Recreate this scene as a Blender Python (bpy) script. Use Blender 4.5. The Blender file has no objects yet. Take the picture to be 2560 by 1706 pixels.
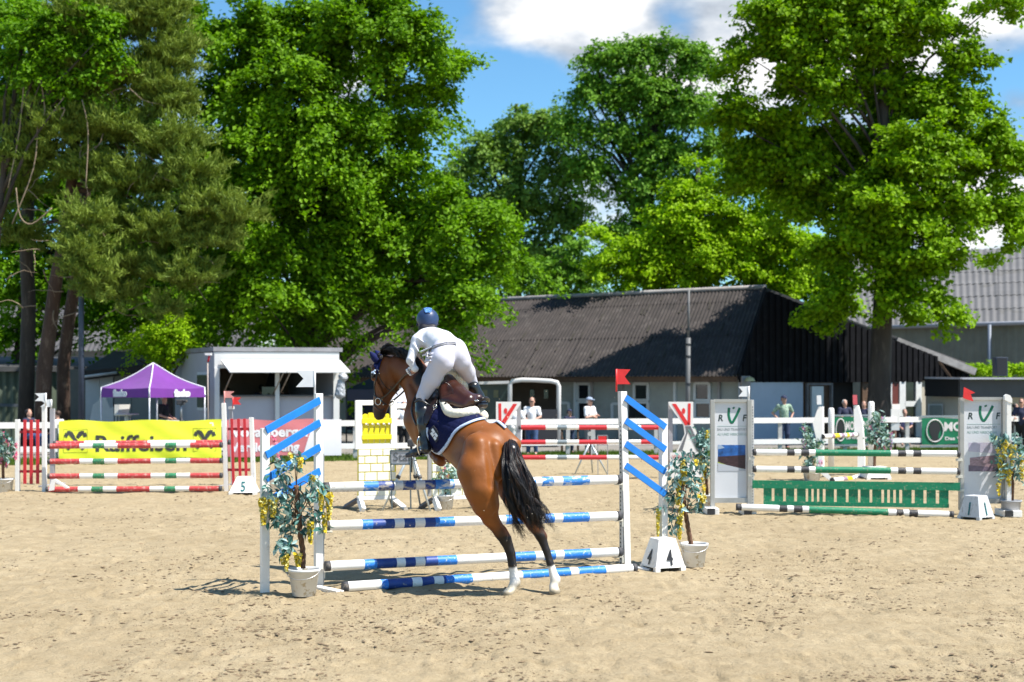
import bpy, bmesh, math, random
import numpy as np
from mathutils import Vector, Matrix, Quaternion
from mathutils.bvhtree import BVHTree

SC = bpy.context.scene
COL = SC.collection
rnd = random.Random(7)
rng = np.random.default_rng(7)

# ------------------------------------------------------------------ camera
F, HC = 3556.0, 2.25            # focal length in photo pixels, height of the lens
cam = bpy.data.objects.new('camera', bpy.data.cameras.new('camera'))
COL.objects.link(cam)
cam.location = (0, 0, HC)
cam.rotation_euler = (math.radians(90), 0, 0)
cam.data.lens = 50; cam.data.sensor_width = 36
cam.data.shift_y = 0.0418
cam.data.clip_start = 0.1; cam.data.clip_end = 6000
cam.data.dof.use_dof = True
cam.data.dof.focus_distance = 15.8
cam.data.dof.aperture_fstop = 2.0
SC.camera = cam

# ------------------------------------------------------------------ light
SUN_EL = math.radians(58)
sx, sy = 0.932, -0.362                      # horizontal direction towards the sun
sun_dir = Vector((sx * math.cos(SUN_EL), sy * math.cos(SUN_EL), math.sin(SUN_EL)))
sun = bpy.data.objects.new('sun', bpy.data.lights.new('sun', 'SUN'))
COL.objects.link(sun)
sun.data.energy = 5.0; sun.data.angle = math.radians(0.5); sun.data.color = (1, .955, .89)
sun.rotation_euler = sun_dir.to_track_quat('Z', 'Y').to_euler()
sun.location = (20, -10, 40)

world = bpy.data.worlds.new('World'); SC.world = world; world.use_nodes = True
def build_world():
    nt = world.node_tree; N = nt.nodes; L = nt.links; N.clear()
    out = N.new('ShaderNodeOutputWorld'); bg = N.new('ShaderNodeBackground')
    sky = N.new('ShaderNodeTexSky'); sky.sky_type = 'NISHITA'; sky.sun_disc = False
    sky.sun_elevation = SUN_EL; sky.sun_rotation = math.atan2(sx, sy)
    sky.air_density = 1.0; sky.dust_density = 0.3; sky.ozone_density = 2.0; sky.altitude = 400
    geo = N.new('ShaderNodeTexCoord')
    def math_(op, a, b=None, c=None):
        n = N.new('ShaderNodeMath'); n.operation = op
        for i, v in enumerate((a, b, c)):
            if v is None: continue
            if isinstance(v, (int, float)): n.inputs[i].default_value = v
            else: L.new(v, n.inputs[i])
        return n.outputs[0]
    def noise(vec, sc, det, rough, w=None):
        n = N.new('ShaderNodeTexNoise'); n.inputs['Scale'].default_value = sc
        n.inputs['Detail'].default_value = det; n.inputs['Roughness'].default_value = rough
        L.new(vec, n.inputs['Vector']); return n.outputs['Fac']
    def mapv(vec, loc, scl):
        m = N.new('ShaderNodeMapping'); L.new(vec, m.inputs['Vector'])
        m.inputs['Location'].default_value = loc; m.inputs['Scale'].default_value = scl
        return m.outputs['Vector']
    d = geo.outputs['Generated']
    base = mapv(d, (3.1, .4, 1.7), (1, 1, 1.9))
    n1 = noise(base, 5.5, 7, .56)
    n1b = noise(mapv(d, (3.1, .4, 1.64), (1, 1, 1.9)), 5.5, 7, .56)
    def bump(px, py, rad, amp, sq=1.0):
        v = Vector(((px-1280)/F, 1, (960-py)/F)).normalized()
        m = N.new('ShaderNodeVectorMath'); m.operation = 'SUBTRACT'
        L.new(d, m.inputs[0]); m.inputs[1].default_value = v
        s = N.new('ShaderNodeVectorMath'); s.operation = 'MULTIPLY'
        L.new(m.outputs[0], s.inputs[0]); s.inputs[1].default_value = (1, 1, sq)
        ln = N.new('ShaderNodeVectorMath'); ln.operation = 'LENGTH'; L.new(s.outputs[0], ln.inputs[0])
        q = math_('MULTIPLY', ln.outputs['Value'], 1/rad)
        q = math_('MULTIPLY', q, q)
        q = math_('MULTIPLY', q, -1.0)
        return math_('MULTIPLY', math_('EXPONENT', q), amp)
    dens = n1
    for b in ((1430, 20, .05, .26, 1.7), (1330, 60, .035, .16, 1.5), (1560, 30, .03, .12, 1.6), (1800, 60, .075, .26, 1.3), (1750, 190, .05, .16, 1.5), (2350, 90, .11, .26, 1.7), (2120, 60, .05, .2, 1.4), (2500, 230, .04, -.28, 1.5),
              (1180, 260, .055, -.32, 1.0), (1290, 190, .04, -.18, 1.6), (1120, 110, .035, .12, 2.0), (2300, 560, .07, .30, 1.6), (2540, 250, .018, .22, 1.5), (860, 240, .03, .25, 1.2), (1090, 20, .02, -.2, 1.0),
              (1600, 560, .06, .14, 1.8), (1700, 60, .016, -.16, 1.0), (1640, 30, .014, -.10, 1.2)):
        dens = math_('ADD', dens, bump(*b))
    mr = N.new('ShaderNodeMapRange'); mr.interpolation_type = 'SMOOTHSTEP'
    mr.inputs['From Min'].default_value = .48; mr.inputs['From Max'].default_value = .76
    L.new(dens, mr.inputs['Value'])
    sh = math_('SUBTRACT', n1, n1b)
    sh = math_('MULTIPLY_ADD', sh, 3.5, .42)
    sh = math_('ADD', sh, math_('MULTIPLY', math_('SUBTRACT', dens, .62), 1.5))
    # the sunlit top of the large cloud
    sh = math_('ADD', sh, bump(1470, -10, .036, .9, 1.5)); sh = math_('ADD', sh, bump(1430, 110, .03, -.55, 2.0))
    cr = N.new('ShaderNodeValToRGB'); L.new(sh, cr.inputs['Fac'])
    cr.color_ramp.elements[0].position = .1; cr.color_ramp.elements[0].color = (.36, .40, .47, 1)
    cr.color_ramp.elements[1].position = .95; cr.color_ramp.elements[1].color = (1.05, 1.05, 1.05, 1)
    e = cr.color_ramp.elements.new(.5); e.color = (.60, .66, .74, 1)
    sc = N.new('ShaderNodeMix'); sc.data_type = 'RGBA'; sc.blend_type = 'MULTIPLY'; sc.inputs['Factor'].default_value = 1
    L.new(sky.outputs['Color'], sc.inputs['A']); sc.inputs['B'].default_value = (SKY_GAIN[0], SKY_GAIN[1], SKY_GAIN[2], 1)
    cl = N.new('ShaderNodeMix'); cl.data_type = 'RGBA'; cl.blend_type = 'MULTIPLY'; cl.inputs['Factor'].default_value = 1
    L.new(cr.outputs['Color'], cl.inputs['A']); cl.inputs['B'].default_value = (CLOUD,)*3 + (1,)
    mx = N.new('ShaderNodeMix'); mx.data_type = 'RGBA'
    L.new(mr.outputs['Result'], mx.inputs['Factor']); L.new(sc.outputs['Result'], mx.inputs['A']); L.new(cl.outputs['Result'], mx.inputs['B'])
    L.new(mx.outputs['Result'], bg.inputs['Color'])
    bg.inputs['Strength'].default_value = SKY_STRENGTH
    L.new(bg.outputs['Background'], out.inputs['Surface'])
SKY_STRENGTH = 0.066
SKY_GAIN = (.92, 1.42, 1.62)
CLOUD = 9.6
build_world()
vs = SC.view_settings
SC.display_settings.display_device = 'sRGB'
vs.view_transform = 'Standard'; vs.look = 'None'; vs.gamma = 1; vs.use_curve_mapping = False
vs.exposure = 0.80
SC.render.engine = 'CYCLES'
SC.cycles.use_denoising = True
SC.cycles.max_bounces = 5; SC.cycles.diffuse_bounces = 2; SC.cycles.transmission_bounces = 3; SC.cycles.transparent_max_bounces = 6

# ------------------------------------------------------------------ helpers
def W(px, py, Y): return Vector(((px-1280)*Y/F, Y, HC-(py-960)*Y/F))
def GY(py): return HC*F/(py-960)
def G(px, py):
    Y = GY(py); return Vector(((px-1280)*Y/F, Y, 0))
def PX(px, Y, z=0): return Vector(((px-1280)*Y/F, Y, z))
def Z(py, Y): return HC-(py-960)*Y/F

ORG = {}
def thing(name, label, cat, loc=(0, 0, 0), group=None):
    o = bpy.data.objects.new(name, None); COL.objects.link(o)
    o.empty_display_size = .2
    o.location = loc; ORG[o.name] = Vector(loc)
    o['label'] = label; o['category'] = cat
    if group: o['group'] = group
    return o
def tag(o, label=None, cat=None, group=None, kind=None):
    if label: o['label'] = label
    if cat: o['category'] = cat
    if group: o['group'] = group
    if kind: o['kind'] = kind
    return o
def link_mesh(name, me, parent=None, loc=None):
    o = bpy.data.objects.new(name, me); COL.objects.link(o)
    if parent is not None:
        o.parent = parent; ORG[o.name] = ORG[parent.name]
    else:
        o.location = loc or (0, 0, 0); ORG[o.name] = Vector(loc or (0, 0, 0))
    return o
def np_mesh(name, V, Fq, mats, smooth=False, attr=None, midx=None):
    """fast mesh from numpy vertices and faces (an (n,3) or (n,4) array)"""
    me = bpy.data.meshes.new(name)
    V = np.asarray(V, np.float32); Fq = np.asarray(Fq, np.int32); k = Fq.shape[1]
    me.vertices.add(len(V)); me.vertices.foreach_set('co', V.ravel())
    me.loops.add(Fq.size); me.loops.foreach_set('vertex_index', Fq.ravel())
    me.polygons.add(len(Fq)); me.polygons.foreach_set('loop_start', np.arange(0, Fq.size, k, dtype=np.int32))
    try: me.polygons.foreach_set('loop_total', np.full(len(Fq), k, np.int32))
    except Exception: pass
    me.polygons.foreach_set('use_smooth', np.full(len(Fq), smooth))
    if midx is not None: me.polygons.foreach_set('material_index', np.asarray(midx, np.int32))
    for m in (mats if isinstance(mats, (list, tuple)) else [mats]): me.materials.append(m)
    if attr is not None:
        for an, (typ, arr) in attr.items():
            a = me.attributes.new(an, typ, 'POINT')
            a.data.foreach_set('color' if typ == 'FLOAT_COLOR' else 'value', np.asarray(arr, np.float32).ravel())
    me.update(); me.validate()
    return me

class MB:
    """collects boxes, beams, tubes and prisms; build() links them as one mesh"""
    def __init__(s): s.v = []; s.f = []; s.m = []; s.sm = []; s.cur = 0; s.smooth = False
    def add(s, vs, fs, mi=None, sm=None):
        b = len(s.v); s.v += [Vector(v) for v in vs]
        for f in fs:
            s.f.append([b+i for i in f]); s.m.append(s.cur if mi is None else mi); s.sm.append(s.smooth if sm is None else sm)
        return s
    def box(s, c, size, R=None, mi=None):
        c = Vector(c); h = [x/2 for x in size]
        vs = []
        for dx in (-1, 1):
            for dy in (-1, 1):
                for dz in (-1, 1):
                    p = Vector((dx*h[0], dy*h[1], dz*h[2]))
                    vs.append(c + (R @ p if R is not None else p))
        return s.add(vs, [(0, 1, 3, 2), (4, 6, 7, 5), (0, 4, 5, 1), (2, 3, 7, 6), (0, 2, 6, 4), (1, 5, 7, 3)], mi, False)
    def beam(s, a, b, w, h, up=(0, 0, 1), mi=None):
        """box from a to b; w across (perpendicular to up), h along up"""
        a, b = Vector(a), Vector(b); d = (b-a); L = d.length; d.normalize()
        up = Vector(up); x = d.cross(up)
        if x.length < 1e-5: x = d.orthogonal()
        x.normalize(); u = x.cross(d).normalized()
        R = Matrix((d, x, u)).transposed()
        return s.box((a+b)/2, (L, w, h), R, mi)
    def tube(s, pts, r, n=8, caps=True, mi=None, sm=True, sq=None):
        pts = [Vector(p) for p in pts]
        if isinstance(r, (int, float)): r = [r]*len(pts)
        vs = []; fs = []; prev = None
        for i, p in enumerate(pts):
            t = (pts[min(i+1, len(pts)-1)] - pts[max(i-1, 0)])
            if t.length < 1e-9: t = Vector((0, 0, 1))
            t.normalize()
            if prev is None: x = t.orthogonal().normalized()
            else:
                x = prev - t*prev.dot(t)
                x = t.orthogonal().normalized() if x.length < 1e-6 else x.normalized()
            prev = x; y = t.cross(x)
            for k in range(n):
                a = 2*math.pi*k/n
                vs.append(p + (x*math.cos(a) + y*math.sin(a))*r[i])
        for i in range(len(pts)-1):
            for k in range(n):
                fs.append((i*n+k, i*n+(k+1) % n, (i+1)*n+(k+1) % n, (i+1)*n+k))
        b0 = len(s.f)
        s.add(vs, fs, mi, sm)
        if caps:
            b = len(s.v)-len(vs)
            s.f.append([b+k for k in range(n)][::-1]); s.m.append(s.cur if mi is None else mi); s.sm.append(False)
            q = b+(len(pts)-1)*n
            s.f.append([q+k for k in range(n)]); s.m.append(s.cur if mi is None else mi); s.sm.append(False)
        return s
    def prism(s, pts, off, mi=None):
        pts = [Vector(p) for p in pts]; off = Vector(off); n = len(pts)
        vs = pts + [p+off for p in pts]
        fs = [tuple(range(n)), tuple(range(2*n-1, n-1, -1))] + [(i, i+n, (i+1) % n+n, (i+1) % n) for i in range(n)]
        return s.add(vs, fs, mi, False)
    def lathe(s, c, prof, n=20, mi=None, sm=True, cap0=False, cap1=False):
        c = Vector(c); vs = []; fs = []
        for (r, z) in prof:
            for k in range(n):
                a = 2*math.pi*k/n; vs.append(c+Vector((r*math.cos(a), r*math.sin(a), z)))
        for i in range(len(prof)-1):
            for k in range(n):
                fs.append((i*n+k, i*n+(k+1) % n, (i+1)*n+(k+1) % n, (i+1)*n+k))
        s.add(vs, fs, mi, sm); b = len(s.v)-len(vs)
        if cap0: s.f.append([b+k for k in range(n)][::-1]); s.m.append(mi or 0); s.sm.append(False)
        if cap1: s.f.append([b+(len(prof)-1)*n+k for k in range(n)]); s.m.append(mi or 0); s.sm.append(False)
        return s
    def ball(s, c, r, n=10, m=7, mi=None):
        c = Vector(c); r = (r, r, r) if isinstance(r, (int, float)) else r
        vs = []; fs = []
        for i in range(m+1):
            th = math.pi*i/m
            for k in range(n):
                a = 2*math.pi*k/n
                vs.append(c+Vector((r[0]*math.sin(th)*math.cos(a), r[1]*math.sin(th)*math.sin(a), -r[2]*math.cos(th))))
        for i in range(m):
            for k in range(n):
                fs.append((i*n+k, i*n+(k+1) % n, (i+1)*n+(k+1) % n, (i+1)*n+k))
        return s.add(vs, fs, mi, True)
    def build(s, name, mats, parent=None, loc=None, bevel=0):
        org = ORG[parent.name] if parent is not None else Vector(loc or (0, 0, 0))
        me = bpy.data.meshes.new(name)
        me.from_pydata([v-org for v in s.v], [], s.f)
        for m in (mats if isinstance(mats, (list, tuple)) else [mats]): me.materials.append(m)
        me.polygons.foreach_set('material_index', s.m); me.polygons.foreach_set('use_smooth', s.sm)
        me.update(); me.validate()
        o = link_mesh(name, me, parent, loc)
        if bevel:
            b = o.modifiers.new('bevel', 'BEVEL'); b.width = bevel; b.segments = 2; b.limit_method = 'ANGLE'
        return o

def copy_tree(o, parent=None, off=None, label=None):
    c = o.copy(); COL.objects.link(c)
    if parent is not None: c.parent = parent
    if off is not None: c.location = Vector(o.location)+Vector(off)
    ORG[c.name] = ORG[o.name] + (Vector(off) if off is not None else Vector((0, 0, 0)))
    if label: c['label'] = label
    for ch in list(o.children): copy_tree(ch, c)
    return c

# ------------------------------------------------------------------ materials
MATS = {}
def mat(name, col, rough=.6, var=.12, scale=4., metal=0, bump=0, bscale=60., dirt=0, dcol=(.30, .23, .14), dscale=14., spec=.5, coat=0, dthr=.56,
        trans=0, attr=None, sheen=0, emit=None, stretch=None):
    if name in MATS: return MATS[name]
    m = bpy.data.materials.new(name); m.use_nodes = True; MATS[name] = m
    nt = m.node_tree; N = nt.nodes; L = nt.links
    p = N['Principled BSDF']
    p.inputs['Roughness'].default_value = rough; p.inputs['Metallic'].default_value = metal
    p.inputs['Specular IOR Level'].default_value = spec; p.inputs['Coat Weight'].default_value = coat
    p.inputs['Coat Roughness'].default_value = .15
    if sheen: p.inputs['Sheen Weight'].default_value = sheen
    tc = N.new('ShaderNodeTexCoord'); vec = tc.outputs['Object']
    if stretch:
        mp = N.new('ShaderNodeMapping'); mp.inputs['Scale'].default_value = stretch; L.new(vec, mp.inputs['Vector']); vec = mp.outputs['Vector']
    def noise(sc, det=4, ro=.6):
        n = N.new('ShaderNodeTexNoise'); n.inputs['Scale'].default_value = sc; n.inputs['Detail'].default_value = det; n.inputs['Roughness'].default_value = ro
        L.new(vec, n.inputs['Vector']); return n.outputs['Fac']
    n = noise(scale)
    mr = N.new('ShaderNodeMapRange'); L.new(n, mr.inputs['Value'])
    mr.inputs['From Min'].default_value = .3; mr.inputs['From Max'].default_value = .7
    mr.inputs['To Min'].default_value = 1-var; mr.inputs['To Max'].default_value = 1+var
    mx = N.new('ShaderNodeMix'); mx.data_type = 'RGBA'; mx.blend_type = 'MULTIPLY'; mx.inputs['Factor'].default_value = 1
    if attr:
        at = N.new('ShaderNodeAttribute'); at.attribute_name = attr; L.new(at.outputs['Color'], mx.inputs['A'])
    else: mx.inputs['A'].default_value = (*col, 1)
    L.new(mr.outputs['Result'], mx.inputs['B']); out = mx.outputs['Result']
    if dirt:
        n2 = noise(dscale, 6, .7)
        m2 = N.new('ShaderNodeMapRange'); L.new(n2, m2.inputs['Value'])
        m2.inputs['From Min'].default_value = dthr; m2.inputs['From Max'].default_value = dthr+.06; m2.inputs['To Max'].default_value = dirt
        m3 = N.new('ShaderNodeMix'); m3.data_type = 'RGBA'; L.new(m2.outputs['Result'], m3.inputs['Factor'])
        L.new(out, m3.inputs['A']); m3.inputs['B'].default_value = (*dcol, 1); out = m3.outputs['Result']
    L.new(out, p.inputs['Base Color'])
    if bump:
        nb = noise(bscale, 5, .6)
        b = N.new('ShaderNodeBump'); b.inputs['Strength'].default_value = bump; b.inputs['Distance'].default_value = .01
        L.new(nb, b.inputs['Height']); L.new(b.outputs['Normal'], p.inputs['Normal'])
    if trans:
        t = N.new('ShaderNodeBsdfTranslucent'); ms = N.new('ShaderNodeMixShader'); ms.inputs[0].default_value = trans
        L.new(out, t.inputs['Color'])
        o = N['Material Output']; L.new(p.outputs[0], ms.inputs[1]); L.new(t.outputs[0], ms.inputs[2]); L.new(ms.outputs[0], o.inputs['Surface'])
    return m

def leaf_mat(name, c0, c1, trans=.35, rough=.55, tg=(1.15, 1.3, .25)):
    if name in MATS: return MATS[name]
    m = bpy.data.materials.new(name); m.use_nodes = True; MATS[name] = m
    N = m.node_tree.nodes; L = m.node_tree.links; p = N['Principled BSDF']
    at = N.new('ShaderNodeAttribute'); at.attribute_name = 'lv'
    mx = N.new('ShaderNodeMix'); mx.data_type = 'RGBA'; L.new(at.outputs['Fac'], mx.inputs['Factor'])
    mx.inputs['A'].default_value = (*c0, 1); mx.inputs['B'].default_value = (*c1, 1)
    L.new(mx.outputs['Result'], p.inputs['Base Color']); p.inputs['Roughness'].default_value = rough
    p.inputs['Specular IOR Level'].default_value = .14
    t = N.new('ShaderNodeBsdfTranslucent')
    m2 = N.new('ShaderNodeMix'); m2.data_type = 'RGBA'; m2.blend_type = 'MULTIPLY'; m2.inputs['Factor'].default_value = 1
    L.new(mx.outputs['Result'], m2.inputs['A']); m2.inputs['B'].default_value = (*tg, 1)
    L.new(m2.outputs['Result'], t.inputs['Color'])
    ms = N.new('ShaderNodeMixShader'); ms.inputs[0].default_value = trans
    L.new(p.outputs[0], ms.inputs[1]); L.new(t.outputs[0], ms.inputs[2]); L.new(ms.outputs[0], N['Material Output'].inputs['Surface'])
    return m

WHITE = mat('white_paint', (.84, .81, .76), .5, .05, 3, bump=.15, bscale=40, dirt=.35, dcol=(.45, .40, .31), dscale=9, dthr=.62)
WHITE_CLEAN = mat('white_board', (.85, .82, .78), .45, .04, 3)
GREY_METAL = mat('galvanised_metal', (.42, .42, .43), .45, .15, 8, metal=.6)
DARK_METAL = mat('dark_metal', (.05, .05, .055), .4, .2, 8, metal=.5)
BLUE = mat('blue_paint', (.014, .19, .62), .42, .10, 5, dirt=.7, dcol=(.45, .55, .68), dscale=16, dthr=.66, bump=.1)
NAVY = mat('navy_band', (.018, .055, .24), .5, .2, 6, dirt=.7, dcol=(.33, .31, .28), dscale=26, dthr=.60, bump=.2)
POLEBLUE = mat('blue_band', (.02, .20, .66), .5, .15, 6, dirt=.85, dcol=(.55, .62, .70), dscale=34, dthr=.585, bump=.2)
POLEWHITE = mat('white_band', (.84, .82, .78), .5, .05, 4, dirt=.55, dcol=(.40, .34, .25), dscale=22, dthr=.62, bump=.1)
RED = mat('red_paint', (.58, .025, .035), .5, .12, 6, dirt=.6, dcol=(.55, .35, .28), dscale=30, dthr=.66)
POLERED = mat('red_band', (.50, .055, .055), .55, .2, 4, dirt=.7, dcol=(.58, .36, .30), dscale=18, dthr=.545)
POLEGREEN = mat('green_band', (.03, .20, .09), .55, .2, 7, dirt=.6, dcol=(.38, .36, .24), dscale=24, dthr=.55)
GREEN = mat('green_paint', (.0, .19, .085), .5, .12, 6, dirt=.6, dcol=(.38, .34, .22), dscale=26, dthr=.575)
BLACK = mat('black_band', (.035, .035, .04), .55, .2, 7, dirt=.5, dcol=(.28, .25, .20), dscale=24, dthr=.57)
GREYB = mat('grey_band', (.20, .24, .26), .5, .1, 5)
YELLOW = mat('yellow_paint', (.80, .66, .01), .45, .06, 4)
PURPLEB = mat('purple_band', (.30, .20, .26), .5, .1, 5)
REDFLAG = mat('red_flag', (.75, .03, .03), .4, .08, 12)
WHITEFLAG = mat('white_flag', (.80, .80, .80), .4, .04, 12)
CUP = mat('cup_plastic', (.62, .60, .52), .5, .1, 20)
RUBBER = mat('rubber', (.05, .05, .055), .7, .2, 20, dirt=.5, dcol=(.25, .2, .14))
SIGNBLACK = mat('sign_black', (.015, .015, .017), .5, .05, 5)
SIGNGREEN = mat('sign_green', (.0, .14, .075), .5, .05, 5)

def text_obj(s, size, mt, loc, parent, rot=(math.radians(90), 0, 0), ext=.002, name='lettering', align='LEFT', bold=0, sx_=1.0, font=None, shear=0, matrix=None, fit=None):
    cu = bpy.data.curves.new(name, 'FONT'); cu.body = s; cu.size = size; cu.extrude = ext; cu.align_x = align
    cu.offset = bold; cu.resolution_u = 3; cu.shear = shear
    tmp = bpy.data.objects.new(name+'_tmp', cu); COL.objects.link(tmp)
    dg = bpy.context.evaluated_depsgraph_get(); me = bpy.data.meshes.new_from_object(tmp.evaluated_get(dg))
    bpy.data.objects.remove(tmp); bpy.data.curves.remove(cu)
    if fit:      # scale the lettering to a width and height
        q = [v.co for v in me.vertices]; x0, x1 = min(v.x for v in q), max(v.x for v in q); y0, y1 = min(v.y for v in q), max(v.y for v in q)
        y0 = 0 if fit[2:] else y0; me.transform(Matrix.Diagonal((fit[0]/(x1-x0), fit[1]/(y1-y0) if fit[1] else fit[0]/(x1-x0), 1, 1)) @ Matrix.Translation((-(x0 if align == 'LEFT' else (x0+x1)/2), 0, 0))); sx_ = 1
    M = matrix if matrix is not None else (Matrix.Translation(Vector(loc)) @ Matrix.Rotation(rot[2], 4, 'Z') @ Matrix.Rotation(rot[0], 4, 'X'))
    M = Matrix.Translation(-ORG[parent.name]) @ M @ Matrix.Diagonal((sx_, 1, 1, 1))
    me.transform(M); me.materials.clear(); me.materials.append(mt)
    return link_mesh(name, me, parent)

# ------------------------------------------------------------------ smooth-blended bodies (one continuous surface)
class SDF:
    def __init__(s, lo, hi, h):
        s.lo = np.array(lo, float); s.h = h
        n = np.ceil((np.array(hi)-s.lo)/h).astype(int)+1
        s.n = n; s.D = np.full(tuple(n), 1.0, np.float32)
    def _loc(s, pmin, pmax):
        i0 = np.clip(np.floor((pmin-s.lo)/s.h).astype(int), 0, s.n-1); i1 = np.clip(np.ceil((pmax-s.lo)/s.h).astype(int)+1, 1, s.n)
        sl = tuple(slice(a, b) for a, b in zip(i0, i1))
        g = [s.lo[a] + s.h*np.arange(i0[a], i1[a]) for a in range(3)]
        return sl, np.stack(np.meshgrid(*g, indexing='ij'), -1)
    def cone(s, a, b, ra, rb, k=.03, sq=None, sub=False):
        """tapered capsule from a to b; sq=(direction, factor>1 flattens along it)"""
        a = np.array(a, float); b = np.array(b, float)
        m = max(ra, rb)+k+4*s.h
        sl, P = s._loc(np.minimum(a, b)-m, np.maximum(a, b)+m)
        if P.size == 0: return s
        p = P-a; ab = b-a
        if sq is not None:
            r = np.array(sq[0], float); r /= np.linalg.norm(r); f = sq[1]
            p = p + ((f-1)*(p@r))[..., None]*r; ab = ab + (f-1)*(ab@r)*r
        L2 = max(ab@ab, 1e-12)
        t = np.clip((p@ab)/L2, 0, 1)
        d = np.linalg.norm(p - t[..., None]*ab, axis=-1) - (ra+(rb-ra)*t)
        if sq is not None: d = d/math.sqrt(sq[1])
        D = s.D[sl]
        if sub:
            h = np.clip(.5-.5*(D+d)/k, 0, 1); s.D[sl] = D*(1-h)-d*h+k*h*(1-h)
        else:
            h = np.clip(.5+.5*(D-d)/k, 0, 1); s.D[sl] = D*(1-h)+d*h-k*h*(1-h)
        return s
    def ball(s, c, r, k=.03, sq=None, sub=False): return s.cone(c, c, r, r, k, sq, sub)
    def chain(s, pts, k=.03, sq=None):
        for (a, ra), (b, rb) in zip(pts[:-1], pts[1:]): s.cone(a, b, ra, rb, k, sq)
        return s
    def mesh(s):
        D = s.D; I = D < 0
        c = np.zeros(tuple(s.n-1), np.int8)
        offs = [(i, j, k) for i in (0, 1) for j in (0, 1) for k in (0, 1)]
        sh = lambda A, o: A[o[0]:A.shape[0]-1+o[0], o[1]:A.shape[1]-1+o[1], o[2]:A.shape[2]-1+o[2]]
        for o in offs: c += sh(I, o)
        msk = (c > 0) & (c < 8); ijk = np.argwhere(msk)
        idx = np.full(msk.shape, -1, np.int64); idx[msk] = np.arange(len(ijk))
        acc = np.zeros((len(ijk), 3)); cnt = np.zeros(len(ijk))
        for o1 in offs:
            for ax in range(3):
                if o1[ax]: continue
                o2 = list(o1); o2[ax] = 1
                d1 = D[tuple((ijk+o1).T)]; d2 = D[tuple((ijk+o2).T)]
                x = (d1 < 0) != (d2 < 0); t = np.where(x, d1/np.where(x, d1-d2, 1), 0)
                pos = ijk+np.array(o1, float); pos[:, ax] += t
                acc += np.where(x[:, None], pos, 0); cnt += x
        V = s.lo + s.h*acc/cnt[:, None]
        Q = []
        for ax in range(3):
            A = np.take(I, range(0, s.n[ax]-1), ax); B = np.take(I, range(1, s.n[ax]), ax)
            e = np.argwhere(A != B); s1 = A[tuple(e.T)]
            u, v = (ax+1) % 3, (ax+2) % 3
            ok = (e[:, u] > 0) & (e[:, v] > 0) & (e[:, u] < s.n[u]-1) & (e[:, v] < s.n[v]-1)
            e = e[ok]; s1 = s1[ok]
            def g(du, dv):
                q = e.copy(); q[:, u] += du; q[:, v] += dv; return idx[tuple(q.T)]
            q = np.stack([g(-1, -1), g(0, -1), g(0, 0), g(-1, 0)], 1)
            q[~s1] = q[~s1][:, ::-1]
            Q.append(q)
        Q = np.concatenate(Q); Q = Q[(Q >= 0).all(1)]
        return V, Q
def relax(V, Q, it=2, f=.5):
    E = np.concatenate([Q[:, [0, 1]], Q[:, [1, 2]], Q[:, [2, 3]], Q[:, [3, 0]]])
    for _ in range(it):
        S = np.zeros_like(V); n = np.zeros(len(V))
        for a, b in ((0, 1), (1, 0)):
            np.add.at(S, E[:, a], V[E[:, b]]); np.add.at(n, E[:, a], 1)
        V = V*(1-f)+f*S/np.maximum(n, 1)[:, None]
    return V

# value noise in numpy
_lat = rng.random((256, 256))
def vnoise(x, y):
    xi = np.floor(x).astype(int); yi = np.floor(y).astype(int); fx = x-xi; fy = y-yi
    fx = fx*fx*(3-2*fx); fy = fy*fy*(3-2*fy); g = lambda a, b: _lat[a & 255, b & 255]
    return (g(xi, yi)*(1-fx)+g(xi+1, yi)*fx)*(1-fy)+(g(xi, yi+1)*(1-fx)+g(xi+1, yi+1)*fx)*fy
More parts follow.
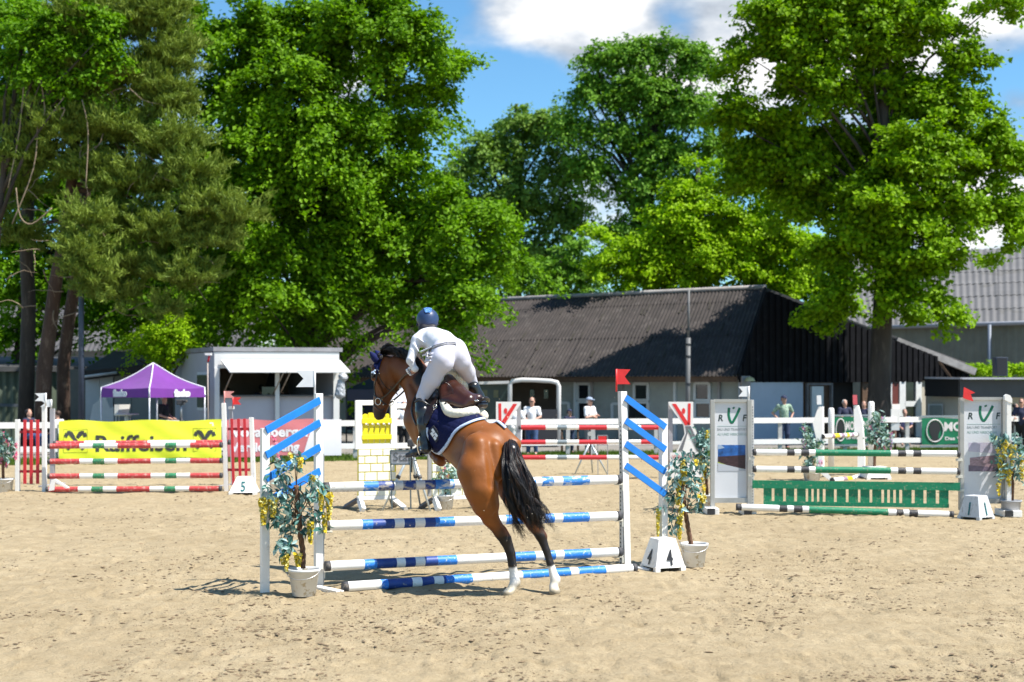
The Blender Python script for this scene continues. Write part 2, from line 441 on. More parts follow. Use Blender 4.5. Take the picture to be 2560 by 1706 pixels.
# ================================================================== HORSE, TACK AND RIDER
def P(px, py, Y): return np.array(W(px, py, Y))
HD = Vector((-.70, .71, 0)); HR = Vector((.71, .70, 0))      # horse forward, horse right
def build_horse():
    s = SDF((-1.75, 14.55, -.03), (.60, 17.75, 2.75), .0125)
    sq = (HR, 1.12)
    # barrel, loin, croup
    s.cone(P(1224, 1128, 15.42), P(1165, 1094, 15.85), .265, .265, .05)
    s.cone(P(1165, 1094, 15.85), P(1098, 1062, 16.25), .265, .305, .06)
    s.cone(P(1098, 1062, 16.25), P(1058, 1042, 16.55), .300, .225, .06)
    # haunches: left and right hip masses with the groove between
    s.cone(P(1197, 1122, 15.22), P(1190, 1180, 15.10), .175, .190, .05)
    s.cone(P(1262, 1130, 15.60), P(1262, 1190, 15.50), .175, .180, .05)
    s.cone(P(1244, 1090, 15.50), P(1284, 1112, 15.42), .14, .085, .06)       # croup to dock
    # left hind leg
    s.chain([(P(1190, 1178, 15.10), .195), (P(1203, 1222, 15.05), .175), (P(1214, 1262, 15.07), .142)], .05)
    s.chain([(P(1214, 1262, 15.07), .140), (P(1226, 1296, 15.10), .086), (P(1252, 1333, 15.13), .064), (P(1263, 1350, 15.14), .063)], .035)
    s.cone(P(1258, 1324, 15.13), P(1271, 1345, 15.14), .035, .033, .02)       # point of hock
    s.chain([(P(1264, 1352, 15.14), .058), (P(1274, 1382, 15.14), .041), (P(1279, 1412, 15.14), .037), (P(1283, 1440, 15.14), .040), (P(1288, 1455, 15.12), .053), (P(1279, 1472, 15.10), .044)], .02)
    s.cone(P(1279, 1473, 15.10), P(1270, 1484, 15.04), .048, .060, .015, ((0, 0, 1), 1.15))
    # right hind leg
    s.chain([(P(1266, 1186, 15.50), .185), (P(1285, 1228, 15.42), .155), (P(1306, 1268, 15.38), .110), (P(1334, 1312, 15.34), .068), (P(1352, 1340, 15.32), .060)], .04)
    s.cone(P(1350, 1325, 15.32), P(1361, 1342, 15.32), .032, .032, .02)
    s.chain([(P(1353, 1342, 15.32), .056), (P(1365, 1376, 15.30), .038), (P(1374, 1408, 15.28), .034), (P(1383, 1436, 15.26), .040), (P(1388, 1448, 15.25), .052), (P(1384, 1466, 15.22), .043)], .02)
    s.cone(P(1384, 1466, 15.22), P(1387, 1480, 15.16), .047, .062, .015, ((0, 0, 1), 1.15))
    # flank and belly
    s.cone(P(1140, 1130, 15.9), P(1172, 1160, 15.45), .13, .14, .08)
    # shoulder, chest, forelegs folded beneath
    s.cone(P(1050, 1050, 16.35), P(1062, 1085, 16.35), .19, .16, .08)
    s.cone(P(1075, 1035, 16.85), P(1085, 1080, 16.85), .17, .15, .08)
    s.chain([(P(1064, 1092, 16.35), .125), (P(1062, 1108, 16.70), .085), (P(1060, 1112, 16.95), .070)], .04)
    s.chain([(P(1060, 1112, 16.95), .066), (P(1076, 1126, 16.65), .044), (P(1086, 1138, 16.42), .052), (P(1094, 1148, 16.30), .045)], .02)
    s.cone(P(1094, 1150, 16.30), P(1103, 1154, 16.22), .055, .062, .02)
    s.chain([(P(1092, 1092, 16.95), .125), (P(1090, 1108, 17.25), .085), (P(1088, 1118, 17.45), .068)], .04)
    s.chain([(P(1088, 1118, 17.45), .064), (P(1104, 1132, 17.10), .044), (P(1116, 1140, 16.85), .05), (P(1124, 1146, 16.72), .058)], .02)
    # neck
    nd = HR
    s.chain([(P(1062, 1022, 16.5), .235), (P(1052, 985, 16.62), .19), (P(1028, 940, 16.75), .165), (P(999, 920, 16.88), .150), (P(975, 914, 16.95), .115)], .06, (nd, 1.35))
    s.cone(P(1085, 985, 16.45), P(1040, 915, 16.72), .12, .095, .06)
    s.cone(P(1110, 1000, 16.30), P(1082, 978, 16.48), .13, .11, .06)     # withers
    # head
    hs = (HR, 1.4)
    s.chain([(P(962, 908, 16.95), .098), (P(955, 935, 16.95), .112), (P(953, 965, 16.95), .094), (P(949, 1000, 16.95), .080), (P(946, 1026, 16.95), .070), (P(946, 1039, 16.95), .058)], .04, hs)
    s.cone(P(978, 940, 16.95), P(981, 962, 16.95), .110, .098, .05, hs)   # round jowl
    s.cone(P(980, 972, 16.95), P(962, 1006, 16.95), .070, .060, .05, hs)
    s.cone(P(961, 1012, 16.95), P(957, 1030, 16.95), .056, .050, .04, hs)
    s.ball(P(955, 1041, 16.95), .036, .02, hs)                            # chin
    s.cone(P(938, 920, 16.90), P(936, 945, 16.88), .050, .042, .03)       # brow over the eye
    s.cone(P(942, 955, 16.84), P(958, 990, 16.85), .018, .014, .03)       # facial crest
    s.ball(P(936, 1034, 16.87), .012, .012, sub=True)                     # nostril
    s.ball(P(934, 939, 16.835), .017, .02, sub=True)                      # eye socket
    # tendons and bones of the lower legs
    s.chain([(P(1275, 1352, 15.16), .024), (P(1285, 1384, 15.17), .019), (P(1288, 1412, 15.17), .018), (P(1291, 1440, 15.16), .022)], .010)
    s.chain([(P(1360, 1346, 15.33), .022), (P(1373, 1378, 15.32), .017), (P(1382, 1410, 15.30), .017), (P(1390, 1436, 15.28), .020)], .010)
    s.cone(P(1292, 1452, 15.14), P(1296, 1462, 15.13), .028, .022, .012); s.cone(P(1393, 1446, 15.28), P(1397, 1456, 15.27), .026, .020, .012)
    s.cone(P(1198, 1112, 15.10), P(1214, 1196, 14.98), .085, .075, .05); s.cone(P(1236, 1118, 15.14), P(1244, 1190, 15.06), .075, .06, .04)
    s.cone(P(1206, 1236, 14.98), P(1222, 1280, 15.02), .070, .045, .03); s.cone(P(1190, 1232, 15.08), P(1206, 1268, 15.06), .085, .07, .04)
    # muscle definition
    s.cone(P(1172, 1092, 15.32), P(1150, 1182, 15.20), .030, .030, .07, sub=True)       # flank groove before the thigh
    s.cone(P(1222, 1130, 14.98), P(1230, 1215, 14.90), .020, .020, .05, sub=True)       # groove of the hamstrings
    s.cone(P(1236, 1285, 15.00), P(1246, 1312, 15.03), .008, .008, .03, sub=True)       # gaskin tendon hollow
    s.cone(P(1028, 960, 16.55), P(1050, 1000, 16.38), .012, .014, .05, sub=True)        # jugular groove
    V, Q = s.mesh(); V = relax(V, Q, 2, .45)
    # coat: bay with black points, white socks behind
    n = len(V); z = V[:, 2]
    ns = vnoise(V[:, 0]*14+V[:, 1]*9, z*14+V[:, 1]*5)-.5; n2 = vnoise(V[:, 0]*4+30, z*4+V[:, 1]*3)-.5
    bay = np.array([.215, .066, .010]); dark = np.array([.013, .009, .008]); white = np.array([.70, .66, .60])
    C = np.tile(bay, (n, 1))*(1+.18*n2[:, None]+.08*ns[:, None])
    front = np.clip((V[:, 1]-15.9)/.9, 0, 1)[:, None]                     # the forehand is a darker, redder bay
    C = C*(1-front) + np.array([.150, .045, .010])*(1+.2*n2[:, None])*front
    def blend(col, w):
        nonlocal C; w = np.clip(w, 0, 1)[:, None]; C = C*(1-w)+np.array(col)*w
    hind = V[:, 1] < 15.75
    blend(dark, np.where(hind, (.74+.12*ns-z)/.14, 0))
    blend(white, np.where(hind, (.315+.06*ns-z)/.03, 0))
    blend((.50, .44, .33), np.where(hind, (.16+.10*ns-z)/.05, 0)*.8); blend((.36, .30, .21), np.where(hind, (.075+.03*ns-z)/.02, 0)*.9)
    fl = (V[:, 1] > 16.1) & (z < 1.46)
    for q, r in ((P(1076, 1130, 16.6), .26), (P(1062, 1112, 16.95), .16), (P(1105, 1135, 17.1), .3)):
        blend(dark, np.where(fl, (r-np.linalg.norm(V-q, axis=1))/.08, 0))
    mz = P(946, 1042, 16.95)
    blend((.035, .022, .018), (.135-np.linalg.norm(V-mz, axis=1)+.03*ns)/.05)
    blend((.020, .012, .010), (.055-np.linalg.norm(V-P(932, 938, 16.84), axis=1))/.02)
    # black roots of the mane, withers
    for x, y, Yq in ((962, 884, 16.95), (976, 882, 16.88), (990, 882, 16.80), (1004, 885, 16.74), (1018, 890, 16.68), (1032, 898, 16.62), (1046, 910, 16.56)):
        blend((.012, .010, .010), (.075-np.linalg.norm(V-P(x, y, Yq), axis=1)+.02*ns)/.03)
    wz = P(1062, 950, 16.6); blend((.012, .010, .010), (.16-np.linalg.norm((V-wz)*np.array([1, .5, 1.2]), axis=1))/.05)
    hoofz = (.055-z)/.012
    blend((.30, .25, .17), np.where(hind, hoofz, 0))
    base = Vector(P(1224, 1480, 15.15)); base.z = 0
    coat = mat('bay_coat', (.3, .1, .03), .50, .14, 3.0, attr='col', coat=.06, bump=.22, bscale=26, spec=.32)
    N = coat.node_tree.nodes; N['Principled BSDF'].inputs['Coat Roughness'].default_value = .30
    root = thing('horse', 'bay horse with black tail and white hind socks leaping the blue and white fence', 'horse', base)
    me = np_mesh('body', V-np.array(base), Q, coat, True, {'col': ('FLOAT_COLOR', np.concatenate([C, np.ones((n, 1))], 1))})
    link_mesh('body', me, root)
    bvh = BVHTree.FromPolygons([Vector(v) for v in V], [tuple(q) for q in Q])
    return root, bvh
HORSE, HBVH = build_horse()
EYE = Vector((0, 0, HC))
def hit(px, py, off=0, bvh=None, default=16.0):
    d = (W(px, py, 16)-EYE).normalized()
    loc, nrm, _, _ = (bvh or HBVH).ray_cast(EYE, d)
    if loc is None:
        # outside the silhouette: nearest point of the body to the ray
        q, nrm, _, _ = (bvh or HBVH).find_nearest(W(px, py, 16.92 if px < 1008 else default)); loc = q
    return loc + nrm*off, nrm

def in_poly(px, py, poly):
    c = False; n = len(poly)
    for i in range(n):
        x1, y1 = poly[i]; x2, y2 = poly[(i+1) % n]
        if (y1 > py) != (y2 > py) and px < (x2-x1)*(py-y1)/(y2-y1)+x1: c = not c
    return c
def smooth_poly(pts, closed=True, n=5):
    out = []; m = len(pts)
    for i in range(m if closed else m-1):
        p0, p1, p2, p3 = (Vector(pts[(i+k-1) % m] if closed else pts[min(max(i+k-1, 0), m-1)]) for k in range(4))
        for t in (k/n for k in range(n)):
            out.append(tuple(.5*((2*p1)+(-p0+p2)*t+(2*p0-5*p1+4*p2-p3)*t*t+(-p0+3*p1-3*p2+p3)*t**3)))
    if not closed: out.append(tuple(pts[-1]))
    return out
def cover(name, poly, off, thick, mt, parent, step=3.0, quilt=0, bvh=None, fit=2):
    """a sheet of cloth or leather that lies on the body inside an outline"""
    poly = smooth_poly(poly, True, 4)
    xs = [p[0] for p in poly]; ys = [p[1] for p in poly]
    grid = {}
    nx = int((max(xs)-min(xs))/step)+2; ny = int((max(ys)-min(ys))/step)+2
    for i in range(nx+1):
        for j in range(ny+1):
            x, y = min(xs)-step/2+i*step, min(ys)-step/2+j*step
            if in_poly(x, y, poly): grid[i, j] = [x, y]
    # snap the rim of the grid to the outline
    pv = [Vector(p) for p in poly]
    for (i, j), p in list(grid.items()):
        if any((i+a, j+b) not in grid for a in (-1, 0, 1) for b in (-1, 0, 1)):
            q = Vector(p); best = None
            for k in range(len(pv)):
                a, b = pv[k], pv[(k+1) % len(pv)]; ab = b-a
                t = max(0, min(1, (q-a).dot(ab)/max(ab.length_squared, 1e-9))); r = a+ab*t
                if best is None or (r-q).length < best[0]: best = ((r-q).length, r)
            if best[0] < step*1.6: p[0], p[1] = best[1]
    L = {}; NR = {}
    for key, (x, y) in grid.items():
        l, nr = hit(x, y, off, bvh)
        if quilt:
            u, w = (x*.92+y*.40)/quilt, (y*.92-x*.40)/quilt
            e = min(abs(u-round(u)), abs(w-round(w)))
            l = l + nr*(min(e/.25, 1)**.5*.007)
        L[key] = l; NR[key] = nr
    quads = [(k, (k[0]+1, k[1]), (k[0]+1, k[1]+1), (k[0], k[1]+1)) for k in grid]
    quads = [q for q in quads if all(c in grid for c in q)]
    quads = [q for q in quads if max((L[q[i]]-L[q[(i+1) % 4]]).length for i in range(4)) < step*.0045*8]
    for _ in range(fit):
        acc = {}
        for q in quads:
            for i in range(4):
                for o in (q[(i+1) % 4], q[(i-1) % 4]): acc.setdefault(q[i], []).append(o)
        L = {k: (v.lerp(sum((L[o] for o in acc[k]), Vector())/len(acc[k]), .35) if k in acc else v) for k, v in L.items()}
    used = sorted({k for q in quads for k in q}); ix = {k: i for i, k in enumerate(used)}; n = len(used)
    mb = MB(); vs = [L[k]+NR[k]*thick for k in used]+[L[k] for k in used]
    fs = [tuple(ix[c] for c in q) for q in quads]; fs += [tuple(ix[c]+n for c in q[::-1]) for q in quads]
    ed = {}
    for q in quads:
        for i in range(4):
            e = (ix[q[i]], ix[q[(i+1) % 4]]); ed[e] = 1
    for (i, j) in ed:
        if (j, i) not in ed: fs.append((i, i+n, j+n, j))
    mb.add(vs, [f[::-1] for f in fs], 0, True)
    return mb.build(name, mt, parent)
def strap(name, pts, r, mt, parent, off=.004, n=6, free=False, flat=None, bvh=None, sm=4):
    """leather strap or cord along points of the photograph, laid on the body"""
    pp = smooth_poly(pts, False, sm) if len(pts) > 2 else pts
    P3 = [hit(x, y, off, bvh)[0] for x, y in pp] if not free else [Vector(p) for p in pp]
    mb = MB(); mb.tube(P3, r, n); return mb.build(name, mt, parent)

BLACKHAIR = mat('black_hair', (.010, .008, .008), .38, .3, 30, spec=.5)
BROWNHAIR = mat('brown_hair', (.06, .025, .012), .45, .3, 30)
def hair_mesh(name, parent, guides, n, spread, r0, segs=14, curl=.03, taper=.25, seed=3, brown=0, mats=None):
    """thin tapered strands that follow a set of guide curves"""
    R = np.random.default_rng(seed); VV = []; FF = []; MI = []; b = 0
    def samp(g, t):
        g = np.array(g); x = t*(len(g)-1); i = np.clip(np.floor(x).astype(int), 0, len(g)-2); f = (x-i)[:, None]
        p0 = g[np.clip(i-1, 0, None)]; p1 = g[i]; p2 = g[i+1]; p3 = g[np.clip(i+2, None, len(g)-1)]
        return .5*((2*p1)+(-p0+p2)*f+(2*p0-5*p1+4*p2-p3)*f**2+(-p0+3*p1-3*p2+p3)*f**3)
    NC = max(8, n//26); CO = R.normal(size=(NC, 3)); CP = R.random((NC, 3))*6.28; CK = R.integers(0, len(guides), NC); CW = R.random(NC)*.8; CL = .72+.33*R.random(NC)
    for q in range(n):
        ci = R.integers(0, NC); k = CK[ci]; k2 = (k+1) % len(guides) if ci % 2 else max(k-1, 0); w = CW[ci]*.8
        L = CL[ci]*(.8+.25*R.random())
        t = np.linspace(0, min(L, 1), segs)
        c = samp(guides[k], t)*(1-w)+samp(guides[k2], t)*w
        o = (CO[ci]*.9+R.normal(size=3)*.38)*spread; ph = CP[ci]+R.normal(size=3)*.35; fr = 1.2+CP[ci]*.35
        grow = (t**.8)[:, None]
        c = c + o*(.35+grow*.9) + curl*np.sin(t[:, None]*fr*5+ph)*grow
        tan = np.gradient(c, axis=0); tan /= np.linalg.norm(tan, axis=1)[:, None]
        x = np.cross(tan, [.3, .9, .2]); x /= np.linalg.norm(x, axis=1)[:, None]; y = np.cross(tan, x)
        rr = (r0*(.6+.8*R.random())*(1-t*(1-taper)))[:, None]
        ring = np.stack([c+x*rr, c-x*rr*.5+y*rr*.85, c-x*rr*.5-y*rr*.85], 1).reshape(-1, 3)
        VV.append(ring)
        i = np.arange(segs-1)[:, None]*3+b
        f = np.concatenate([np.stack([i[:, 0]+a, i[:, 0]+(a+1) % 3, i[:, 0]+3+(a+1) % 3, i[:, 0]+3+a], 1) for a in range(3)])
        FF.append(f); MI.append(np.full(len(f), 1 if R.random() < brown else 0)); b += segs*3
    V = np.concatenate(VV)-np.array(ORG[parent.name])
    me = np_mesh(name, V, np.concatenate(FF), mats or [BLACKHAIR, BROWNHAIR], True, midx=np.concatenate(MI))
    o = link_mesh(name, me, parent); return o

def Gd(*pts): return [P(*p) for p in pts]
# tail: guides from the dock to the tips
tail = hair_mesh('tail', HORSE, [
    Gd((1264, 1110, 15.22), (1262, 1160, 14.98), (1270, 1230, 14.90), (1284, 1285, 14.90), (1300, 1345, 14.92)),
    Gd((1272, 1104, 15.20), (1272, 1150, 14.94), (1284, 1220, 14.86), (1300, 1280, 14.86), (1328, 1322, 14.90)),
    Gd((1280, 1102, 15.22), (1284, 1150, 14.94), (1304, 1220, 14.86), (1326, 1270, 14.86), (1350, 1318, 14.90)),
    Gd((1288, 1106, 15.26), (1300, 1150, 15.00), (1322, 1214, 14.92), (1346, 1264, 14.92), (1368, 1312, 14.94)),
    Gd((1290, 1110, 15.26), (1316, 1160, 15.04), (1338, 1214, 14.98), (1354, 1264, 14.98), (1394, 1316, 15.0)),
    Gd((1272, 1106, 15.16), (1276, 1160, 14.88), (1300, 1225, 14.84), (1320, 1270, 14.84), (1316, 1330, 14.88)),
    Gd((1276, 1104, 15.22), (1290, 1170, 14.90), (1318, 1240, 14.84), (1342, 1290, 14.86), (1364, 1330, 14.9)),
], 2600, .020, .0031, 18, .038, .15, 5, .06)
tail['kind'] = 'stuff'
def dock():
    s = SDF((-.3, 14.7, 1.0), (.25, 15.6, 1.95), .02)
    s.chain([(P(1276, 1112, 15.30), .055), (P(1280, 1124, 15.12), .055), (P(1286, 1165, 15.02), .070), (P(1302, 1215, 15.0), .065), (P(1316, 1255, 14.98), .03)], .03)
    V, Q = s.mesh(); link_mesh('tail_dock', np_mesh('tail_dock', V-np.array(ORG['horse']), Q, BLACKHAIR, True), HORSE)
dock()
mane = hair_mesh('mane', HORSE, [
    Gd((955, 884, 16.95), (958, 872, 16.9), (968, 866, 16.86), (978, 870, 16.84)),
    Gd((958, 886, 16.95), (970, 874, 16.86), (984, 874, 16.78), (996, 884, 16.74)),
    Gd((974, 886, 16.88), (990, 876, 16.78), (1004, 880, 16.70), (1014, 894, 16.68)),
    Gd((990, 888, 16.80), (1006, 878, 16.72), (1020, 886, 16.64), (1026, 904, 16.60)),
    Gd((1004, 892, 16.76), (1020, 884, 16.66), (1036, 896, 16.56), (1042, 918, 16.52)),
    Gd((1020, 898, 16.70), (1036, 896, 16.60), (1048, 912, 16.50), (1056, 934, 16.46)),
], 3000, .017, .0032, 8, .008, .3, 9, .03)
mane['kind'] = 'stuff'
fore = hair_mesh('forelock', HORSE, [Gd((958, 880, 16.95), (950, 884, 16.86), (944, 892, 16.84)), Gd((960, 884, 16.92), (954, 892, 16.84), (950, 900, 16.82))], 90, .008, .003, 6, .006, .3, 4)
fore['kind'] = 'stuff'
MUDHOOF = mat('hoof', (.22, .19, .14), .6, .2, 20)
mb = MB(); mb.ball(W(933.5, 939, 16.835), .020, 12, 8); mb.build('eye', mat('dark_eye', (.006, .004, .003), .08, 0, 3), HORSE)

# ---- bridle with ear bonnet
LEATHER = mat('brown_leather', (.040, .020, .012), .35, .2, 30, coat=.3)
LEATHER_DK = mat('dark_leather', (.016, .011, .009), .38, .2, 30, coat=.3)
STEEL = mat('bright_steel', (.75, .74, .70), .15, .05, 20, metal=1)
NAVYCLOTH = mat('navy_cloth', (.012, .018, .085), .85, .15, 40, spec=.2, bump=.2, bscale=300)
br = thing('bridle', 'brown leather bridle with reins and navy ear bonnet on the bay horse', 'bridle', ORG['horse'])
strap('cheekpiece', [(951, 893), (947, 905), (944, 925), (941, 945), (937, 965), (938, 985), (942, 998)], .008, LEATHER_DK, br)
strap('headpiece', [(962, 884), (955, 890), (948, 902)], .011, LEATHER_DK, br)
strap('browband', [(949, 904), (942, 912), (936, 918), (931, 922)], .008, LEATHER_DK, br, .006)
mb = MB()
for x, y in ((937, 927), (934, 930), (931, 932), (936, 934)): mb.ball(hit(x, y, .006)[0], .013, 8, 6)
mb.build('browband_crystals', mat('pale_crystal', (.55, .68, .85), .15, .3, 90), br)
strap('throatlash', [(944, 930), (952, 950), (963, 967), (975, 976), (990, 978), (1001, 974)], .005, LEATHER_DK, br)
strap('noseband', [(934, 989), (941, 993), (951, 1001), (961, 1009), (966, 1012)], .010, LEATHER_DK, br)
strap('lower_noseband', [(932, 1011), (938, 1016), (946, 1024), (954, 1027), (960, 1022)], .007, LEATHER, br)
def ring(c, r, rr, nrm, mt, parent, name):
    nrm = Vector(nrm).normalized(); x = nrm.orthogonal().normalized(); y = nrm.cross(x)
    mb = MB(); mb.tube([Vector(c)+(x*math.cos(a)+y*math.sin(a))*r for a in [2*math.pi*k/22 for k in range(23)]], rr, 6, False); return mb.build(name, mt, parent)
c, nr = hit(947, 1004, .022); ring(c, .040, .005, nr*.8+Vector((-.5, -.6, 0)), STEEL, br, 'bit_ring')
for x, y in ((942, 925), (947, 927), (949, 934), (955, 999), (958, 1012)):
    mb = MB(); mb.ball(hit(x, y, .008)[0], .010, 8, 6); mb.build('buckle', STEEL, br)
def free_strap(name, pts3, r, mt, parent, n=6):
    mb = MB(); mb.tube(pts3, r, n); return mb.build(name, mt, parent)
c2 = hit(950, 1001, .03)[0]
rein = free_strap('rein', [c2, hit(965, 988, .03)[0], hit(983, 972, .035)[0], hit(1000, 956, .03)[0], hit(1016, 940, .03)[0], W(1034, 926, 16.25)], .011, mat('rein_rubber', (.075, .052, .030), .6, .2, 40), br)
mb = MB(); mb.beam(hit(979, 966, .045)[0], hit(989, 981, .045)[0], .012, .02, (0, -1, 0)); mb.build('rein_stop', mat('rein_rubber', (0, 0, 0)), br)
free_strap('rein', [W(972, 1010, 17.15), W(985, 1000, 17.1), W(1002, 986, 16.95), W(1014, 974, 16.85), W(1025, 967, 16.75)], .011, LEATHER_DK, br)
mb = MB(); mb.beam(W(1012, 969, 16.87), W(1016, 983, 16.85), .012, .02, (0, -1, 0)); mb.build('rein_stop', LEATHER_DK, br)
ring(W(978, 1006, 17.1), .035, .004, (-.6, -.8, 0), STEEL, br, 'bit_ring')
# ears in the navy bonnet
def ear(tip, base, side, up, r=.042):
    mb = MB(); tip, base, side = Vector(tip), Vector(base), Vector(side)
    pts = [base+(tip-base)*t + side*math.sin(t*math.pi)*.012 for t in (0, .15, .35, .6, .8, .93, 1)]
    mb.tube(pts, [r*q for q in (.75, 1.0, 1.05, .85, .5, .22, .04)], 10); return mb
ear(W(924, 879, 16.82), W(943, 905, 16.88), (0, 0, .6), 0).build('ear_cover', NAVYCLOTH, br)
ear(W(938, 876, 17.02), W(953, 898, 17.0), (0, 0, .6), 0).build('ear_cover', NAVYCLOTH, br)
cover('bonnet', [(938, 903), (948, 894), (956, 890), (961, 888), (957, 900), (952, 915), (946, 932), (941, 938), (938, 925), (934, 915)], .010, .006, NAVYCLOTH, br, 2.5)

# ---- breastplate and girth straps
strap('breastplate_strap', [(1042, 985), (1034, 1005), (1030, 1025), (1034, 1045), (1042, 1064)], .013, LEATHER, br, .006)
bp = br.children[-1]
# ---- saddle pad
pad = thing('saddle_pad', 'navy quilted saddle pad with white trim and crest patch under the saddle', 'saddle pad', ORG['horse'])
QUILT = mat('navy_quilt', (.004, .007, .045), .85, .15, 40, spec=.2)
TRIM = mat('pale_trim', (.52, .62, .80), .55, .25, 60, bump=.2, bscale=150)
padpoly = [(1066, 1060), (1069, 1030), (1075, 1000), (1100, 985), (1160, 990), (1222, 1018), (1240, 1034), (1256, 1060), (1260, 1072), (1246, 1062), (1222, 1050), (1192, 1055), (1161, 1068), (1137, 1088), (1120, 1115), (1104, 1131), (1084, 1128), (1072, 1100)]
cover('pad_cloth', padpoly, .012, .010, QUILT, pad, 1.6, 13.0, fit=1)
trimline = [(1072, 1070), (1073, 1092), (1078, 1110), (1085, 1124), (1096, 1130), (1105, 1129), (1119, 1114), (1136, 1087), (1149, 1074), (1161, 1067), (1178, 1059), (1192, 1054), (1208, 1050), (1222, 1048), (1236, 1053), (1248, 1061), (1262, 1074)]
def ribbon(name, pts, width, off, thick, mt, parent, n=4):
    pp = smooth_poly(pts, False, n); P3 = []; NN = []
    for x, y in pp:
        l, nr = hit(x, y, off); P3.append(l); NN.append(nr)
    mb = MB()
    vs = []; fs = []
    for i, p in enumerate(P3):
        t = (P3[min(i+1, len(P3)-1)]-P3[max(i-1, 0)]).normalized(); nr = NN[i]; s_ = t.cross(nr).normalized()
        for a, b in ((-.5, 0), (-.5, 1), (0, 1.3), (.5, 1), (.5, 0)): vs.append(p+s_*a*width+nr*b*thick)
    for i in range(len(P3)-1):
        for k in range(4): fs.append((i*5+k, i*5+k+1, (i+1)*5+k+1, (i+1)*5+k))
    mb.add(vs, fs, 0, True); return mb.build(name, mt, parent)
ribbon('white_trim', trimline, .036, .016, .012, TRIM, pad)
PATCHW = mat('patch_white', (.80, .80, .80), .5, .03, 20)
def patch():
    c, nr = hit(1093, 1085, .036); nr = (nr+Vector((-.25, -.65, 0))).normalized()
    ex = (W(1093+8, 1085+7.2, c.y)-W(1093, 1085, c.y)).normalized(); ex = (ex-nr*ex.dot(nr)).normalized(); ey = nr.cross(ex)
    R = Matrix((ex, ey, nr)).transposed()
    mb = MB(); mb.box(c, (.165, .105, .006), R, 0); mb.build('patch_base', mat('patch_black', (.02, .02, .03), .6, .1, 30), pad)
    for (u, v, w, h) in ((-.036, .010, .052, .030), (.024, .010, .052, .030), (-.016, -.026, .050, .032), (.040, -.026, .040, .030)):
        mb = MB(); mb.box(c+ex*u+ey*v+nr*.005, (w, h, .004), R); mb.build('patch_block', PATCHW, pad)
    mb = MB()
    for u, v in ((-.045, .048), (-.02, .054), (.01, .05), (.035, .052), (.06, .045), (.07, .02)): mb.ball(c+ex*u+ey*v+nr*.004, .009, 6, 5)
    mb.build('patch_crest', mat('patch_black', (0, 0, 0)), pad)
patch()
# ---- half pad
FLEECE = mat('cream_fleece', (.84, .78, .62), .95, .08, 30, bump=.9, bscale=160, sheen=.5)
hp = thing('half_pad', 'cream fleece half pad rolled out below the cantle of the saddle', 'half pad', ORG['horse'])
def fleece():
    s = SDF((-1.2, 15.3, 1.3), (.1, 16.9, 2.5), .012)
    pts = [(1110, 1012), (1116, 1028), (1128, 1042), (1150, 1046), (1175, 1042), (1200, 1036), (1218, 1032), (1226, 1018), (1222, 1002)]
    pp = smooth_poly(pts, False, 3); q = [hit(x, y-3, .045)[0] for x, y in pp]
    for i, p in enumerate(q): s.ball(p, .045+.006*math.sin(i*1.7), .02)
    for a, b in zip(q[:-1], q[1:]): s.cone(a, b, .045, .045, .02)
    V, Q = s.mesh(); V = V + rng.normal(size=V.shape)*.0012
    link_mesh('rear_roll', np_mesh('rear_roll', V-np.array(ORG['horse']), Q, FLEECE, True), hp)
    s = SDF((-1.2, 15.8, 1.9), (-.2, 17.2, 2.7), .012)
    s.chain([(P(1092, 962, 16.1), .045), (P(1110, 940, 16.25), .055), (P(1130, 934, 16.35), .060), (P(1145, 944, 16.35), .05), (P(1165, 970, 16.4), .045)], .03)
    V, Q = s.mesh(); V = V + rng.normal(size=V.shape)*.002
    link_mesh('pommel_roll', np_mesh('pommel_roll', V-np.array(ORG['horse']), Q, FLEECE, True), hp)
fleece()
# ---- saddle
SADDLE = mat('saddle_leather', (.040, .011, .006), .30, .25, 4, coat=.25, spec=.45, bump=.05, bscale=90)
SADDLE2 = mat('saddle_leather_dark', (.013, .006, .005), .30, .2, 6, coat=.2, spec=.45)
sd = thing('saddle', 'glossy brown leather jumping saddle on the bay horse', 'saddle', ORG['horse'])
def sdf_part(name, prims, mt, parent, h=.010, k=.03, lo=None, hi=None, rel=1):
    A = np.array([p[0] for p in prims]+[p[1] for p in prims]); m = .25
    s = SDF(A.min(0)-m, A.max(0)+m, h)
    for pr in prims: s.cone(*pr[:4], pr[4] if len(pr) > 4 else k, *(pr[5:6] or [None]))
    V, Q = s.mesh(); V = relax(V, Q, rel)
    return link_mesh(name, np_mesh(name, V-np.array(ORG[parent.name]), Q, mt, True), parent)
sq2 = (HR, 1.0)
sdf_part('seat', [
    (P(1122, 952, 16.20), P(1142, 985, 16.02), .075, .105, .05),
    (P(1142, 985, 16.02), P(1172, 1002, 15.85), .110, .085, .05),
    (P(1165, 1000, 15.90), P(1196, 996, 15.95), .070, .050, .05),
    (P(1128, 1003, 15.92), P(1160, 1014, 15.80), .075, .045, .05),
    (P(1108, 968, 16.12), P(1112, 1002, 15.95), .06, .055, .05)], SADDLE, sd, .010)
def rim():
    pts = smooth_poly([(1112, 1008), (1128, 1019), (1148, 1022), (1170, 1015), (1190, 1004), (1208, 996), (1218, 995), (1222, 1000)], False, 4)
    Y = np.linspace(15.84, 15.78, len(pts)); Y[-10:] = np.linspace(15.78, 15.95, 10)
    mb = MB(); mb.tube([W(x, y, yy) for (x, y), yy in zip(pts, Y)], .014, 8); mb.build('cantle_rim', SADDLE2, sd)
    mb = MB(); mb.tube([W(x, y+4, yy+.03) for (x, y), yy in zip(pts, Y)], .012, 8); mb.build('cantle_piping', SADDLE2, sd)
rim()
mb = MB(); mb.ball(W(1191, 1002, 15.765), (.030, .010, .009), 12, 8); mb.build('maker_plate', STEEL, sd)
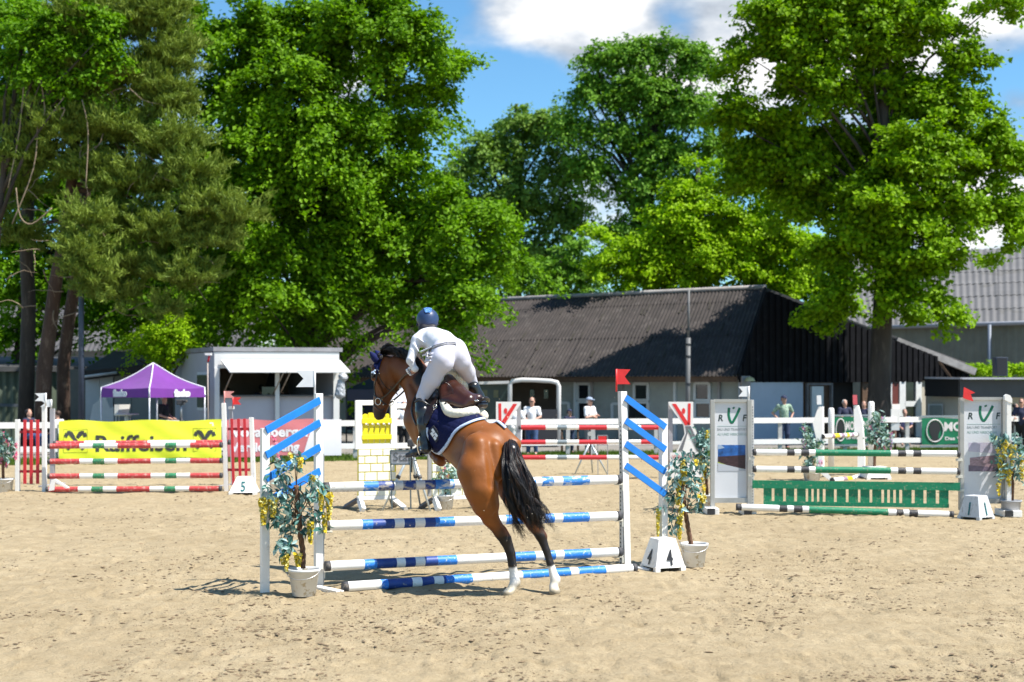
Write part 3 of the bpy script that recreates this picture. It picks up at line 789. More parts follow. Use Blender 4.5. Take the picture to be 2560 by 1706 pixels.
sdf_part('panel', [(P(1140, 1022, 15.86), P(1176, 1024, 15.80), .050, .050, .03)], SADDLE2, sd)
sdf_part('panel', [(P(1199, 1012, 15.86), P(1210, 1012, 15.95), .045, .045, .03)], SADDLE2, sd)
cover('flap', [(1094, 955), (1112, 950), (1118, 985), (1110, 1008), (1096, 1020), (1086, 1042), (1074, 1066), (1066, 1060), (1067, 1030), (1078, 990)], .040, .012, SADDLE2, sd, 2.5)
strap('billet', [(1100, 975), (1097, 1000), (1093, 1020)], .010, LEATHER_DK, sd, .058)
ring(hit(1092, 1026, .060)[0], .022, .004, (-.4, -.9, 0), STEEL, sd, 'dee_ring')
strap('stirrup_leather', [(1097, 965), (1086, 985)], .012, LEATHER_DK, sd, .05)
def seam():
    pts = smooth_poly([(1112, 955), (1128, 968), (1134, 990), (1132, 1014)], False, 5)
    mb = MB(); bv = None
    mb.tube([W(x, y, 15.90-.02*i/len(pts)) for i, (x, y) in enumerate(pts)], .004, 6); mb.build('seam', SADDLE2, sd)
seam()

# ---- rider
SHIRT = mat('white_shirt', (.68, .69, .74), .8, .02, 4, bump=.55, bscale=13)
BREECH = mat('white_breeches', (.55, .54, .62), .7, .02, 4, bump=.35, bscale=12)
BOOT = mat('black_boot', (.014, .014, .015), .28, .2, 20, coat=.35, bump=.08, bscale=60)
SKIN = mat('skin', (.52, .28, .20), .55, .06, 10)
HELMET = mat('navy_helmet', (.022, .045, .115), .42, .06, 30, bump=.05, bscale=200)
RB = W(1110, 1130, 16.1); RB.z = 1.0
rider = thing('person', 'rider in white shirt, white breeches, black boots and navy helmet bent over the jumping horse', 'person', RB)
def rider_prims(e=0):
    """joint chains of the figure; e shrinks every radius (skin under cloth)"""
    q = lambda r: max(r-e, .02)
    HP = [ # pelvis and legs
     (P(1104, 897, 15.93), P(1110, 906, 15.95), q(.118), q(.115), .06), (P(1146, 893, 16.12), P(1150, 902, 16.14), q(.118), q(.115), .05),
     (P(1108, 876, 16.02), P(1138, 873, 16.12), q(.130), q(.124), .07),
     (P(1100, 908, 15.96), P(1078, 950, 16.02), q(.120), q(.100), .04), (P(1078, 950, 16.02), P(1056, 992, 16.08), q(.100), q(.073), .03),
     (P(1150, 902, 16.16), P(1168, 930, 16.34), q(.115), q(.090), .04), (P(1168, 930, 16.34), P(1181, 960, 16.48), q(.088), q(.066), .03)]
    CALF = [(P(1056, 992, 16.08), P(1060, 1060, 16.0), q(.070), q(.070), .03), (P(1060, 1060, 16.0), P(1063, 1100, 15.95), q(.070), q(.052), .03),
     (P(1180, 960, 16.48), P(1195, 990, 16.5), q(.070), q(.066), .03), (P(1195, 990, 16.5), P(1196, 1060, 16.55), q(.068), q(.050), .03)]
    TOR = [(P(1118, 870, 16.10), P(1108, 858, 16.20), q(.128), q(.130), .06), (P(1100, 866, 16.14), P(1088, 850, 16.30), q(.115), q(.120), .06),
     (P(1108, 858, 16.20), P(1080, 846, 16.40), q(.130), q(.128), .06),
     (P(1046, 850, 16.36), P(1110, 852, 16.50), q(.072), q(.070), .07), (P(1060, 842, 16.42), P(1092, 843, 16.48), q(.085), q(.085), .06)]
    ARM = [(P(1042, 852, 16.36), P(1026, 902, 16.28), q(.064), q(.047), .03), (P(1026, 902, 16.28), P(1036, 921, 16.28), q(.046), q(.036), .02),
     (P(1116, 856, 16.52), P(1104, 890, 16.80), q(.060), q(.046), .03), (P(1104, 890, 16.80), P(1066, 915, 16.75), q(.046), q(.034), .02)]
    return HP, CALF, TOR, ARM
def fingers(mb, g):
    """four fingers and a thumb curled round each rein"""
    for hx, hy, hY in ((1038, 924, 16.27), (1062, 918, 16.74)):
        a = W(hx, hy, hY)+Vector((-.03, .06, -.02))
        for k in range(4):
            b = a+Vector((-.012+.018*(k-1.5)*.6, .01, .018*(1.5-k))); L = (.9, 1.0, .95, .75)[k]
            mb.tube([b, b+Vector((-.035*L, .02, -.002)), b+Vector((-.05*L, -.005, -.012)), b+Vector((-.03*L, -.03, -.018))], [.0105*g, .010*g, .0095*g, .008*g], 6)
        mb.tube([a+Vector((.0, -.035, .025)), a+Vector((-.025, -.03, .04)), a+Vector((-.05, -.015, .035))], [.013*g, .011*g, .009*g], 6)
def rider_body():
    HP, CALF, TOR, ARM = rider_prims(.012)
    s = SDF((-1.4, 15.5, 1.3), (-.2, 17.2, 3.2), .011)
    for pr in HP+CALF+TOR+ARM: s.cone(*pr)
    s.chain([(P(1072, 840, 16.48), .06), (P(1069, 820, 16.58), .058), (P(1069, 800, 16.64), .085)], .03)     # neck, head
    s.ball(P(1067, 806, 16.70), .088, .03); s.ball(P(1066, 812, 16.785), .018, .015)                        # face, nose
    for ex in (1056, 1076): s.ball(P(ex, 801, 16.775), .014, .01, sub=True)
    s.ball(P(1066, 819, 16.765), .02, .012)
    for hx, hy, hY in ((1038, 924, 16.27), (1062, 918, 16.74)):                                            # hands
        a = P(hx, hy, hY); s.cone(a, a+np.array([-.03, .06, -.02]), .034, .034, .015)
    for (ax, ay, aY, bx, by, bY) in ((1064, 1104, 15.95, 1032, 1136, 16.05), (1196, 1062, 16.55, 1200, 1090, 16.7)):
        s.cone(P(ax, ay, aY), P(bx, by, bY), .045, .028, .03)
    V, Q = s.mesh(); V = relax(V, Q, 1)
    mb = MB(); mb.v = [Vector(v) for v in V]; mb.f = [list(map(int, f)) for f in Q]; mb.m = [0]*len(mb.f); mb.sm = [True]*len(mb.f)
    fingers(mb, 1.0)
    mb.build('body', SKIN, rider)
    HP, CALF, TOR, ARM = rider_prims(0)
    # gathers where the breeches meet the shirt and at the knee
    fold2 = [(P(1052, 880, 16.10), P(1078, 868, 16.02), .014, .010, .018), (P(1056, 890, 16.08), P(1080, 880, 15.98), .012, .009, .018), (P(1036, 862, 16.28), P(1048, 880, 16.24), .012, .009, .018), (P(1026, 872, 16.22), P(1036, 884, 16.20), .010, .008, .015),
            (P(1120, 846, 16.36), P(1128, 858, 16.18), .013, .010, .02), (P(1046, 846, 16.28), P(1062, 858, 16.22), .012, .010, .02), (P(1090, 856, 16.10), P(1112, 850, 16.14), .008, .007, .02), (P(1022, 896, 16.22), P(1032, 904, 16.22), .010, .008, .015)]
    fold = [(P(1066, 896, 15.92), P(1076, 893, 15.86), .016, .012, .02), (P(1064, 904, 15.92), P(1075, 902, 15.86), .015, .012, .02), (P(1068, 887, 15.95), P(1078, 884, 15.88), .014, .012, .02),
            (P(1050, 976, 16.00), P(1056, 1000, 16.0), .011, .009, .02), (P(1058, 984, 15.99), P(1061, 1004, 16.0), .009, .008, .02)]
    sdf_part('breeches', HP+fold, BREECH, rider, .010, rel=2)
    sdf_part('shirt', TOR+fold2+[(P(1112, 866, 16.06), P(1130, 868, 16.12), .118, .112, .05)]+ARM[:2]+ARM[2:]+[(P(1068, 839, 16.48), P(1074, 839, 16.5), .072, .072, .04)], SHIRT, rider, .010, rel=2)
    sdf_part('glove', [(P(1038, 923, 16.27), P(1034, 926, 16.33), .039, .036, .02)], mat('white_glove', (.80, .80, .82), .7, .03, 10), rider, .008)
    mb = MB(); fingers(mb, 1.28); mb.build('glove_fingers', MATS['white_glove'], rider)
    # boots
    sdf_part('boot', [(P(1054, 1008, 16.06), P(1057, 1030, 16.02), .076, .080, .02), (P(1057, 1030, 16.02), P(1060, 1062, 15.98), .080, .074, .03), (P(1060, 1062, 15.98), P(1062, 1102, 15.95), .074, .060, .03),
        (P(1063, 1104, 15.95), P(1066, 1124, 15.92), .062, .058, .03), (P(1064, 1122, 15.94), P(1040, 1132, 15.99), .052, .046, .03), (P(1040, 1132, 15.99), P(1018, 1139, 16.04), .044, .026, .03)], BOOT, rider, .009)
    sdf_part('boot', [(P(1184, 968, 16.40), P(1196, 992, 16.42), .070, .066, .02), (P(1196, 992, 16.42), P(1198, 1060, 16.5), .066, .055, .03), (P(1198, 1060, 16.5), P(1202, 1092, 16.7), .055, .03, .03)], BOOT, rider, .011)
    mb = MB(); mb.tube([W(x, y, 15.88) for x, y in ((1037, 1006), (1045, 1001), (1056, 1003), (1066, 1009), (1075, 1014))], .012, 8); mb.build('boot_top', BOOT, rider)
    mb = MB(); mb.tube([W(x, y, 15.90) for x, y in ((1049, 1119), (1060, 1121), (1072, 1124), (1082, 1126))], .006, 6); mb.ball(W(1052, 1125, 15.86), .012, 8, 6); mb.build('spur', STEEL, rider)
    # belt
    bel = smooth_poly([(1068, 893), (1070, 882), (1079, 872), (1092, 866), (1106, 862), (1120, 859), (1132, 859), (1140, 861)], False, 5)
    bvh = BVHTree.FromObject([c for c in rider.children if c.name.startswith('breeches')][0], bpy.context.evaluated_depsgraph_get())
    bs = BVHTree.FromObject([c for c in rider.children if c.name.startswith('shirt')][0], bpy.context.evaluated_depsgraph_get())
    pts = []
    for x, y in bel:
        d = (W(x, y, 16)-EYE).normalized(); best = None
        for b in (bvh, bs):
            l, nr, _, _ = b.ray_cast(EYE-RB, d)
            if l is not None and (best is None or l.y < best[0].y): best = (l, nr)
        if best: pts.append(best[0]+RB+best[1]*.006)
    mb = MB()
    vs = []; fs = []
    for i, p in enumerate(pts):
        t = (pts[min(i+1, len(pts)-1)]-pts[max(i-1, 0)]).normalized(); u = t.cross(Vector((.2, -.9, .4))).normalized(); o = Vector((0, -.005, .002))
        vs += [p-u*.013, p-u*.013+o, p+u*.013+o, p+u*.013]
    for i in range(len(pts)-1):
        for k in range(3): fs.append((i*4+k, i*4+k+1, i*4+k+5, i*4+k+4))
    mb.add(vs, fs, 0, True); bo = mb.build('belt', mat('grey_belt', (.42, .41, .44), .5, .1, 20), rider)
    mb = MB()
    for s_ in (-1, 1): mb.tube([p+Vector((0, -.007, s_*.013)) for p in pts], .0028, 5)
    mb.build('belt_edge', mat('dark_edge', (.05, .05, .06), .6, 0, 3), rider)
    mb = MB()
    i = int(len(pts)*.62); mb.box(pts[i]+Vector((0, -.006, 0)), (.012, .012, .042)); mb.build('belt_loop', BREECH, rider)
    # helmet
    hc = Vector(P(1069, 800, 16.60)); ax = Vector((-.05, .35, .93)).normalized(); fw = Vector((-.1, .93, -.35)); fw = (fw-ax*fw.dot(ax)).normalized(); rt = fw.cross(ax)
    R = Matrix((rt, fw, ax)).transposed()
    vs = []; fs = []; n = 28; m = 16
    for i in range(m+1):
        th = math.pi*.5*1.42*i/m
        for k in range(n):
            a = 2*math.pi*k/n; r = math.sin(th); zz = math.cos(th)
            v = Vector((r*math.cos(a)*.131, r*math.sin(a)*.150, zz*.134))
            low = 1 if zz < 0 else 0
            if low: v.x *= 1-.10*(-zz); v.y *= 1-.05*(-zz); v.z *= (1.35 if math.sin(a) < 0 else .55)
            vs.append(hc+R@v)
    for i in range(m):
        for k in range(n): fs.append((i*n+k, (i+1)*n+k, (i+1)*n+(k+1) % n, i*n+(k+1) % n))
    mb = MB(); mb.add(vs, fs, 0, True); h = mb.build('helmet', HELMET, rider)
    sol = h.modifiers.new('shell', 'SOLIDIFY'); sol.thickness = .012; sol.offset = -1
    # sparkling strip over the crown, wider at the top
    mb = MB(); vs = []; fs = []
    for i in range(13):
        an = math.radians(20+(-80-20)*i/12); wd = .060+(.036-.060)*(i/12) if i < 12 else .026
        for k in range(7):
            u = (k/6-.5)*2; x = wd*u*1.0
            y = math.sin(an)*.152; z = math.cos(an)*.136; q = math.sqrt(max(0, 1-(x/.130)**2))
            vs.append(hc+R@Vector((x, y*q*1.03, z*q*1.03)))
    for i in range(12):
        for k in range(6): fs.append((i*7+k, (i+1)*7+k, (i+1)*7+k+1, i*7+k+1))
    mb.add(vs, fs, 0, False)
    glit = mat('blue_glitter', (.10, .26, .60), .25, .95, 150, metal=.3, bump=1.0, bscale=320, dirt=1, dcol=(.75, .85, .95), dscale=120, dthr=.62)
    g = mb.build('helmet_glitter_strip', glit, rider)
    sol = g.modifiers.new('shell', 'SOLIDIFY'); sol.thickness = .004; sol.offset = 1
    mb = MB(); vs = []; fs = []
    for i in range(3):
        for k in range(13):
            a = math.radians(30+120*k/12); r = 1+.28*i/2
            vs.append(hc+R@Vector((math.cos(a)*.130*min(r, 1.1), math.sin(a)*.150*r, -.012-.008*i)))
    for i in range(2):
        for k in range(12): fs.append((i*13+k, i*13+k+1, (i+1)*13+k+1, (i+1)*13+k))
    mb.add(vs, fs, 0, True); b = mb.build('helmet_peak', HELMET, rider); sol = b.modifiers.new('shell', 'SOLIDIFY'); sol.thickness = .006
    sdf_part('hair_bun', [(P(1060, 822, 16.50), P(1080, 823, 16.50), .066, .064, .02), (P(1064, 830, 16.46), P(1076, 830, 16.46), .045, .045, .02)], mat('hair_net', (.008, .008, .013), .6, .3, 40), rider, .008)
    mb = MB(); mb.tube([W(1052, 815, 16.55), W(1051, 825, 16.62), W(1058, 832, 16.68)], .006, 6); mb.build('chin_strap', LEATHER_DK, rider)
rider_body()
# stirrup, held by the boot
st = thing('stirrup', 'steel stirrup iron under the rider\'s near boot', 'stirrup', W(1050, 1135, 15.93))
mb = MB(); mb.tube([W(x, y, 15.90) for x, y in ((1047, 1092), (1044, 1102), (1044, 1120), (1048, 1138))], .008, 8); mb.build('stirrup_arm', STEEL, st)
mb = MB(); mb.box(W(1052, 1140, 15.95), (.10, .06, .014)); mb.build('stirrup_tread', DARK_METAL, st)
mb = MB(); mb.tube([W(1047, 1092, 15.90), W(1058, 1040, 16.03), W(1082, 985, 16.05)], .009, 6); mb.build('stirrup_leather', LEATHER_DK, st)
# ================================================================== GROUND
def ground_mats():
    m = bpy.data.materials.new('arena_sand'); m.use_nodes = True; MATS['arena_sand'] = m
    N = m.node_tree.nodes; L = m.node_tree.links; p = N['Principled BSDF']
    p.inputs['Roughness'].default_value = .95; p.inputs['Specular IOR Level'].default_value = .15
    tc = N.new('ShaderNodeTexCoord')
    def noise(sc, det=5, ro=.6, scl=(1, 1, 1)):
        mp = N.new('ShaderNodeMapping'); mp.inputs['Scale'].default_value = scl; L.new(tc.outputs['Object'], mp.inputs['Vector'])
        n = N.new('ShaderNodeTexNoise'); n.inputs['Scale'].default_value = sc; n.inputs['Detail'].default_value = det; n.inputs['Roughness'].default_value = ro
        L.new(mp.outputs[0], n.inputs['Vector']); return n.outputs['Fac']
    def ramp(f, a, b, ca, cb):
        r = N.new('ShaderNodeValToRGB'); L.new(f, r.inputs['Fac']); r.color_ramp.elements[0].position = a; r.color_ramp.elements[1].position = b
        r.color_ramp.elements[0].color = (*ca, 1); r.color_ramp.elements[1].color = (*cb, 1); return r.outputs['Color']
    def mix(a, b, f, bt='MIX'):
        x = N.new('ShaderNodeMix'); x.data_type = 'RGBA'; x.blend_type = bt
        if isinstance(f, float): x.inputs['Factor'].default_value = f
        else: L.new(f, x.inputs['Factor'])
        L.new(a, x.inputs['A']); L.new(b, x.inputs['B']); return x.outputs['Result']
    base = ramp(noise(.35, 6, .65), .3, .72, (.345, .274, .168), (.425, .345, .220))
    c = mix(base, ramp(noise(3.2, 6, .7), .35, .65, (.86, .84, .80), (1.07, 1.07, 1.08)), 1.0, 'MULTIPLY')
    c = mix(c, ramp(noise(38, 5, .7), .36, .62, (.88, .86, .83), (1.05, 1.05, 1.05)), 1.0, 'MULTIPLY')
    damp = ramp(noise(5.5, 8, .78, (1, .8, 1)), .585, .66, (0, 0, 0), (1, 1, 1))  # dark flecks: damp crumbs and the clods' small shadows, both put into the colour
    patch = ramp(noise(.9, 3, .5), .42, .60, (.15, .15, .15), (1, 1, 1))
    f = mix(damp, patch, 1.0, 'MULTIPLY')
    dk = N.new('ShaderNodeRGB'); dk.outputs[0].default_value = (.165, .120, .068, 1)
    fl2 = ramp(noise(19, 6, .75), .60, .66, (0, 0, 0), (1, 1, 1)); pt2 = ramp(noise(1.7, 4, .6), .40, .58, (.1, .1, .1), (1, 1, 1)); f2 = mix(fl2, pt2, 1.0, 'MULTIPLY'); f = mix(f, f2, .5, 'ADD')
    half = N.new('ShaderNodeMath'); half.operation = 'MULTIPLY'; half.inputs[1].default_value = .72; L.new(f, half.inputs[0])
    c = mix(c, dk.outputs[0], half.outputs[0])
    L.new(c, p.inputs['Base Color'])
    b = N.new('ShaderNodeBump'); b.inputs['Strength'].default_value = .75; b.inputs['Distance'].default_value = .035
    L.new(noise(22, 8, .72), b.inputs['Height'])
    b2 = N.new('ShaderNodeBump'); b2.inputs['Strength'].default_value = .8; b2.inputs['Distance'].default_value = .05
    L.new(noise(6, 6, .65), b2.inputs['Height']); L.new(b2.outputs[0], b.inputs['Normal']); L.new(b.outputs[0], p.inputs['Normal'])
    return m
SAND = ground_mats()
GRASSM = mat('grass_ground', (.060, .110, .022), .9, .45, 1.2, bump=.6, bscale=30)
mb = MB(); mb.add([(-900, -60, -.03), (900, -60, -.03), (900, 2500, -.03), (-900, 2500, -.03)], [(0, 1, 2, 3)])
g = mb.build('ground', GRASSM); g['kind'] = 'structure'

FX0, FY0, FS = 0.0, 43.5, 0.242                       # the fence line  y = FY0 + FS*x
def fence_y(x): return FY0+FS*x
def sand_h(x, y):
    h = (vnoise(x*.8+9, y*.8)-.5)*.035 + (vnoise(x*2.7, y*2.7+40)-.5)*.028 + (vnoise(x*8.0+3, y*7.0)-.5)*.020
    r = vnoise(x*15+7, y*13+5); h += np.clip(r-.62, 0, 1)*.055*np.clip(vnoise(x*.9, y*.7+11)*2-.6, 0, 1)
    r = vnoise(x*5.2+70, y*5.0+31); h -= np.clip(r-.62, 0, .16)*.16; q = vnoise(x*5.2+70.3, y*5.0+31.3); h += np.clip(q-.66, 0, .15)*.10
    return h
def sand():
    ny, nx = 620, 460
    yy = 6.0*(60/6.0)**(np.linspace(0, 1, ny)**1.0)
    u = np.linspace(-1, 1, nx)
    Y = np.repeat(yy[:, None], nx, 1); X = u[None, :]*(Y*.42+1.2)
    lim = fence_y(X)-1.0
    Yc = np.minimum(Y, lim+.25*np.sin(X*2.1))
    H = sand_h(X, Yc)*np.clip((60-Yc)/30, .3, 1)+.012
    V = np.stack([X, Yc, H], -1).reshape(-1, 3)
    i = np.arange(ny-1)[:, None]*nx+np.arange(nx-1)[None, :]
    Q = np.stack([i, i+1, i+nx+1, i+nx], -1).reshape(-1, 4)
    keep = (np.abs(V[Q[:, 0], 1]-V[Q[:, 3], 1]) > 1e-4)
    o = link_mesh('arena_sand', np_mesh('arena_sand', V, Q[keep], SAND, True)); o['kind'] = 'structure'
    mb = MB(); mb.add([(-60, -20, -.012), (60, -20, -.012), (60, fence_y(60)-1.2, -.012), (-60, fence_y(-60)-1.2, -.012)], [(0, 1, 2, 3)])
    o = mb.build('arena_base', SAND); o['kind'] = 'structure'
    # clods kicked up by hooves
    n = 54000
    y = 9.8*(42/9.8)**(rng.random(n)**1.25); x = (rng.random(n)*2-1)*(y*.38+.3)
    dn = vnoise(x*.55+5, y*.55)*.6+vnoise(x*1.9, y*1.3+77)*.5
    k = (dn*1.2+rng.random(n)*.45 > .90); x, y = x[k], y[k]; n = len(x)
    z = sand_h(x, y)+.012
    r = .0052+.018*rng.random(n)**6; big = rng.random(n) < .0008; r[big] = .028+.022*rng.random(big.sum())
    ico = np.array([(0, 0, 1), (.9, 0, .3), (.28, .85, .3), (-.72, .53, .3), (-.72, -.53, .3), (.28, -.85, .3), (0, 0, -.5)])
    fc = np.array([(0, 1, 2), (0, 2, 3), (0, 3, 4), (0, 4, 5), (0, 5, 1), (6, 2, 1), (6, 3, 2), (6, 4, 3), (6, 5, 4), (6, 1, 5)])
    P_ = ico[None]*(1+.55*(rng.random((n, 7, 3))-.5)); a = rng.random(n)*6.28; c, s = np.cos(a)[:, None], np.sin(a)[:, None]
    el = 1+rng.random(n)[:, None]*1.6
    X = P_[..., 0]*el; Yq = P_[..., 1]
    Pq = np.stack([X*c-Yq*s, X*s+Yq*c, P_[..., 2]*.55], -1)*r[:, None, None]
    Pq += np.stack([x, y, z+r*.12], -1)[:, None]
    Fq = (fc[None]+7*np.arange(n)[:, None, None]).reshape(-1, 3)
    o = link_mesh('sand_clods', np_mesh('sand_clods', Pq.reshape(-1, 3), Fq, mat('damp_shadow_clod', (.19, .135, .078), .95, .35, 3)))  # dark tone carries both the damp and the shadows among the clods
    o['kind'] = 'stuff'; o['label'] = 'damp and shadow-toned clods and crumbs kicked up over the arena sand'
sand()
def flying():
    """grains thrown up behind the hooves"""
    n = 150; v = []
    mb = MB()
    for _ in range(n):
        px = rnd.gauss(1290, 110); py = rnd.uniform(1050, 1490) if rnd.random() < .8 else rnd.uniform(950, 1100)
        if rnd.random() < .25: px = rnd.uniform(1480, 1760); py = rnd.uniform(900, 1420)
        Y = rnd.uniform(13.6, 14.9); r = rnd.choice([.003, .003, .004, .0055])
        c = W(px, py, Y); vs = [c+Vector((rnd.uniform(-1, 1), rnd.uniform(-1, 1), rnd.uniform(-1, 1)))*r*1.3 for _ in range(4)]
        mb.add(vs, [(0, 1, 2), (0, 3, 1), (1, 3, 2), (2, 3, 0)])
    o = mb.build('flying_sand', mat('sand_grain', (.55, .45, .32), .9, .1, 9)); o['kind'] = 'stuff'; o['label'] = 'grains of sand thrown up behind the horse'
flying()

def grass_strip(name, n, place, hmin, hmax, c0, c1, label):
    R = np.random.default_rng(5)
    x, y, z = place(R, n)
    h = hmin+(hmax-hmin)*R.random(n); a = R.random(n)*6.28; w = .012+.01*R.random(n); ln = (R.random((n, 2))-.5)*h[:, None]*.8
    b = np.stack([x, y, z], -1); d = np.stack([np.cos(a)*w, np.sin(a)*w, 0*a], -1)
    t = b+np.stack([ln[:, 0], ln[:, 1], h], -1)
    V = np.stack([b-d, b+d, t], 1).reshape(-1, 3)
    lv = np.repeat(R.random(n), 3)
    o = link_mesh(name, np_mesh(name, V, np.arange(3*n).reshape(-1, 3), leaf_mat(name+'_m', c0, c1, .3), False, {'lv': ('FLOAT', lv)}))
    o['kind'] = 'stuff'; o['label'] = label
def pl(R, n):
    x = R.uniform(-17.5, 19, n); y = fence_y(x)-1.1+R.random(n)**1.3*3.2; return x, y, np.full(n, -.02)
grass_strip('grass', 60000, pl, .05, .17, (.05, .10, .015), (.16, .24, .04), 'short grass growing along the foot of the arena fence')
# gravel yard in front of the barn
YARD = mat('yard_gravel', (.21, .19, .165), .95, .25, 2, bump=.5, bscale=50)
mb = MB(); mb.add([(-40, fence_y(-40)+1.6, -.018), (45, fence_y(45)+1.6, -.018), (45, 110, -.018), (-40, 110, -.018)], [(0, 1, 2, 3)])
g = mb.build('gravel_yard', YARD); g['kind'] = 'structure'

# ================================================================== BARN
ROOFM = mat('barn_roof_sheet', (.034, .027, .024), .9, .35, 1.1, dirt=.5, dcol=(.078, .067, .060), dscale=2.5, dthr=.55, bump=.3, bscale=20, stretch=(1, 1, .35))
GABLE = mat('black_cladding', (.006, .006, .0075), .9, .25, 2, spec=.12, dirt=.1, dcol=(.07, .07, .075), dscale=3)
GREYBOARD = mat('grey_boards', (.16, .15, .15), .7, .25, 3)
PLASTER = mat('barn_plaster', (.34, .36, .33), .9, .10, 1.5, dirt=.3, dcol=(.25, .25, .21), dscale=2)
BLUEWALL = mat('pale_blue_plaster', (.42, .47, .54), .9, .06, 1.5)
GLASSDK = mat('dark_glass', (.012, .014, .018), .08, .1, 4, spec=.8)
FRAMEW = mat('window_frame', (.62, .64, .64), .5, .05, 4)
BROWNW = mat('brown_timber', (.10, .055, .030), .7, .25, 5)
FASCIA = mat('weathered_fascia', (.30, .28, .27), .7, .25, 4)
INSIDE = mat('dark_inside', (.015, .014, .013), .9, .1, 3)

def corrugated(A, B, C_, D_, amp, pitch, rows, jitter=0, name='roof_sheet', mt=None, parent=None, normal=None):
    """wave sheet on the quad A-B (top) D-C (bottom); waves run from top to bottom"""
    A, B, C_, D_ = (np.array(v, float) for v in (A, B, C_, D_))
    n = int(np.linalg.norm(B-A)/pitch*6); nr = rows
    nrm = np.array(normal, float) if normal is not None else np.cross(B-A, D_-A); nrm /= np.linalg.norm(nrm)
    u = np.linspace(0, 1, n+1)[None, :, None]; v = np.linspace(0, 1, nr+1)[:, None, None]
    Pq = (A*(1-u)+B*u)*(1-v)+(D_*(1-u)+C_*u)*v
    w = np.sin(u*np.linalg.norm(B-A)/pitch*2*np.pi)*amp
    Pq = Pq+nrm*w
    i = np.arange(nr)[:, None]*(n+1)+np.arange(n)[None, :]
    Q = np.stack([i, i+1, i+n+2, i+n+1], -1).reshape(-1, 4)
    V = Pq.reshape(-1, 3)-np.array(ORG[parent.name])
    return link_mesh(name, np_mesh(name, V, Q, mt, True), parent)

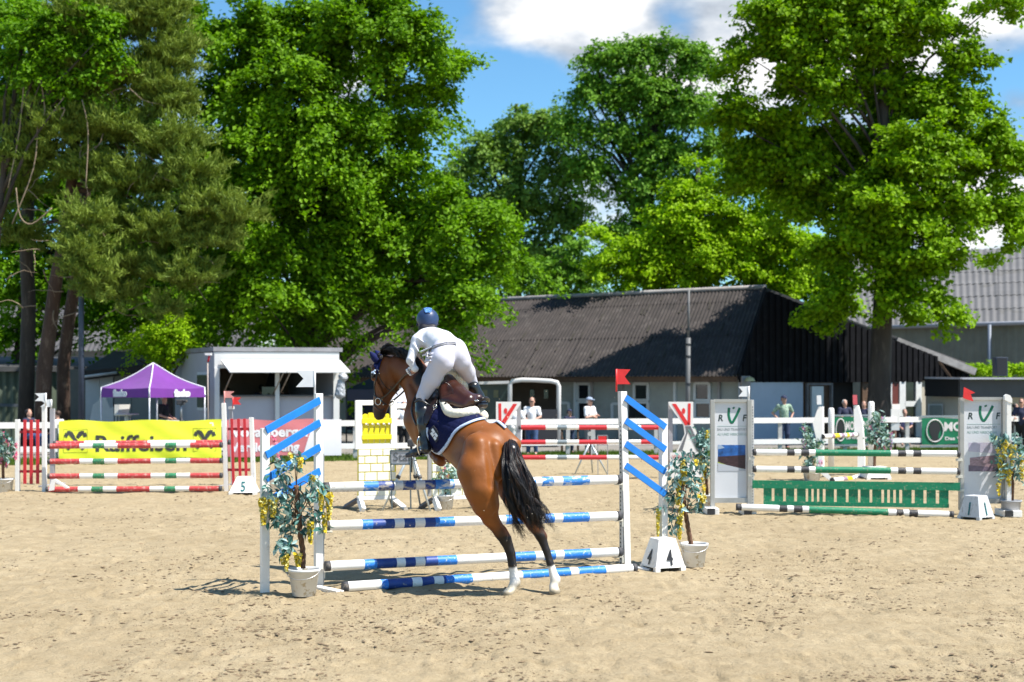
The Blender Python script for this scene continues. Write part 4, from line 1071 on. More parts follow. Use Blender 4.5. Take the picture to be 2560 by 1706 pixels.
def barn():
    R1 = W(1914, 724, 60); R2 = W(1040, 764, 72.2); E1 = W(1845, 941, 54); E2 = W(880, 945, 64.5)
    # run further left behind the trees
    R3 = R2+(R2-R1)*.25; E3 = E2+(E2-E1)*.25
    E1.z = E2.z = E3.z = 2.53; R1.z = R2.z = R3.z = 6.23
    FE = W(2437, 926, 62)
    b = thing('barn', 'long low barn with dark corrugated roof, black gable and plastered wall', 'barn', (E1.x, E1.y, 0))
    L = (R1-R3).length; n = 12                    # overlapping courses of sheets, each a part
    nr = 3
    for c in range(n):
        for r in range(nr):
            t0, t1 = c/n, (c+1)/n; s0, s1 = ((0, .15), (.14, .56), (.55, 1))[r]
            top0, top1 = R1.lerp(R3, t1), R1.lerp(R3, t0); bo0, bo1 = E1.lerp(E3, t1), E1.lerp(E3, t0)
            nrm = (top1-top0).cross(bo0-top0).normalized()
            if nrm.z < 0: nrm = -nrm
            lift = nrm*(.016*(nr-r)+.003*((c*7+r*3) % 3))
            q = [top0.lerp(bo0, s0)+lift, top1.lerp(bo1, s0)+lift, top1.lerp(bo1, s1)+lift, top0.lerp(bo0, s1)+lift]
            corrugated(*q, .030, .177, 1, name='roof_sheet', mt=ROOFM, parent=b, normal=nrm)
    # dark worn joints running down the roof
    mb = MB()
    for k in range(120):
        t = rnd.random(); s = rnd.random(); l = rnd.uniform(.015, .09)
        p = R1.lerp(R3, t).lerp(E1.lerp(E3, t), s); q = R1.lerp(R3, t).lerp(E1.lerp(E3, t), min(s+l, 1))
        mb.beam(p+Vector((0, -.03, .055)), q+Vector((0, -.03, .055)), .04+.05*rnd.random(), .02, (0, -.5, .85))
    o = mb.build('moss_streaks', mat('roof_moss', (.030, .026, .018), .95, .4, 6), b); o['kind'] = 'stuff'
    # back slope, eave board, ridge cap
    BK = R1+Vector((2.0, 9, -4)); BK3 = R3+Vector((2.0, 9, -4))
    mb = MB(); mb.add([R1, R3, BK3, BK], [(0, 1, 2, 3)]); mb.build('rear_roof', ROOFM, b)
    mb = MB(); mb.tube([R1+Vector((0, 0, .10)), R3+Vector((0, 0, .10))], .11, 8); mb.build('ridge_cap', FASCIA, b)
    mb = MB(); mb.beam(E1+Vector((0, .12, -.10)), E3+Vector((0, .12, -.10)), .05, .22); mb.build('eave_board', BROWNW, b)
    # front wall, set back under the eave
    d = (E3-E1).normalized(); inn = Vector((-d.y, d.x, 0)); inn = inn if inn.y > 0 else -inn; inn.z = 0
    w0 = Vector((E1.x, E1.y, 0))+inn*.9; w1 = Vector((E3.x, E3.y, 0))+inn*.9
    def wallp(px, z):    # point of the wall plane seen at a pixel column
        for t in np.linspace(0, 1, 2001):
            p = w0.lerp(w1, t)
            if 1280+F*p.x/p.y <= px: return Vector((p.x, p.y, z))
        return Vector((w1.x, w1.y, z))
    outw = -inn
    mb = MB(); mb.prism([Vector((w0.x, w0.y, 0)), Vector((w1.x, w1.y, 0)), Vector((w1.x, w1.y, 2.75)), Vector((w0.x, w0.y, 2.75))], inn*.25); mb.build('wall', PLASTER, b)
    for (x0, x1, y0, y1, gl) in ((1446, 1476, 964, 996, 1), (1446, 1476, 1009, 1050, 1), (1587, 1622, 964, 997, 1), (1570, 1622, 1010, 1046, 1), (1739, 1775, 963, 997, 2), (1739, 1779, 1010, 1042, 1), (1400, 1424, 1012, 1040, 3), (1532, 1560, 1014, 1045, 3)):
        a, c = wallp(x0, 0), wallp(x1, 0); z1, z0 = Z(y0, a.y), Z(y1, a.y)
        mb = MB(); t = .07
        for p, q in ((Vector((a.x, a.y, z0-t)), Vector((c.x, c.y, z0-t))), (Vector((a.x, a.y, z1+t)), Vector((c.x, c.y, z1+t)))): mb.beam(p+outw*.04, q+outw*.04, .08, t*1.6)
        for p in (a, c): mb.beam(Vector((p.x, p.y, z0-t))+outw*.045, Vector((p.x, p.y, z1+t))+outw*.045, .08, t*1.6, (a-c).normalized())
        f = mb.build('window_frame', FRAMEW, b)
        mb = MB(); mb.prism([Vector((a.x, a.y, z0))+outw*.02, Vector((c.x, c.y, z0))+outw*.02, Vector((c.x, c.y, z1))+outw*.02, Vector((a.x, a.y, z1))+outw*.02], outw*.01)
        mb.build('pane', GLASSDK if gl < 3 else PLASTER, f)
    for px in (1441, 1483, 1558, 1690, 1800):
        p = wallp(px, 0); mb = MB(); mb.beam(p+outw*.06, p+outw*.06+Vector((0, 0, 2.6)), .16, .10, d); mb.build('pilaster', FRAMEW if px in (1441, 1690) else FASCIA, b)
    # gable wall of upright black boards
    ga = Vector((E1.x, E1.y, 0))+Vector((.10, .45, 0)); gb = PX(2420, 62)
    def rake(t):     # height of the rake over the gable base line, t along ga-gb
        p = ga.lerp(gb, t); px = 1280+F*p.x/p.y
        if px < 1914: py = 941+(724-941)*(px-1845)/(1914-1845)
        else: py = 724+(926-724)*(px-1914)/(2437-1914)
        return Z(py+3, p.y)
    n = 78; dirg = (gb-ga).normalized(); og = Vector((dirg.y, -dirg.x, 0))
    for i in range(n):
        t0, t1 = i/n, (i+1)/n; p, q = ga.lerp(gb, t0), ga.lerp(gb, t1); px = 1280+F*p.x/p.y
        zb = Z(956, p.y) if px < 2300 else Z(952, p.y)
        z0, z1 = rake(t0), rake(t1)
        if min(z0, z1)-zb < .1: continue
        o = og*(.05 if i % 2 else .0)
        mb = MB(); mb.prism([Vector((p.x, p.y, zb)), Vector((q.x, q.y, zb)), Vector((q.x, q.y, z1)), Vector((p.x, p.y, z0))], o+og*.04)
        mb.build('gable_board', GABLE, b)
    # verge boards
    def vg(pxa, pya, Ya, pxb, pyb, Yb, w, h, mt, nm='verge_board'):
        mb = MB(); mb.beam(W(pxa, pya, Ya), W(pxb, pyb, Yb), w, h); mb.build(nm, mt, b)
    vg(1914, 724, 59.6, 1845, 942, 53.9, .06, .26, GABLE); vg(1914, 726, 59.6, 2240, 850, 60.7, .10, .20, mat('verge_dark', (.04, .04, .042), .6, .2, 4)); vg(2240, 852, 60.6, 2437, 930, 61.2, .22, .30, FASCIA)
    mb = MB(); mb.add([W(1914, 722, 59.6), W(2437, 924, 61.2), W(2437, 915, 74), W(1925, 740, 72)], [(0, 1, 2, 3)]); mb.build('lean_to_roof', ROOFM, b)
    vg(2348, 905, 60.6, 2378, 946, 60.4, .08, .10, BROWNW, 'brace')
    # ground floor below the cladding
    def gp(px, z=0, out=0.0):
        for t in np.linspace(-.02, 1.3, 3001):
            p = ga+(gb-ga)*t
            if 1280+F*p.x/p.y >= px: return Vector((p.x, p.y, z))+og*out
    def gwall(x0, x1, z0, z1, mt, nm, out=0.0, th=.12):
        a, c = gp(x0), gp(x1); mb = MB()
        mb.prism([Vector((a.x, a.y, z0))+og*out, Vector((c.x, c.y, z0))+og*out, Vector((c.x, c.y, z1))+og*out, Vector((a.x, a.y, z1))+og*out], -og*th); return mb.build(nm, mt, b)
    gwall(1850, 2006, 0, 2.34, BLUEWALL, 'blue_wall', .03)
    gwall(1850, 1872, 0, 2.55, FASCIA, 'corner_pillar', .10)
    gwall(2006, 2082, 0, 2.34, BROWNW, 'timber_wall', -.10)
    gwall(2016, 2019, 0, 2.25, GREYBOARD, 'door_jamb', .06); gwall(2076, 2080, 0, 2.25, GREYBOARD, 'door_jamb', .06); gwall(2016, 2080, 2.2, 2.28, GREYBOARD, 'door_head', .06)
    gwall(2029, 2058, .1, 2.15, FRAMEW, 'grey_door', .02)
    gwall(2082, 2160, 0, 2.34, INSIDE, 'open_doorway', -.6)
    gwall(2160, 2240, 0, 2.34, BROWNW, 'timber_wall', -.08)
    gwall(2218, 2228, 0, 2.34, FRAMEW, 'door_post', .05); gwall(2247, 2262, 0, 2.34, FRAMEW, 'door_post', .05); gwall(2288, 2302, 0, 2.34, FRAMEW, 'door_post', .05)
    gwall(2228, 2247, .0, 2.3, mat('red_brown_door', (.12, .025, .02), .6, .1, 4), 'door', .0)
    gwall(2228, 2247, .9, 1.4, WHITE_CLEAN, 'notice_board', .06)
    gwall(2262, 2290, 0, 2.34, GLASSDK, 'window_pane', -.02); gwall(2260, 2290, 1.30, 1.52, FRAMEW, 'window_bar', .05)
    gwall(2302, 2420, 0, 2.5, mat('cream_plaster', (.42, .39, .32), .9, .08, 2), 'cream_wall', -.1)
    mb = MB(); c = gp(1858, 2.6, .35); mb.lathe((c.x, c.y, 2.35), [(.02, .18), (.16, .12), (.22, 0)], 12); mb.build('wall_lamp', mat('lamp_yellow', (.45, .42, .22), .4, .1, 5), b)
    return wallp, gp
WALLP, GABP = barn()
# lamp mast in front of the barn
m = thing('mast', 'thin grey metal mast standing in front of the dark barn roof', 'mast', PX(1718, 52))
mb = MB(); mb.tube([PX(1718, 52), W(1721, 845, 52)], .09, 10); mb.tube([W(1721, 845, 52), W(1722, 725, 52)], .045, 8); mb.build('pole', mat('mast_grey', (.12, .12, .12), .6, .1, 6), m)
mb = MB()
for py in (824, 862, 892, 961): mb.lathe(W(1720.5, py, 52), [(.10, -.04), (.10, .04)], 12)
mb.build('band', DARK_METAL, m)

# ================================================================== GREY HALL BEHIND
def hall():
    b = thing('hall', 'large hall with pale weathered sheet roof and grey-green walls behind the barn', 'hall', PX(2350, 86))
    E1, E2 = W(2100, 820, 92), W(2800, 798, 80); R1, R2 = W(2080, 648, 104), W(2800, 612, 92)
    rs = mat('hall_roof', (.135, .130, .128), .8, .12, .8, dirt=.75, dcol=(.10, .095, .085), dscale=1.1, dthr=.555, stretch=(.35, .35, 2.2))
    for r in range(6):
        for c in range(5):
            t0, t1, s0, s1 = c/5, (c+1)/5, r/6, (r+1)/6
            n = Vector((0, -.5, .86))*(.03*(6-r))
            q = [R1.lerp(R2, t0).lerp(E1.lerp(E2, t0), s0)+n, R1.lerp(R2, t1).lerp(E1.lerp(E2, t1), s0)+n, R1.lerp(R2, t1).lerp(E1.lerp(E2, t1), s1)+n, R1.lerp(R2, t0).lerp(E1.lerp(E2, t0), s1)+n]
            corrugated(*q, .035, .45, 1, name='roof_sheet', mt=rs, parent=b, normal=(0, -.5, .86))
    mb = MB(); mb.add([R1, R2, R2+Vector((3, 14, -6)), R1+Vector((3, 14, -6))], [(0, 1, 2, 3)]); mb.build('rear_roof', rs, b)
    w0, w1 = Vector((E1.x, E1.y+.6, 0)), Vector((E2.x, E2.y+.6, 0)); h = E1.z-.15
    corrugated(Vector((w0.x, w0.y, h)), Vector((w1.x, w1.y, h)), w1, w0, .05, .45, 1, name='wall', mt=mat('hall_wall', (.155, .160, .130), .8, .15, 1.2), parent=b, normal=(0, -1, 0))
    mb = MB(); mb.tube([E1+Vector((0, -.1, -.05)), E2+Vector((0, -.1, -.05))], .13, 8); mb.build('gutter', mat('gutter_grey', (.24, .25, .28), .5, .1, 5), b)
    a = W(2474, 812, 84.8); mb = MB(); mb.tube([a, Vector((a.x, a.y, 0))], .11, 8); mb.build('downpipe', mat('pipe_blue_grey', (.14, .17, .22), .5, .1, 5), b)
hall()
sp = thing('loudspeaker', 'dark blue loudspeaker box standing on the flat roof of the stand', 'loudspeaker', W(2500, 942, 57))
mb = MB(); c = W(2500, 917, 57); mb.box(c, (.48, .45, .76)); mb.build('cabinet', mat('speaker_blue', (.020, .030, .055), .5, .1, 5), sp, bevel=.02)
mb = MB(); mb.box(c+Vector((0, -.235, 0)), (.40, .02, .66)); mb.build('grille', mat('speaker_grille', (.012, .014, .02), .8, .2, 60), sp)
def flat_kiosk():
    b = thing('stand_building', 'low flat-roofed stand with wide black fascia behind the green banner', 'stand', PX(2430, 54))
    x = lambda px, Y, z: Vector(((px-1280)*Y/F, Y, z)); k = 3.0
    mb = MB(); mb.prism([x(2400, 52.6, Z(993, 52.6)), x(2660, 52.6, Z(995, 52.6)), x(2660, 52.6, Z(950, 52.6)), x(2400, 52.6, Z(950, 52.6))], (0, .2, 0)); mb.build('fascia', mat('fascia_grey', (.060, .060, .063), .6, .1, 2), b)
    mb = MB(); mb.prism([x(2312, 54.6, Z(991, 54.6)), x(2412, 52.8, Z(993, 52.8)), x(2412, 52.8, Z(950, 52.8)), x(2312, 54.6, Z(948, 54.6))], (.1, .2, 0)); mb.build('fascia', mat('fascia_black', (.012, .012, .013), .6, .1, 2), b)
    mb = MB(); mb.add([x(2314, 54.4, Z(944, 54)), x(2405, 52.4, Z(944, 52.4)), x(2670, 52.4, Z(944, 52.4)), x(2670, 60, Z(946, 60)), x(2330, 60, Z(946, 60))], [(0, 1, 2, 3, 4)]); mb.build('roof', mat('roof_edge', (.45, .45, .45), .6, .1, 2), b)
    mb = MB(); mb.beam(x(2405, 52.35, Z(946.5, 52.4)), x(2665, 52.35, Z(946.5, 52.4)), .1, .07); mb.beam(x(2405, 52.35, Z(946.5, 52.4)), x(2314, 54.4, Z(945, 54.4)), .1, .07); mb.build('roof_trim', mat('trim_metal', (.5, .48, .52), .4, .1, 5), b)
    mb = MB(); mb.prism([x(2318, 55.2, 0), x(2408, 53.6, 0), x(2408, 53.6, 2), x(2318, 55.2, 2)], (0, .2, 0)); mb.prism([x(2408, 53.6, 0), x(2700, 53.6, 0), x(2700, 53.6, 2), x(2408, 53.6, 2)], (0, .2, 0)); mb.build('wall', mat('cream_wall', (.50, .47, .39), .9, .07, 2), b)
    mb = MB(); a = x(2339, 54.7, Z(1008, 54.7)); mb.prism([x(2320, 55.05, Z(1010, 55)), x(2357, 54.4, Z(1010, 54.4)), x(2357, 54.4, Z(1046, 54.4)), x(2320, 55.05, Z(1046, 55))], (0, -.05, 0)); f = mb.build('window', FRAMEW, b)
    mb = MB(); mb.prism([x(2324, 54.93, Z(1014, 55)), x(2353, 54.36, Z(1014, 54.4)), x(2353, 54.36, Z(1044, 54.4)), x(2324, 54.93, Z(1044, 55))], (0, -.03, 0)); mb.build('pane', mat('pane_grey', (.27, .31, .28), .3, .1, 4), f)
flat_kiosk()

# ================================================================== LEFT SIDE: shed, wall panels, judges' kiosk, tents
def left_buildings():
    b = thing('shed', 'dark green corrugated shed behind the pine trunks', 'shed', PX(80, 58))
    a, c = PX(-150, 57), PX(222, 59)
    corrugated(a+Vector((0, 0, 2.75)), c+Vector((0, 0, 2.75)), c, a, .04, .30, 1, name='wall', mt=mat('shed_green', (.085, .11, .075), .7, .2, 1), parent=b, normal=(0, -1, 0))
    mb = MB(); mb.prism([a+Vector((0, -.3, 2.75)), c+Vector((0, -.3, 2.75)), c+Vector((0, -.3, 2.95)), a+Vector((0, -.3, 2.95))], (0, 6, .5)); mb.build('roof', mat('shed_roof', (.06, .06, .06), .8, .2, 2), b)
    mb = MB(); mb.beam(W(-100, 1010, 56.8), W(118, 1016, 57.6), .05, .12); mb.build('rail', mat('shed_rail', (.09, .10, .11), .6, .1, 3), b)
    b = thing('storage_building', 'grey panelled storage building with dark sloping roof behind the purple tent', 'building', PX(320, 54))
    pm = mat('grey_panel', (.30, .31, .29), .7, .08, 1.5); pw = mat('pale_panel', (.55, .57, .58), .6, .06, 1.5)
    for x0, x1, m_, z in ((214, 250, pw, 2.72), (250, 284, pw, 2.70), (286, 330, pm, 2.85), (330, 372, pm, 2.9), (372, 430, pm, 2.9)):
        mb = MB(); a, c = PX(x0+.5, 54), PX(x1-.5, 54); mb.box(((a.x+c.x)/2, 54, z/2), (c.x-a.x, .12, z)); mb.build('wall_panel', m_, b, bevel=.01)
    mb = MB(); mb.box((PX(322, 56.2).x, 56.2, 1.4), (4.0, 4.0, 2.8)); mb.build('wall', mat('storage_wall', (.14, .14, .12), .8, .1, 1.5), b)
    mb = MB(); mb.prism([W(205, 928, 53.4), W(432, 905, 53.4), W(432, 922, 53.4), W(205, 952, 53.4)], (0, 5, 1.0)); mb.build('roof', mat('storage_roof', (.035, .032, .030), .8, .2, 2), b)
    mb = MB(); mb.tube([W(212, 942, 53.3), W(292, 932, 53.3)], .05, 8); mb.build('gutter', mat('gutter_pale', (.55, .56, .58), .4, .1, 5), b)
    w = thing('sheet_stack', 'bright white plastic sheet leaning on the storage building', 'sheet', PX(262, 53)); 
    mb = MB(); mb.prism([W(222, 1062, 52.8), W(284, 1062, 52.8), W(283, 1016, 52.8), W(276, 1022, 52.8), W(266, 1000, 52.8), W(262, 984, 52.8), W(252, 986, 52.8), W(246, 1002, 52.8), W(232, 1012, 52.8)], (0, .05, 0)); mb.build('sheet', WHITE_CLEAN, w)
    # house and roofs far behind
    b = thing('farm_house', 'pale farmhouse with grey roof seen in gaps between the trees', 'house', PX(120, 95))
    mb = MB(); mb.box((PX(150, 96).x, 96, 2.2), (26, 6, 4.4)); mb.build('wall', mat('farm_wall', (.20, .20, .21), .9, .05, .6), b)
    a, c = PX(-360, 92), PX(640, 92)
    corrugated(Vector((a.x, 97, 7.6)), Vector((c.x, 97, 7.6)), Vector((c.x, 92, 4.4)), Vector((a.x, 92, 4.4)), .03, .3, 1, name='roof', mt=mat('farm_roof', (.08, .076, .078), .8, .2, 1), parent=b, normal=(0, -.5, .85))
    p = thing('lamp_post', 'tall blue grey steel post beside the pine trunks', 'post', PX(203, 47))
    mb = MB(); mb.tube([PX(203, 47), PX(203, 47, 4), PX(203, 47, 6.4)], [.10, .09, .08], 12); mb.build('pole', mat('post_blue', (.045, .058, .085), .5, .15, 3), p)
left_buildings()

def kiosk():
    C0 = PX(536, 47); u = Vector((math.cos(math.radians(14)), math.sin(math.radians(14)), 0)); v = Vector((-.47, .88, 0)).normalized()
    Wd, Dp, H = 4.12, 5.0, Z(880, 47)
    b = thing('judges_kiosk', "white judges' kiosk with raised flap and open counter beside the purple tent", 'kiosk', C0)
    A = lambda s, t, z, o=0: C0+u*s+v*t+Vector((0, 0, z))-Vector((-u.y, u.x, 0))*o
    zc, zt = Z(990, 47), Z(921, 47)
    side = mat('kiosk_side_shade', (.44, .43, .45), .7, .05, 1.5); lilac = mat('kiosk_counter', (.50, .48, .52), .6, .04, 1.5); wb = mat('kiosk_white', (.70, .69, .66), .5, .04, 2)  # side walls greyer than the white front: their shade is in the colour
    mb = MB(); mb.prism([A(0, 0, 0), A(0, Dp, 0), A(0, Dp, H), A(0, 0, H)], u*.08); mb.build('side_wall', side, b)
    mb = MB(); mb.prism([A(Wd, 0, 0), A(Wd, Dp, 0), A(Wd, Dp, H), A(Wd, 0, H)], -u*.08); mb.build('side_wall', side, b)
    mb = MB(); mb.prism([A(0, Dp, 0), A(Wd, Dp, 0), A(Wd, Dp, H), A(0, Dp, H)], -v*.06); mb.build('back_wall', mat('kiosk_inner', (.30, .22, .16), .9, .1, 2), b)
    mb = MB(); mb.prism([A(.1, .12, 0), A(Wd-.1, .12, 0), A(Wd-.1, .12, zc), A(.1, .12, zc)], v*.06); mb.build('counter_front', lilac, b)
    mb = MB(); mb.box((A(0, 0, 0)+A(Wd, 0, 0))/2+Vector((0, 0, zc))+v*.2, (Wd-.2, .6, .05), Matrix.Rotation(math.radians(14), 3, 'Z')); mb.build('counter_top', mat('counter_dark', (.08, .08, .08), .5, .1, 3), b)
    mb = MB(); mb.prism([A(0, 0, zt, .02), A(Wd, 0, zt, .02), A(Wd, 0, H, .02), A(0, 0, H, .02)], v*.10); mb.build('front_fascia', wb, b)
    mb = MB(); mb.prism([A(-.05, -.05, H+.02), A(Wd+.1, -.05, H+.02), A(Wd+.1, Dp, H+.02), A(-.05, Dp, H+.02)], (0, 0, .14)); mb.build('roof', mat('kiosk_roof', (.30, .29, .30), .7, .2, 2, dirt=.5, dcol=(.2, .14, .08), dscale=3), b)
    for s, w in ((.08, .16), (2.05, .14), (Wd-.10, .20)):
        mb = MB(); mb.box(A(s, 0, zt/2, .05), (w, .12, zt), Matrix.Rotation(math.radians(14), 3, 'Z')); mb.build('post', wb, b)
    # raised flap in two leaves with their struts
    z0 = Z(903, 47); z1 = Z(920, 46)
    f = []
    for s0, s1 in ((.20, 2.04), (2.06, Wd+.02)):
        mb = MB(); k = Vector((u.y, -u.x, 0))*.80
        mb.prism([A(s0, 0, z0, .08), A(s1, 0, z0, .08), A(s1, 0, z1-.15, .08)+k+u*.25, A(s0, 0, z1-.15, .08)+k+u*.25], (0, 0, .05)); mb.build('flap', wb, b)
        for s in (s0+.1, s1-.1):
            mb = MB(); mb.tube([A(s, .1, zc+.02), A(s, 0, z1-.15, .08)+k*.95+u*.25], .022, 6); mb.build('strut', mat('strut_wood', (.33, .25, .18), .6, .1, 5), b)
    # side window and fittings
    mb = MB(); mb.prism([A(-.03, .55, 1.35), A(-.03, 1.9, 1.35), A(-.03, 1.9, 2.65), A(-.03, .55, 2.65)], -u*.02); w = mb.build('side_window', FRAMEW, b)
    mb = MB(); mb.prism([A(-.06, .65, 1.45), A(-.06, 1.8, 1.45), A(-.06, 1.8, 2.55), A(-.06, .65, 2.55)], -u*.02); mb.build('pane', mat('window_olive', (.05, .06, .02), .2, .2, 2), w)
    for i, z in enumerate((2.55, 2.15, 1.8)):
        mb = MB(); c = A(.95, Dp-.15, z, .0); mb.box(c, (.34, .02, .24), Matrix.Rotation(math.radians(14), 3, 'Z')); mb.build('notice', mat('notice_paper', (.55, .54, .50), .8, .05, 5), b)
    s = thing('kiosk_lamp', 'small lamp on a thin red pole at the corner of the kiosk', 'lamp', PX(520, 46.2))
    mb = MB(); mb.tube([PX(521, 46.2), W(519, 905, 46.2)], .022, 6); mb.build('pole', mat('pole_tan', (.40, .33, .28), .6, .1, 5), s)
    mb = MB(); mb.tube([W(520, 905, 46.2), W(523, 890, 46.2)], .035, 8); mb.build('bracket', RED, s); mb = MB(); mb.box(W(521, 886, 46.2), (.20, .14, .07)); mb.build('head', WHITE_CLEAN, s)
    bag = thing('plastic_bag', 'crumpled grey plastic bag hanging at the right corner of the kiosk', 'bag', W(852, 990, 46.6))
    s_ = SDF(np.array(W(852, 965, 46.6))-.8, np.array(W(852, 965, 46.6))+.8, .03)
    s_.cone(W(857, 945, 46.6), W(853, 955, 46.6), .16, .07, .04); s_.cone(W(852, 958, 46.6), W(850, 985, 46.6), .12, .17, .05)
    V, Q = s_.mesh(); V = V+rng.normal(size=V.shape)*.012; link_mesh('bag', np_mesh('bag', V-np.array(ORG[bag.name]), Q, mat('bag_grey', (.42, .43, .45), .4, .2, 8), True), bag)
kiosk()

def tent():
    t = thing('pop_up_tent', 'purple pop-up tent with white piping and white lettering beside the kiosk', 'tent', PX(370, 44.5))
    c = Vector((PX(383, 45.2).x, 45.2, 0)); a = math.radians(-35); s = 1.13; K = []
    for sxx, syy in ((-1, -1), (1, -1), (1, 1), (-1, 1)):
        x, y = sxx*s, syy*s; K.append(Vector((c.x+x*math.cos(a)-y*math.sin(a), c.y+x*math.sin(a)+y*math.cos(a), 0)))
    z1, z2, zp = Z(970, 44.6), Z(994, 44.6), Z(908, 45.2)
    cloth = mat('purple_cloth', (.19, .026, .31), .65, .10, 3, bump=.2, bscale=9, trans=.25, sheen=.3)
    pip = mat('white_piping', (.75, .74, .78), .6, .05, 5)
    top = c+Vector((0, 0, zp))
    for i in range(4):
        p, q = K[i], K[(i+1) % 4]; mb = MB(); n = 10; vs = []; fs = []
        for r in range(n+1):
            for k in range(n+1):
                e = p.lerp(q, k/n)+Vector((0, 0, z1)); v = top.lerp(e, r/n)
                v.z -= .10*math.sin(math.pi*r/n)+.035*math.sin(math.pi*k/n)*(r/n); vs.append(v)
        for r in range(n):
            for k in range(n): fs.append((r*(n+1)+k, r*(n+1)+k+1, (r+1)*(n+1)+k+1, (r+1)*(n+1)+k))
        mb.add(vs, fs, 0, True); mb.build('canopy_panel', cloth, t)
        mb = MB(); vs = []; out = ((p+q)/2-c).normalized()
        for k in range(n+1):
            e = p.lerp(q, k/n); sag = .035*math.sin(math.pi*k/n)
            vs += [e+Vector((0, 0, z1-sag)), e+Vector((0, 0, z2))+out*(.02+.012*math.sin(k*2.1))]
        mb.add(vs, [(2*k, 2*k+2, 2*k+3, 2*k+1) for k in range(n)], 0, True); mb.build('valance', cloth, t)
        mb = MB(); mb.tube([top]+[top.lerp(p+Vector((0, 0, z1)), r/8)+Vector((0, 0, -.10*math.sin(math.pi*r/8)+.015)) for r in range(1, 9)]+[p+Vector((0, 0, z2))+(p-c).normalized()*.02], .020, 6); mb.build('piping', pip, t)
        mb = MB(); mb.tube([Vector((p.x, p.y, 0)), p+Vector((0, 0, z1))], .025, 8); mb.build('leg', mat('tent_leg', (.55, .56, .58), .4, .1, 8, metal=.4), t)
        d = (q-p).normalized(); 
        if out.y < 0:
            ang = math.atan2(d.y, d.x)
            if math.cos(ang) < 0: d = -d; ang = math.atan2(d.y, d.x); p = q
            o = text_obj('fiasko', .30, WHITEFLAG if i else pip, p+d*(.62 if out.x < 0 else .95)+out*.05+Vector((0, 0, z2+.04)), t, (math.radians(90), 0, ang), .004, 'lettering', bold=.02, fit=(.66, .24))
    ch = thing('garden_chair', 'white moulded garden chair under the purple tent', 'chair', PX(295, 46))
    wp = mat('white_plastic', (.70, .69, .62), .4, .04, 5); Y = 46
    mb = MB(); mb.prism([W(286, 1040, Y), W(294, 1040, Y), W(299, 1012, Y), W(286, 1012, Y)], (.25, .35, 0)); mb.build('backrest', wp, ch)
    mb = MB(); mb.box(W(308, 1038, Y), (.45, .45, .05)); mb.build('seat', wp, ch)
    for dx in (-.18, .18):
        for dy in (-.18, .18):
            c_ = W(308, 1040, Y); mb = MB(); mb.tube([Vector((c_.x+dx, Y+dy, c_.z)), Vector((c_.x+dx*1.2, Y+dy*1.2, 0))], .022, 6); mb.build('leg', wp, ch)
    tb = thing('table', 'small round white table beside the garden chair', 'table', PX(316, 45.6)); Y = 45.6
    c_ = W(316, 1037, Y); mb = MB(); mb.lathe(c_, [(.02, .03), (.38, .03), (.40, 0), (.02, -.02)], 16); mb.build('table_top', wp, tb); mb = MB(); mb.tube([c_, Vector((c_.x, c_.y, 0))], [.06, .12], 8); mb.build('pedestal', wp, tb)
    pf = thing('platform', 'low dark wooden platform under the purple tent', 'platform', PX(405, 45.0)); mb = MB(); mb.box(PX(405, 45.0, .19), (1.2, 1.0, .38)); mb.build('deck', BROWNW, pf)
    # camera on a tripod under the tent
    q = thing('video_camera', 'black video camera on a tripod under the purple tent', 'camera', PX(452, 44.2)); Y = 44.2
    mb = MB(); mb.box(W(452, 1006, Y), (.22, .30, .16)); mb.build('camera_body', RUBBER, q, bevel=.02); mb = MB(); mb.tube([W(456, 1004, Y-.1), W(468, 1003, Y-.25)], .04, 8); mb.build('lens', RUBBER, q)
    mb = MB(); mb.tube([W(452, 1010, Y), W(453, 1045, Y)], .03, 8); mb.build('column', GREY_METAL, q)
    for dx, dy in ((-.35, 0), (.3, .2), (.1, -.35)): mb = MB(); mb.tube([W(453, 1040, Y), W(453, 1040, Y)*0+Vector((PX(453, Y).x+dx, Y+dy, 0))], .02, 6); mb.build('leg', RUBBER, q)
    # navy pop-up tent behind the horse's head
    t2 = thing('navy_tent', 'dark navy pop-up tent in front of the barn behind the horse head', 'tent', PX(915, 52)); Y = 52
    nv = mat('navy_tent_cloth', (.020, .028, .055), .7, .1, 3); a0, a1, pk = W(866, 974, Y), W(985, 974, Y), W(930, 944, Y+1.5)
    mb = MB(); vs = [a0, a1, a1+Vector((0, 3, 0)), a0+Vector((0, 3, 0)), pk]; mb.add(vs, [(0, 1, 4), (1, 2, 4), (2, 3, 4), (3, 0, 4)]); mb.build('canopy', nv, t2)
    mb = MB(); lo = Vector((0, 0, -.42)); mb.prism([a0, a1, a1+lo, a0+lo], (0, .02, 0)); mb.prism([a0, a0+Vector((0, 3, 0)), a0+Vector((0, 3, 0))+lo, a0+lo], (.02, 0, 0)); mb.build('valance', nv, t2)
    for p in (a0, a1, a0+Vector((0, 3, 0)), a1+Vector((0, 3, 0))): mb = MB(); mb.tube([p, Vector((p.x, p.y, 0))], .03, 6); mb.build('leg', DARK_METAL, t2)
    mb = MB(); mb.prism([W(868, 1075, 55.2), W(980, 1075, 55.2), W(980, 985, 55.2), W(868, 985, 55.2)], (0, .04, 0)); mb.build('back_cloth', nv, t2)
    # white parasol with a scalloped edge
    u_ = thing('parasol', 'white garden parasol with scalloped rim seen under the horse throat', 'parasol', PX(1018, 48)); Y = 48
    mb = MB(); c_ = PX(1018, Y); zt, zb = Z(958, Y), Z(1004, Y); n = 16; vs = [Vector((c_.x, Y, zt))]
    for k in range(n): a_ = 2*math.pi*k/n; vs.append(Vector((c_.x+.75*math.cos(a_), Y+.75*math.sin(a_), zb)))
